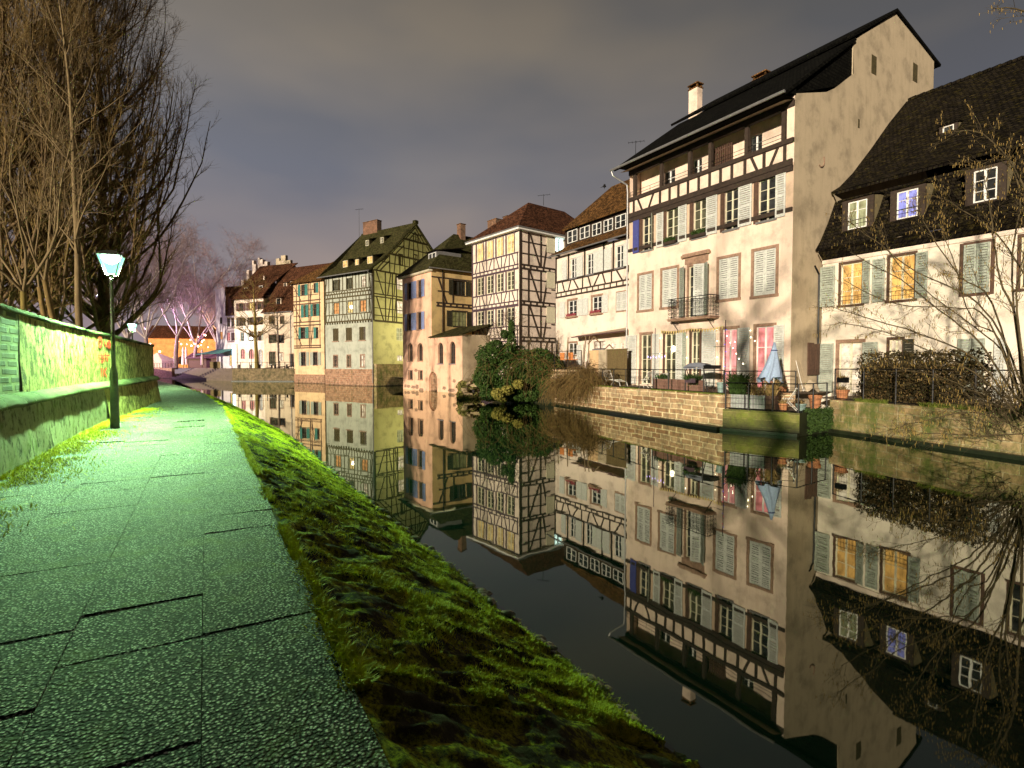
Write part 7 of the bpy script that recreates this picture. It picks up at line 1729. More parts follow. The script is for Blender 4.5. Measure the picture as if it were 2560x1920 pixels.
t = thing('pergola', 'crooked timber pergola posts under the awning of the gallery house', 'pergola', tuple(F3.w(1.0, -2.6, ZT)))
for x in (1330, 1450, 1680, 1730): u = F3.p(cF(x, 480), -2.8)[0]; mb = MB(); mb.path([F3.w(u, -2.8, 1.4), F3.w(u + 0.05, -2.8, 3.0), F3.w(u + 0.25, -2.8, z0 - 0.1)], [0.05, 0.045, 0.04], 6); mb.build('post', M['vinew'], t)
mb = MB(); ua, ub = F3.p(cF(1740, 370), -2.8)[0], F3.p(cF(1900, 350), -2.8)[0]; mb.tube(F3.w(ua, -2.8, z0 - 0.7), F3.w((ua + ub) / 2, -2.8, z0 - 0.2), 0.05, n=5); mb.tube(F3.w((ua + ub) / 2, -2.8, z0 - 0.2), F3.w(ub, -2.8, z0 - 0.7), 0.05, n=5); mb.build('brace', M['vinew'], t)
# antennas and the crow
def antenna(P, hgt, label, bars=5):
    t = thing('antenna', label, 'antenna', tuple(P), group='roof antennas'); mb = MB(); mb.tube(P, P + Vector((0, 0, hgt)), 0.03, 0.02, 5); mb.build('mast', M['iron'], t); mb = MB(); mb.tube(P + Vector((-0.6, 0.2, hgt - 0.1)), P + Vector((0.7, -0.2, hgt - 0.1)), 0.018, n=4)
    for k in range(bars): q = P + Vector((-0.6 + 1.3 * k / (bars - 1), 0.2 - 0.4 * k / (bars - 1), hgt - 0.1)); mb.tube(q + Vector((-.08, -.25, 0)), q + Vector((.08, .25, 0)), 0.012, n=4)
    mb.build('aerial', M['iron'], t)
u, z = F4.p(cC(930, 185), 8); zz = F4.p(cC(930, 112), 8)[1]; antenna(F4.w(u, 8, z - 0.1), zz - z, 'thin antenna on the hipped roof of the corner house')
u, z = F6.p(cD(1270, 360), ap6[0]); zz = F6.p(cD(1270, 132), ap6[0])[1]; antenna(F6.w(u, ap6[0], z - 0.6), zz - z + 0.6, 'very tall thin antenna mast left of the gable house chimney')
u, z = F2.p((1589, 395), 9); antenna(F2.w(u, 9, F2.p((1589, 385), 9)[1] - 1), F2.p((1589, 352), 9)[1] - F2.p((1589, 385), 9)[1] + 1, 'small antenna left of the black roof of the pink house')
u, z = F3.p(cC(1325, 62), 6.0); P = F3.w(u, 6.0, z - 0.22)
mb = MB(); ch = [(0, 0, 0.12), (0.10, 0, 0.16), (0.2, 0, 0.2), (0.27, 0, 0.27)]
mb.lathe(P + Vector((0, 0, 0.02)), [(0.02, 0), (0.09, 0.06), (0.11, 0.13), (0.08, 0.2), (0.05, 0.25), (0.06, 0.29), (0.04, 0.33), (0.01, 0.35)], 10, sx=1.5)
mb.add([P + Vector(v) for v in ((-0.08, 0.05, 0.1), (-0.08, -0.05, 0.1), (-0.42, 0, 0.02), (-0.1, 0, 0.18))], [(0, 1, 2), (0, 2, 3), (1, 3, 2), (0, 3, 1)]); mb.add([P + Vector(v) for v in ((0.06, 0.02, 0.31), (0.06, -0.02, 0.31), (0.19, 0, 0.29), (0.06, 0, 0.34))], [(0, 1, 2), (0, 2, 3), (1, 3, 2)])
for s_ in (-0.03, 0.03): mb.tube(P + Vector((0, s_, 0.06)), P + Vector((0, s_, -0.12)), 0.01, n=4)
solo(mb, 'crow', M['iron'], 'small black bird perched on the ridge left of the downpipe', 'bird')

# ================================================================== FAR SQUARE
def far(cr, x, y, Y): return at_y(*cr(x, y), Y)
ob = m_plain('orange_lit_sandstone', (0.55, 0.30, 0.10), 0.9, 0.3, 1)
Yb = 160
A, B = at_y(372, 918, Yb), at_y(565, 918, Yb + 6)
fb = Fac(A, B); hb = House('orange_building', 'long low orange lit building behind the far square', 'building', fb)
mb = MB(); zt = fb.p(cG(1100, 700))[1]
for k in range(11): u = fb.L * (k + 0.5) / 11; window(hb, fb, (u - 0.7, u + 0.7, GZ + 1.0, GZ + 3.4), 'lit_y' if k % 3 == 0 else 'glass', 'timber_b', 2, 3, sill=False, arch=True)
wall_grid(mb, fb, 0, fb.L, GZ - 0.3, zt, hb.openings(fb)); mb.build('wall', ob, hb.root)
mb = MB(); mb.slab([fb.w(-0.5, -0.8, zt), fb.w(fb.L + 0.5, -0.8, zt), fb.w(fb.L + 0.5, 5, zt + 4), fb.w(-0.5, 5, zt + 4)], 0.2); mb.build('roof', M['roof_red'], hb.root)
# lamps lighting it
def square_lamp(P, hgt, energy, color, label, em):
    t = thing('square_lamp', label, 'street lamp', tuple(P)); mb = MB(); mb.tube(P, P + Vector((0, 0, hgt - 0.3)), 0.06, 0.04, 8); mb.build('pole', M['iron'], t); mb = MB(); mb.lathe(P + Vector((0, 0, hgt - 0.1)), [(0.08, -0.2), (0.22, -0.05), (0.24, 0.08), (0.1, 0.25)], 10); mb.build('globe', em, t, smooth=True)
    L = bpy.data.lights.new('lamp_light', 'POINT'); L.energy = energy; L.color = color; L.shadow_soft_size = 0.3; o = bpy.data.objects.new('lamp_light', L); col.objects.link(o); o.location = P + Vector((0, -0.5, hgt + 0.1)); o.parent = t; o.matrix_parent_inverse = ROOTM[t.name].inverted()
P = far(cG, 578, 1000, 138); P.z = GZ; square_lamp(P, 7.0 * 0.6, 9000, (1, 0.42, 0.08), 'orange globe lamp glowing at the left of the far square', m_emit('orange_lamp_globe', (1, 0.6, 0.2), 14))
P = far(cG, 1040, 1000, 148); P.z = GZ; square_lamp(P, 6.0, 9000, (1, 0.36, 0.06), 'amber lamp between the closed white parasols on the square', m_emit('amber_lamp_globe', (1, 0.55, 0.2), 8))
P = far(cD, 300, 1380, 104.0); P.z = GZ; P.x += 0.0; square_lamp(P, 5.2, 300, (0.7, 0.85, 1.0), 'cold white lamp shining beside the teal shop awning', m_emit('cold_white_globe', (0.75, 0.9, 1), 20))
P = far(cD, 440, 1400, 98.6); P.z = GZ; square_lamp(P + Vector((-0.7, 0, 0)), 5.6, 120, (1, 0.9, 0.75), 'small white lamp shining next to the trunk of the quay tree', m_emit('white_globe', (1, 0.95, 0.85), 14))
P = Vector((-84, 122, GZ)); square_lamp(P, 9.0, 15000, (0.80, 0.50, 0.95), 'tall lilac floodlight lamp lighting the plane trees', m_emit('lilac_globe', (0.85, 0.6, 1), 8))
# christmas bulbs strung over the square
bulbs = [(800, 740), (832, 770), (793, 766), (900, 773), (942, 722), (955, 790), (1003, 768), (1035, 797), (1040, 682), (1072, 783), (1083, 740), (1105, 655), (1104, 720), (1155, 808), (1268, 710), (460, 770), (1122, 664), (985, 765)]
reds = m_emit('red_pink_bulb', (1.0, 0.25, 0.22), 7); whs = m_emit('warm_white_bulb', (1, 0.75, 0.5), 9)
t0 = thing('christmas_lights', 'string of round red and warm white bulbs hung over the far square', 'christmas lights', tuple(far(cG, 1000, 740, 126)))
prev = None; mb = MB()
for k, (x, y) in enumerate(sorted(bulbs)):
    P = far(cG, x, y, 124 + (k % 5)); m2 = MB(); m2.lathe(P, [(0.02, -0.2), (0.14, -0.1), (0.18, 0), (0.14, 0.1), (0.02, 0.2)], 8); m2.build('bulb', reds if k % 3 else whs, t0, smooth=True)
    if prev: mb.tube(prev, P, 0.012, n=3)
    prev = P
mb.build('cable', M['iron'], t0)
def closed_parasol(x, y0, y1, Y, label):
    P = far(cG, x, y1, Y); zt = far(cG, x, y0, Y).z; P.z = GZ; t = thing('closed_parasol', label, 'parasol', tuple(P), group='closed white parasols on the far square'); mb = MB(); mb.tube(P, (P.x, P.y, zt), 0.05, n=6); mb.build('pole', M['iron'], t)
    mb = MB(); h_ = zt - GZ; mb.lathe(P, [(0.42, h_ * 0.15), (0.36, h_ * 0.4), (0.2, h_ * 0.72), (0.26, h_ * 0.8), (0.03, h_)], 12); mb.build('canopy', m_plain('off_white_parasol_cloth', (0.6, 0.52, 0.42)) if 'off_white_parasol_cloth' not in bpy.data.materials else bpy.data.materials['off_white_parasol_cloth'], t)
closed_parasol(858, 800, 1020, 127, 'left closed white parasol on the far square'); closed_parasol(893, 800, 1020, 129, 'middle closed white parasol on the far square'); closed_parasol(1085, 815, 1025, 126, 'right closed white parasol standing alone on the far square')
a_, b_ = far(cG, 470, 1020, 133), far(cG, 600, 1020, 131); a_.z = b_.z = GZ; t = thing('market_tent', 'pale pointed market tent at the left of the far square', 'tent', tuple(a_)); ff = Fac(a_, b_); zt = far(cG, 530, 870, 132).z; mb = MB(); mb.add([ff.w(0, 0, GZ), ff.w(ff.L, 0, GZ), ff.w(ff.L, 0, zt - 2), ff.w(ff.L * .4, 0.5, zt), ff.w(0, 0, zt - 1.0), ff.w(0, 4, GZ), ff.w(ff.L, 4, GZ), ff.w(ff.L, 4, zt - 2), ff.w(0, 4, zt - 1)], [(0, 1, 2, 3, 4), (1, 6, 7, 2), (5, 0, 4, 8), (2, 7, 3), (3, 7, 8), (3, 8, 4), (6, 5, 8, 7)]); mb.build('cloth', m_plain('pale_tent_cloth', (0.5, 0.42, 0.3)), t)
t = thing('kiosk', 'low dark red roofed kiosk beside the shop awning on the square', 'kiosk', tuple(far(cG, 1150, 1000, 128))); c = far(cG, 1180, 1000, 129); c.z = GZ
mb = bx(c, 9, 3.0, 2.3); mb.build('wall', M['timber_b'], t); mb = MB(); mb.slab([c + Vector(v) for v in ((-4.9, -1.9, 2.3), (4.9, -1.9, 2.3), (4.9, 1.0, 3.7), (-4.9, 1.0, 3.7))], 0.12); mb.build('roof', M['shut_wine'], t)
c = far(cG, 1335, 1030, 112); c.z = GZ; t = thing('hedge_box', 'square brown clipped hedge box on the quay corner', 'hedge', tuple(c)); mb = bx(c, 4.6, 1.6, 1.35); mb.build('foliage', m_leaf('brown_hedge_leaf', (0.10, 0.07, 0.03), (0.25, 0.18, 0.08), 6), t)
# tables with pale cloth on the lit quay
for k, (x, y) in enumerate(((1600, 1045), (1850, 1050), (2030, 1050))):
    c = far(cG, x, y, 98.5 - k * 0.6); c.z = GZ; t = thing('cafe_table', ('left', 'middle', 'right')[k] + ' of three long pale tables behind the far quay railing', 'table', tuple(c), group='pale tables behind the quay railing')
    mb = bx(c + Vector((0, 0, 0.72)), 2.6, 0.8, 0.05); mb.build('table_top', M['frame_w'], t)
    for dx in (-1.1, 1.1): mb = bx(c + Vector((dx, 0, 0)), 0.07, 0.6, 0.72); mb.build('leg', M['iron'], t)
# unseen lamp added behind the salmon house to brighten the yellow side wall
P = S6.w(6.5, -7.5, 0); P.z = 1.2
square_lamp(P, 7.0, 2300, (1.0, 0.88, 0.48), 'added warm lamp, unseen behind the salmon house, lighting the yellow green wall', m_emit('added_lamp_globe', (1, 0.85, 0.5), 6))
# ================================================================== TREES AND PLANTS
class Segs:
    """collects tapered segments, builds one mesh in numpy"""
    def __init__(s): s.a = []; s.b = []; s.r0 = []; s.r1 = []
    def add(s, a, b, r0, r1): s.a.append(a); s.b.append(b); s.r0.append(r0); s.r1.append(r1)
    def build(s, name, mat, parent=None, n=3, **props):
        A = np.array(s.a, float); B = np.array(s.b, float); r0 = np.array(s.r0)[:, None]; r1 = np.array(s.r1)[:, None]
        ax = B - A; ax /= np.linalg.norm(ax, axis=1)[:, None] + 1e-9
        t = np.where(np.abs(ax[:, 2:3]) < 0.9, np.array([[0, 0, 1.0]]), np.array([[1.0, 0, 0]])); e1 = np.cross(ax, t); e1 /= np.linalg.norm(e1, axis=1)[:, None] + 1e-9; e2 = np.cross(ax, e1)
        V = []
        for P, r in ((A, r0), (B, r1)):
            for k in range(n): c = 2 * math.pi * k / n; V.append(P + (e1 * math.cos(c) + e2 * math.sin(c)) * r)
        V = np.stack(V, 1); m = len(A); base = np.arange(m)[:, None] * (2 * n)
        F = np.concatenate([base + np.array([[k, (k + 1) % n, (k + 1) % n + n, k + n]]) for k in range(n)])
        return np_mesh(name, V.reshape(-1, 3), F, mat, parent, smooth=n > 3, **props)
def unit(v): return v / (np.linalg.norm(v) + 1e-9)
def limb(S, rng, p, d, L, r, steps=5, wob=0.12, up=0.0, tip=0.3, pts=None):
    """one curved limb; returns list of (point, dir, radius)"""
    out = [(p.copy(), d.copy(), r)]; st = L / steps
    for k in range(steps):
        d = unit(d + rng.normal(0, wob, 3) + np.array([0, 0, up])); q = p + d * st; r2 = r * (1 - (1 - tip) * (1) / steps) if 0 else out[0][2] * (1 - (1 - tip) * (k + 1) / steps)
        S.add(p, q, out[-1][2], r2); p = q; out.append((p.copy(), d.copy(), r2))
    return out
def side_dir(rng, d, ang):
    a = rng.normal(0, 1, 3); a = unit(a - d * a.dot(d)); return unit(d * math.cos(ang) + a * math.sin(ang))
def grow(Ss, rng, nodes, level, P):
    """nodes: limb points; spawn children"""
    if level >= len(P): return
    q = P[level]; n = q['n'] if isinstance(q['n'], int) else rng.integers(*q['n'])
    for _ in range(n):
        f = rng.uniform(q.get('from', 0.25), 1.0) * (len(nodes) - 1); i = min(int(f), len(nodes) - 2); g = f - i
        p = nodes[i][0] * (1 - g) + nodes[i + 1][0] * g; d = nodes[i][1]; r = nodes[i][2] * q['r']
        dd = side_dir(rng, d, q['ang'] * rng.uniform(0.6, 1.25)); L = q['L'] * rng.uniform(0.55, 1.2) * (1.15 - 0.5 * f / len(nodes))
        ch = limb(Ss[min(level, len(Ss) - 1)], rng, p, dd, L, max(r, q.get('rmin', 0.006)), q.get('steps', 4), q.get('wob', 0.15), q.get('up', 0.0), 0.35)
        grow(Ss, rng, ch, level + 1, P)
def tree_thing(name, label, pos, group=None): return thing(name, label, 'tree', pos, group=group)
BK = {'brown': m_bark('warm_brown_bark', (0.06, 0.038, 0.016), (0.20, 0.13, 0.055)), 'pale': m_bark('pale_plane_bark', (0.30, 0.24, 0.22), (0.62, 0.54, 0.50), 2), 'olive': m_bark('olive_mossy_lit_bark', (0.13, 0.10, 0.02), (0.28, 0.21, 0.05)),
      'twig': m_bark('golden_brown_twigs', (0.12, 0.08, 0.022), (0.30, 0.20, 0.065)), 'beige': m_bark('beige_birch_bark', (0.13, 0.09, 0.038), (0.26, 0.19, 0.09), 3), 'mauve': m_bark('greyish_mauve_twigs', (0.17, 0.12, 0.12), (0.34, 0.25, 0.26)), 'hazel': m_bark('hazel_bark', (0.045, 0.033, 0.014), (0.12, 0.09, 0.04))}
def poplar(x, y, z0, H, rad, seed, label, nl=70):
    rng = np.random.default_rng(seed); t = tree_thing('poplar_tree', label, (x, y, z0), 'bare upright poplars behind the garden wall'); T, S1, S2 = Segs(), Segs(), Segs()
    tr = limb(T, rng, np.array([x, y, z0 - 0.3]), np.array([0, 0, 1.0]), H, 0.42, 14, 0.02, 0.1, 0.1)
    for k in range(nl):
        f = (k + 0.5) / nl; zi = 0.05 + 0.8 * f; i = zi * (len(tr) - 1); a = int(i); p = tr[a][0] * (1 - i + a) + tr[min(a + 1, len(tr) - 1)][0] * (i - a)
        az = rng.uniform(0, 2 * math.pi); out = rad * (0.5 + 0.6 * rng.random()) * (1 - 0.55 * f ** 2)
        d = unit(np.array([math.cos(az), math.sin(az), 1.0])); L = H * (0.30 + 0.22 * rng.random()) * (1.1 - 0.5 * f); steps = 9; r = 0.115 * (1.2 - f); st = L / steps
        nodes = [(p.copy(), d, r)]; q = p.copy(); h0 = 0.0
        for s_ in range(steps):
            # leans out quickly then runs straight up
            w = max(0.0, 1 - h0 / out); d = unit(d * 0.55 + np.array([math.cos(az) * 0.85 * w, math.sin(az) * 0.85 * w, 0.62]) * 0.6 + rng.normal(0, 0.075, 3)); q2 = q + d * st; h0 = math.hypot(*(q2 - p)[:2]); r2 = r * (1 - 0.85 * (s_ + 1) / steps) + 0.006
            S1.add(q, q2, nodes[-1][2], r2); q = q2; nodes.append((q.copy(), d, r2))
        grow([S2], rng, nodes, 0, [dict(n=22, ang=0.6, L=2.6, r=0.42, steps=4, wob=0.15, up=0.2, rmin=0.013, **{'from': .08}), dict(n=8, ang=0.6, L=1.0, r=0.5, steps=2, wob=0.22, up=0.12, rmin=0.009)])
    T.build('trunk', BK['brown'], t, 8); S1.build('branches', BK['brown'], t, 5); S2.build('twigs', BK['twig'], t, 3)
def px3(x, Y): return (x - CX) / FPX * Y
for k, (sx, Y, H, rad, lab) in enumerate(((262, 40, 33, 5.2, 'huge upright bare poplar right of the others, its edge against the open sky'), (130, 37, 34, 4.6, 'huge upright bare poplar in the middle of the group behind the wall'), (-10, 34, 33, 5.0, 'huge upright bare poplar at the left edge of the photo'))):
    poplar(px3(sx, Y), Y, 2.45, H, rad * 1.06, 11 + k, lab, 112)
def spread_tree(name, label, x, y, z0, trunk_h, r, H, seed, barks, levels, nl=6, spread=0.6, group=None, lean=(0, 0), up=0.05, wob=0.1, nt=(8, 5, 3), first=0.0):
    rng = np.random.default_rng(seed); t = tree_thing(name, label, (x, y, z0), group); T, S1, S2 = Segs(), Segs(), Segs()
    tr = limb(T, rng, np.array([x, y, z0 - 0.3]), unit(np.array([lean[0], lean[1], 1.0])), trunk_h, r, 6, 0.025, 0.02, 0.72)
    top = tr[-1]
    for k in range(nl):
        az = 2 * math.pi * (k + rng.random() * 0.6) / nl; f = rng.uniform(first, 1) if first else 1; i = int(f * (len(tr) - 1)); b = tr[i]
        d = unit(np.array([math.cos(az) * spread, math.sin(az) * spread, 1.0])); L = (H - (b[0][2] - z0)) * rng.uniform(0.75, 1.0)
        nodes = limb(S1, rng, b[0].copy(), d, L, b[2] * rng.uniform(0.45, 0.65), 8, wob, up, 0.12); grow([S1 if nl < 6 or name == 'young_tree' else S2], rng, nodes, 0, levels)
    T.build('trunk', BK[barks[0]], t, nt[0]); S1.build('branches', BK[barks[1]], t, nt[1])
    if S2.a: S2.build('twigs', BK[barks[2]], t, nt[2])
    return t
# slim light trunk in front of the poplars: continuous leader with side branches
def leader_tree(name, label, x, y, z0, H, r, seed, bark, twig, nb=26, L=4.5, start=0.3):
    rng = np.random.default_rng(seed); t = tree_thing(name, label, (x, y, z0)); T, S1 = Segs(), Segs()
    tr = limb(T, rng, np.array([x, y, z0 - 0.3]), np.array([0.01, 0, 1.0]), H, r, 16, 0.018, 0.06, 0.12)
    grow([S1], rng, tr, 0, [dict(n=nb, ang=0.85, L=L, r=0.38, steps=6, wob=0.12, up=0.08, **{'from': start}), dict(n=7, ang=0.7, L=1.5, r=0.5, steps=4, wob=0.16, up=0.05, rmin=0.008), dict(n=4, ang=0.6, L=0.6, r=0.6, steps=2, wob=0.2, rmin=0.006)])
    T.build('trunk', BK[bark], t, 9); S1.build('branches', BK[twig], t, 4)
leader_tree('birch_tree', 'slim pale straight trunk standing in front of the poplars, left of the lamp', px3(203, 25.5), 25.5, 2.45, 19, 0.17, 5, 'beige', 'beige')
spread_tree('young_tree', 'small tree with a yellow mossy trunk forking low above the wall, far left', px3(82, 20), 20, 2.45, 3.4, 0.13, 11, 8, ('olive', 'beige', 'beige'), [dict(n=9, ang=0.6, L=2.2, r=0.45, steps=5, wob=0.13, up=0.06, rmin=0.012), dict(n=7, ang=0.6, L=0.9, r=0.5, steps=3, wob=0.18, rmin=0.007)], nl=6, spread=0.75)
for k, (sx, Y, sp) in enumerate(((150, 29, 0.35), (178, 27, 0.3))):
    spread_tree('park_tree', ('leaning twin stemmed tree between the yellow trunk and the pale trunk', 'slanting brown tree just left of the pale straight trunk')[k], px3(sx, Y), Y, 2.45, 5, 0.16, 15, 60 + k, ('twig', 'beige', 'twig'), [dict(n=10, ang=0.5, L=2.5, r=0.45, steps=5, wob=0.12, up=0.1, rmin=0.012), dict(n=6, ang=0.6, L=1.0, r=0.5, steps=3, wob=0.18, rmin=0.008)], nl=3, spread=sp, lean=(-0.22, 0), group=None)
# plane trees on the far square
PL = [dict(n=18, ang=0.65, L=6.5, r=0.42, steps=5, wob=0.17, up=0.03, rmin=0.035), dict(n=11, ang=0.75, L=3.0, r=0.5, steps=3, wob=0.22, up=0.0, rmin=0.02), dict(n=5, ang=0.8, L=1.4, r=0.6, steps=2, wob=0.25, rmin=0.014)]
for k, (sx, Y, H, lean, lab) in enumerate(((318, 97, 24, 0.0, 'plane tree nearest the small distant lantern'), (372, 112, 27, -0.05, 'plane tree with white forked limbs above the market tent'), (440, 121, 30, 0.0, 'tall plane tree with bright white fork in the middle of the square'), (484, 128, 31, 0.16, 'plane tree with a long limb leaning right over the christmas lights'), (548, 136, 27, -0.12, 'plane tree leaning left beside the lilac gable house'), (250, 92, 22, 0.0, 'plane tree half hidden behind the green lantern'), (590, 150, 29, 0.0, 'farthest plane tree showing above the lilac gable house roof'))):
    zz = GZ if k not in (5,) else 1.3
    spread_tree('plane_tree', lab, px3(sx, Y), Y, zz, 5.5 + (k % 3), 0.5, H * 1.16, 100 + k, ('mauve', 'pale', 'mauve'), PL, nl=6, spread=0.62, lean=(lean, 0), wob=0.12, nt=(9, 6, 3), group='plane trees on the far square')
# small pollarded tree on the quay
rngq = np.random.default_rng(9)
def quay_tree():
    P = at_y(*cD(455, 1430), 97.0); t = tree_thing('quay_tree', 'bare tree with tiered branches standing at the far quay railing', (P.x, P.y, GZ)); T, S1 = Segs(), Segs()
    ztop = at_y(*cD(430, 700), 97.0).z; tr = limb(T, rngq, np.array([P.x, P.y, GZ - 0.2]), np.array([-0.03, 0, 1.0]), ztop - GZ, 0.38, 14, 0.012, 0.02, 0.16)
    for zf in (0.36, 0.40, 0.5, 0.55, 0.68, 0.74, 0.86, 0.93):
        i = zf * (len(tr) - 1); a = int(i); b = tr[a]
        for k in range(6):
            az = 2 * math.pi * (k + rngq.random()) / 6; L = 5.2 * (1.25 - zf) + 1.0; nodes = limb(S1, rngq, b[0].copy(), unit(np.array([math.cos(az), math.sin(az), 0.35 + 0.5 * zf])), L, b[2] * 0.34, 6, 0.14, 0.03, 0.25)
            grow([S1], rngq, nodes, 0, [dict(n=6, ang=0.7, L=1.4, r=0.5, steps=3, wob=0.2, rmin=0.022), dict(n=3, ang=0.7, L=0.7, r=0.6, steps=2, wob=0.2, rmin=0.016)])
    T.build('trunk', BK['olive'], t, 9); S1.build('branches', BK['twig'], t, 4)  # green light on this trunk is put into its bark colour
quay_tree()
# tree behind the viewer that throws its limb shadows on the pink house
def shadow_tree():
    T = F2.w(F2.L * 0.80 + 4.5, 0, 9.0); back = 42.0; base = T + tosun * back
    rng = np.random.default_rng(77); t = tree_thing('large_tree', 'large bare tree standing behind the garden wall', (base.x, base.y, 2.45)); A, S1, S2 = Segs(), Segs(), Segs()
    tr = limb(A, rng, np.array([base.x, base.y, 1.2]), unit(np.array([-0.42, 0.24, 1.0])), 9.5, 0.34, 6, 0.05, 0.0, 0.7)
    for k, az in enumerate((0.2, 1.4, 2.6, 3.4, 4.5, 5.6)):
        d = unit(np.array([math.cos(az) * 0.75, math.sin(az) * 0.75, 1.0])); nodes = limb(S1, rng, tr[-1 - (k % 2)][0].copy(), d, 9.0, 0.20, 9, 0.2, 0.0, 0.15)
        grow([S1, S2], rng, nodes, 0, [dict(n=5, ang=0.8, L=2.6, r=0.4, steps=5, wob=0.2, rmin=0.03), dict(n=6, ang=0.7, L=1.5, r=0.5, steps=3, wob=0.2, rmin=0.012)])
    A.build('trunk', BK['brown'], t, 10); S1.build('branches', BK['brown'], t, 6); S2.build('twigs', BK['twig'], t, 3)
shadow_tree()

# ---- hazel shrub on the right, traced stems in several depths
def cat_mesh(P, n=4, L=0.055, r=0.007):
    pass
def hazel():
    rng = np.random.default_rng(21); base = at_y(2548, 1060, 15.6); t = thing('hazel_shrub', 'wide bare hazel shrub with hanging catkins on the right river wall', 'shrub', (base.x, base.y, 1.3)); S1, S2 = Segs(), Segs(); cats = []
    stems = [([(2552, 1040), (2440, 900), (2300, 835), (2150, 790), (2075, 765)], 15.4, 15.0, .045), ([(2556, 1020), (2450, 860), (2380, 800), (2250, 700), (2125, 630)], 15.8, 15.5, .05), ([(2545, 1040), (2500, 850), (2430, 800), (2380, 640), (2345, 560)], 16.2, 16.0, .04),
             ([(2560, 1030), (2540, 800), (2500, 700), (2480, 560), (2460, 440)], 15.0, 14.6, .06), ([(2550, 1050), (2460, 950), (2350, 890), (2210, 830), (2095, 805)], 15.2, 14.2, .04), ([(2580, 1040), (2540, 780), (2560, 640), (2575, 540)], 14.8, 14.5, .05),
             ([(2555, 1075), (2440, 1030), (2300, 1055), (2225, 1075)], 15.0, 13.8, .03), ([(2560, 1085), (2450, 1090), (2330, 1082), (2260, 1092)], 14.6, 13.8, .03), ([(2560, 1030), (2480, 760), (2400, 690), (2330, 590), (2300, 530)], 15.9, 15.9, .045),
             ([(2575, 1020), (2500, 830), (2420, 740), (2290, 680), (2185, 600), (2130, 560)], 15.5, 15.6, .045), ([(2565, 1045), (2580, 600), (2540, 430), (2455, 335), (2385, 330)], 15.0, 14.6, .06), ([(2565, 1040), (2470, 800), (2390, 770), (2240, 760), (2110, 700)], 15.3, 14.9, .04),
             ([(2540, 1050), (2400, 960), (2290, 930), (2180, 905)], 16.2, 16.0, .03), ([(2555, 1050), (2520, 900), (2440, 820), (2330, 740), (2230, 640), (2200, 560)], 16.4, 16.4, .04), ([(2565, 1042), (2600, 800), (2520, 620), (2400, 520), (2300, 480)], 15.7, 15.8, .05),
             ([(2570, 1045), (2670, 500), (2640, 120), (2565, 28), (2480, 22)], 14.5, 13.6, .07), ([(2590, 1060), (2560, 960), (2500, 1000), (2400, 1010)], 14.6, 14.0, .03), ([(2570, 1040), (2530, 700), (2550, 480), (2500, 400), (2440, 420)], 15.4, 15.0, .045)]
    for pts, Y0, Y1, r0 in stems:
        P = [np.array(at_y(x, y, Y0 + (Y1 - Y0) * k / (len(pts) - 1))) for k, (x, y) in enumerate(pts)]; P[0][2] = max(P[0][2], 1.2) if pts[0][1] < 1060 else P[0][2]
        # catmull refine
        Q = []
        for i in range(len(P) - 1):
            p0 = P[max(i - 1, 0)]; p1 = P[i]; p2 = P[i + 1]; p3 = P[min(i + 2, len(P) - 1)]
            for u in (0, .25, .5, .75): Q.append(0.5 * ((2 * p1) + (-p0 + p2) * u + (2 * p0 - 5 * p1 + 4 * p2 - p3) * u * u + (-p0 + 3 * p1 - 3 * p2 + p3) * u ** 3) + rng.normal(0, 0.012, 3))
        Q.append(P[-1]); n = len(Q); nodes = []
        for i in range(n): nodes.append((Q[i], unit(Q[min(i + 1, n - 1)] - Q[max(i - 1, 0)]), r0 * (1 - 0.85 * i / (n - 1)) * 0.55 + 0.004))
        for i in range(n - 1): S1.add(Q[i], Q[i + 1], nodes[i][2], nodes[i + 1][2])
        m0 = len(S2.a); grow([S2], rng, nodes, 0, [dict(n=24, ang=0.6, L=0.95, r=0.4, steps=4, wob=0.16, up=0.03, rmin=0.006, **{'from': .3}), dict(n=5, ang=0.7, L=0.38, r=0.6, steps=3, wob=0.2, rmin=0.004)])
        for j in range(m0, len(S2.a)):
            if rng.random() < 0.30 and S2.r1[j] < 0.009: cats.append(S2.b[j])
    # dense lower thicket
    for _ in range(130):
        p = np.array(at_y(rng.uniform(2470, 2620), rng.uniform(990, 1110), rng.uniform(14.6, 16.6))); d = unit(np.array([rng.uniform(-1, 0.3), rng.uniform(-.4, .4), rng.uniform(0.1, 1)])); nodes = limb(S2, rng, p, d, rng.uniform(0.6, 1.8), 0.012, 5, 0.2, 0.05, 0.3); grow([S2], rng, nodes, 0, [dict(n=8, ang=0.7, L=0.5, r=0.6, steps=3, wob=0.2, rmin=0.004)])
    S1.build('stems', BK['hazel'], t, 6); S2.build('twigs', BK['hazel'], t, 3)
    C = Segs()
    for c in cats:
        L = 0.05 + 0.04 * rng.random(); C.add(c, c + np.array([rng.normal(0, .006), rng.normal(0, .006), -L]), 0.0095, 0.007)
    C.build('catkins', m_leaf('yellow_brown_catkin', (0.20, 0.13, 0.035), (0.40, 0.28, 0.09), 12), t, 3)
    print('hazel twigs', len(S2.a), 'catkins', len(C.a))
hazel()

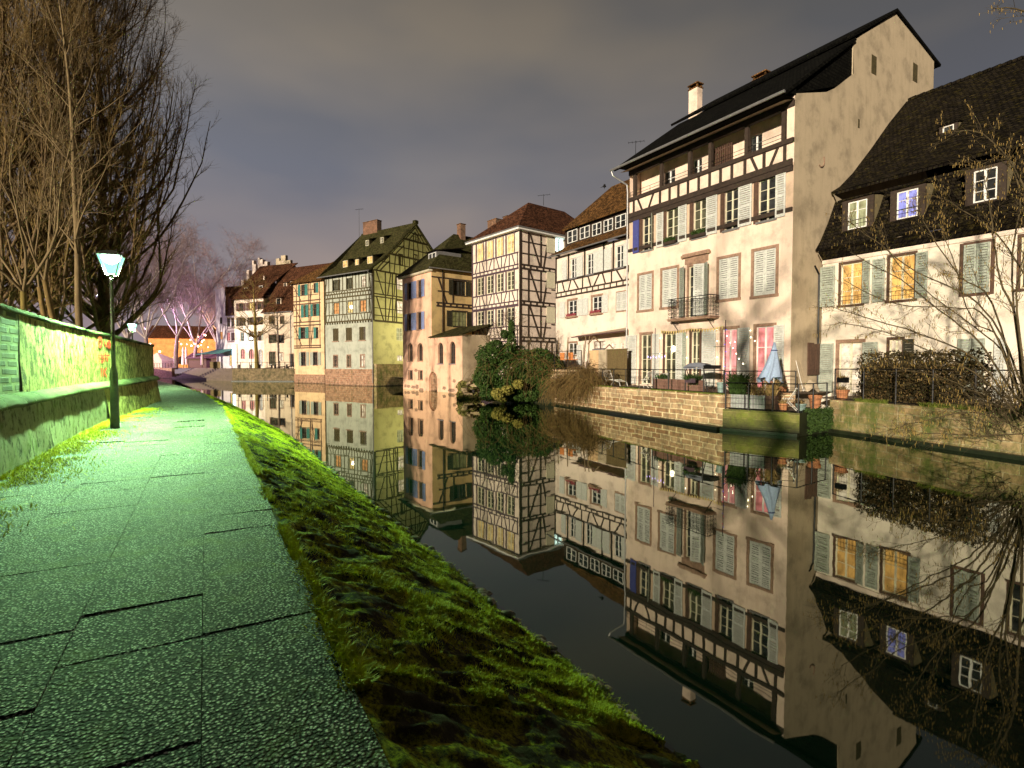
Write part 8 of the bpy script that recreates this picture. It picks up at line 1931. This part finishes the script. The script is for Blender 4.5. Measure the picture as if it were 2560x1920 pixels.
# ---- leafy masses: many leaf faces spread through lumpy volumes
def leaves(name, blobs, n, size, mat, parent, seed=1, flat=0.0, shell=0.55, **props):
    rng = np.random.default_rng(seed); vol = np.array([b[1] * b[2] * b[3] for b in [(0, *q[1]) for q in blobs]]); ch = rng.choice(len(blobs), n, p=vol / vol.sum())
    C = np.array([q[0] for q in blobs])[ch]; Rr = np.array([q[1] for q in blobs])[ch]; d = rng.normal(0, 1, (n, 3)); d /= np.linalg.norm(d, axis=1)[:, None]
    rad = (shell + (1 - shell) * rng.random(n)) ** (1 / 1.5); lump = 1 + 0.16 * vnoise(d[:, 0] * 3 + ch * 7.0, d[:, 2] * 3 + d[:, 1] * 2, 5) + 0.08 * vnoise(d[:, 0] * 9, d[:, 2] * 9 + ch, 6)
    P = C + d * Rr * (rad * lump)[:, None]; P = P[P[:, 2] > -0.05]; n = len(P)
    a = rng.normal(0, 1, (n, 3)); a /= np.linalg.norm(a, axis=1)[:, None]; b = rng.normal(0, 1, (n, 3)); b -= a * (a * b).sum(1)[:, None]; b /= np.linalg.norm(b, axis=1)[:, None]
    s_ = size * (0.5 + rng.random(n))[:, None]; V = np.stack([P - a * s_, P + b * s_ * 0.55, P + a * s_, P - b * s_ * 0.55], 1).reshape(-1, 3); F = np.arange(n * 4).reshape(n, 4)
    return np_mesh(name, V, F, mat, parent, **props)
def strands(name, tops, n, Lr, mat, parent, seed=2, r=0.006, spread=0.25, wob=0.12):
    rng = np.random.default_rng(seed); S = Segs()
    for _ in range(n):
        c = tops[rng.integers(len(tops))]; p = np.array(c) + rng.normal(0, spread, 3) * np.array([1, 1, 0.5]); d = unit(np.array([rng.normal(0, .35), rng.normal(0, .35), 0.4])); L = rng.uniform(*Lr); k = 6
        for i in range(k):
            d = unit(d + np.array([0, 0, -0.5]) + rng.normal(0, wob, 3)); q = p + d * L / k
            if q[2] < 0.02: break
            S.add(p, q, r, r * 0.8); p = q
    return S.build(name, mat, parent, 3)
def bushes():
    Y = 40.5
    def B(x, y, rx, rz, Yy=None, ry=1.5): Yy = Yy or Y; P = at_y(*cF(x, y), Yy); k = Yy / FPX / 5.267; return ((P.x, P.y, P.z), (rx * k, ry, rz * k))
    t = thing('ivy_bush', 'large dark green evergreen bush spilling over the river wall into the water', 'bush', (at_y(*cF(750, 1190), Y).x, Y, 0))
    leaves('foliage', [B(450, 620, 190, 200), B(400, 850, 170, 200), B(620, 800, 230, 260), B(880, 700, 220, 220), B(1000, 900, 240, 260), B(760, 1020, 250, 170), B(1180, 700, 170, 210), B(1130, 880, 180, 250), B(1330, 740, 110, 160), B(700, 560, 150, 150), B(1080, 580, 160, 110), B(520, 460, 130, 90), B(730, 400, 60, 180), B(730, 220, 42, 120), B(640, 290, 60, 60), B(1250, 1000, 150, 190), B(480, 1090, 170, 90), B(900, 1100, 260, 80)], 62000, 0.075, M['leaf_bush'], t, 3)
    leaves('light_foliage', [B(560, 1080, 90, 80, 39.2), B(680, 1030, 80, 60, 39.2), B(620, 1150, 60, 40, 39.2), B(820, 950, 70, 60, 39.3)], 2600, 0.10, m_leaf('yellow_green_leaf', (0.16, 0.15, 0.03), (0.34, 0.30, 0.07), 5), t, 4)
    rng = np.random.default_rng(31); S = Segs()
    for x, y in ((730, 300), (650, 330), (560, 400), (850, 430), (1000, 440), (480, 400), (1200, 470), (700, 200), (740, 120)):
        for _ in range(9):
            p = np.array(at_y(*cF(x + rng.normal(0, 40), y + 40), Y)); nodes = limb(S, rng, p, unit(np.array([rng.normal(0, .5), rng.normal(0, .4), 1.0])), rng.uniform(0.8, 2.4), 0.018, 6, 0.22, 0.0, 0.3); grow([S], rng, nodes, 0, [dict(n=5, ang=0.8, L=0.8, r=0.6, steps=3, wob=0.25, rmin=0.009)])
    S.build('bare_shoots', BK['hazel'], t, 3)
    tops = [at_y(*cF(x, y), 39.3) for x, y in ((900, 560), (930, 620), (960, 560), (1050, 640), (1200, 650), (1250, 700), (420, 700), (1180, 800), (1000, 820))]
    strands('hanging_vines', tops, 170, (1.5, 3.6), M['grass_dry2'], t, 5, 0.010, 0.3)
    # dry hanging grass right of it
    t = thing('dry_shrub', 'tangled brown dry shrub hanging over the wall right of the green bush', 'shrub', (at_y(*cF(1620, 1250), 34.5).x, 34.5, 0))
    tops = [at_y(*cF(x, y), Yv) for x, y, Yv in ((1380, 960, 36.3), (1440, 930, 36), (1420, 930, 36), (1500, 890, 35.5), (1570, 940, 35), (1640, 880, 34.5), (1720, 800, 34), (1740, 900, 34), (1800, 930, 33.3), (1690, 980, 34), (1380, 1000, 36), (1600, 1020, 35))]
    strands('dry_strands', tops, 2000, (0.7, 2.3), M['grass_dry2'], t, 6, 0.010, 0.32, 0.2)
    S = Segs()
    for tp in tops:
        for _ in range(7): nodes = limb(S, rng, np.array(tp), unit(np.array([rng.normal(0.2, .6), rng.normal(0, .4), .6])), rng.uniform(0.6, 1.6), 0.014, 5, 0.25, -0.05, 0.3); grow([S], rng, nodes, 0, [dict(n=5, ang=0.8, L=0.5, r=0.6, steps=3, wob=0.25, rmin=0.007)])
    S.build('bare_twigs', BK['hazel'], t, 3)
    # rubble bank with ivy left of the bush
    t = thing('rubble_bank', 'low heap of ivy covered rubble between the salmon house and the green bush', 'rubble', (at_y(*cF(170, 1180), 46).x, 46, 0)); rr = random.Random(4)
    for k in range(60):
        x, y = rr.uniform(20, 380), rr.uniform(900, 1190); y = max(y, 1190 - (x - 10) * 2.0); P = at_y(*cF(x, y), rr.uniform(44.5, 47.5)); s_ = rr.uniform(0.14, 0.34); mb = MB(); pts = [Vector((rr.uniform(-1, 1) * s_ * 1.4, rr.uniform(-1, 1) * s_, rr.uniform(-.7, .7) * s_)) for _ in range(12)]
        import bmesh
        bm = bmesh.new(); [bm.verts.new(P + v) for v in pts]; bmesh.ops.convex_hull(bm, input=bm.verts); 
        lone = [v for v in bm.verts if not v.link_faces]; bmesh.ops.delete(bm, geom=lone, context='VERTS')
        bm.verts.index_update(); mb.add([v.co.copy() for v in bm.verts], [tuple(v.index for v in f.verts) for f in bm.faces]); bm.free(); mb.build('stone', M['rubble'], t)
    leaves('ivy', [B(120, 1000, 110, 110, 46, 1.2), B(250, 950, 110, 80, 46, 1.2), B(180, 1120, 180, 60, 45.5, 1.2), B(60, 1090, 60, 50, 45.5)], 3800, 0.09, m_leaf('olive_ivy_leaf', (0.09, 0.09, 0.02), (0.26, 0.24, 0.07), 5), t, 8, shell=0.3)
    # hedge behind the right railing
    t = thing('ivy_hedge', 'tall dark brown green ivy hedge behind the right railing', 'hedge', (FWD.w(5, 1.2, 0).x, FWD.w(5, 1.2, 0).y, ZR)); ua, ub = FWD.p(cK(420, 900), 1.1)[0], FWD.p(cK(1640, 900), 1.1)[0]; zt = FWD.p(cK(900, 520), 1.1)[1]
    bl = []
    for u in np.arange(ua + 0.3, ub, 0.5):
        for z in np.arange(ZR + 0.25, zt - 0.1, 0.45): q = FWD.w(u, 1.1, z); bl.append(((q.x, q.y, q.z), (0.48, 0.5, 0.42)))
    leaves('foliage', bl, 17000, 0.05, m_leaf('brown_green_ivy_leaf', (0.015, 0.015, 0.004), (0.085, 0.06, 0.02), 5), t, 9, shell=0.5); leaves('dry_leaves', [((b[0][0] - .12, b[0][1] - .15, b[0][2]), b[1]) for b in bl[::2]], 3200, 0.035, m_leaf('dry_brown_leaf', (0.08, 0.05, 0.018), (0.20, 0.13, 0.05), 5), t, 10, shell=0.8)
    # grass and moss fringe along the wall tops, ivy trails down the faces
    def fringe(name, label, fa, u0, u1, z, n, hgt, mat, dep=0.1, hang=0.0):
        u = u0 + (u1 - u0) * rs.rand(n); k = vnoise(u * 1.1, u * 0, 3) > -0.45; u = u[k]; P = np.array([fa.w(a, dep + 0.16 * rs.rand() - 0.1, z - 0.02) for a in u]); o = blades(name, P, hgt * (0.3 + rs.rand(len(P))), mat, 0.8, 0.012, droop=np.array([fa.n.x, fa.n.y]) * hang, kind='stuff', label=label, category='grass')
    fringe('wall_top_moss', 'moss and grass fringe on top of the pale sandstone river wall', FWA, 0, FWA.L, ZT, 4200, 0.07, M['grass_m'], 0.05)
    fringe('wall_top_grass', 'green grass fringe on top of the long mossy river wall', FWD, 1.0, 12, ZR, 5000, 0.16, M['grass_m'], 0.12)
    t = thing('wall_ivy', 'dark ivy hanging on the corner of the low mossy wall', 'ivy', (P4.x, P4.y, 0)); leaves('leaves', [(tuple(FWC.w(FWC.L * f, -0.04, z)), (0.35, 0.12, 0.28)) for f in (0.3, 0.6, 0.9) for z in (0.3, 0.6, 0.85)], 3800, 0.045, M['leaf_dark'], t, 12, shell=0.2)
M['leaf_bush'] = m_leaf('bush_leaf', (0.012, 0.032, 0.005), (0.06, 0.115, 0.018), 3.0)
M['grass_dry2'] = m_leaf('brown_dry_strand', (0.09, 0.055, 0.018), (0.26, 0.17, 0.06), 3)
M['grass_m'] = m_leaf('olive_moss_grass', (0.08, 0.11, 0.012), (0.20, 0.24, 0.04), 6)
M['rubble'] = m_plain('pale_rubble_stone', (0.36, 0.27, 0.16), 0.9, 0.35, 3, bumpk=0.5)
bushes()
# fallen leaves at the wall foot and on the paving
n = 420; q = rs.rand(n) * 24 + 39; o = np.abs(rs.randn(n)) * 0.5 + 0.15; wx, wy = wall_xy(q); nn = wall_n(q); P = np.c_[wx + nn[:, 0] * o, wy + nn[:, 1] * o, np.full(n, PZ + 0.014)]
a = rs.rand(n) * 6.28; s_ = 0.018 + 0.02 * rs.rand(n); d1 = np.c_[np.cos(a), np.sin(a), rs.randn(n) * 0.2] * s_[:, None]; d2 = np.c_[-np.sin(a), np.cos(a), rs.randn(n) * 0.3] * s_[:, None] * 0.6
np_mesh('fallen_leaves', np.stack([P - d1, P + d2, P + d1, P - d2], 1).reshape(-1, 3), np.arange(n * 4).reshape(n, 4), m_leaf('dead_leaf', (0.18, 0.12, 0.03), (0.5, 0.36, 0.1), 9), label='dead leaves scattered along the foot of the garden wall', kind='stuff', category='leaves')
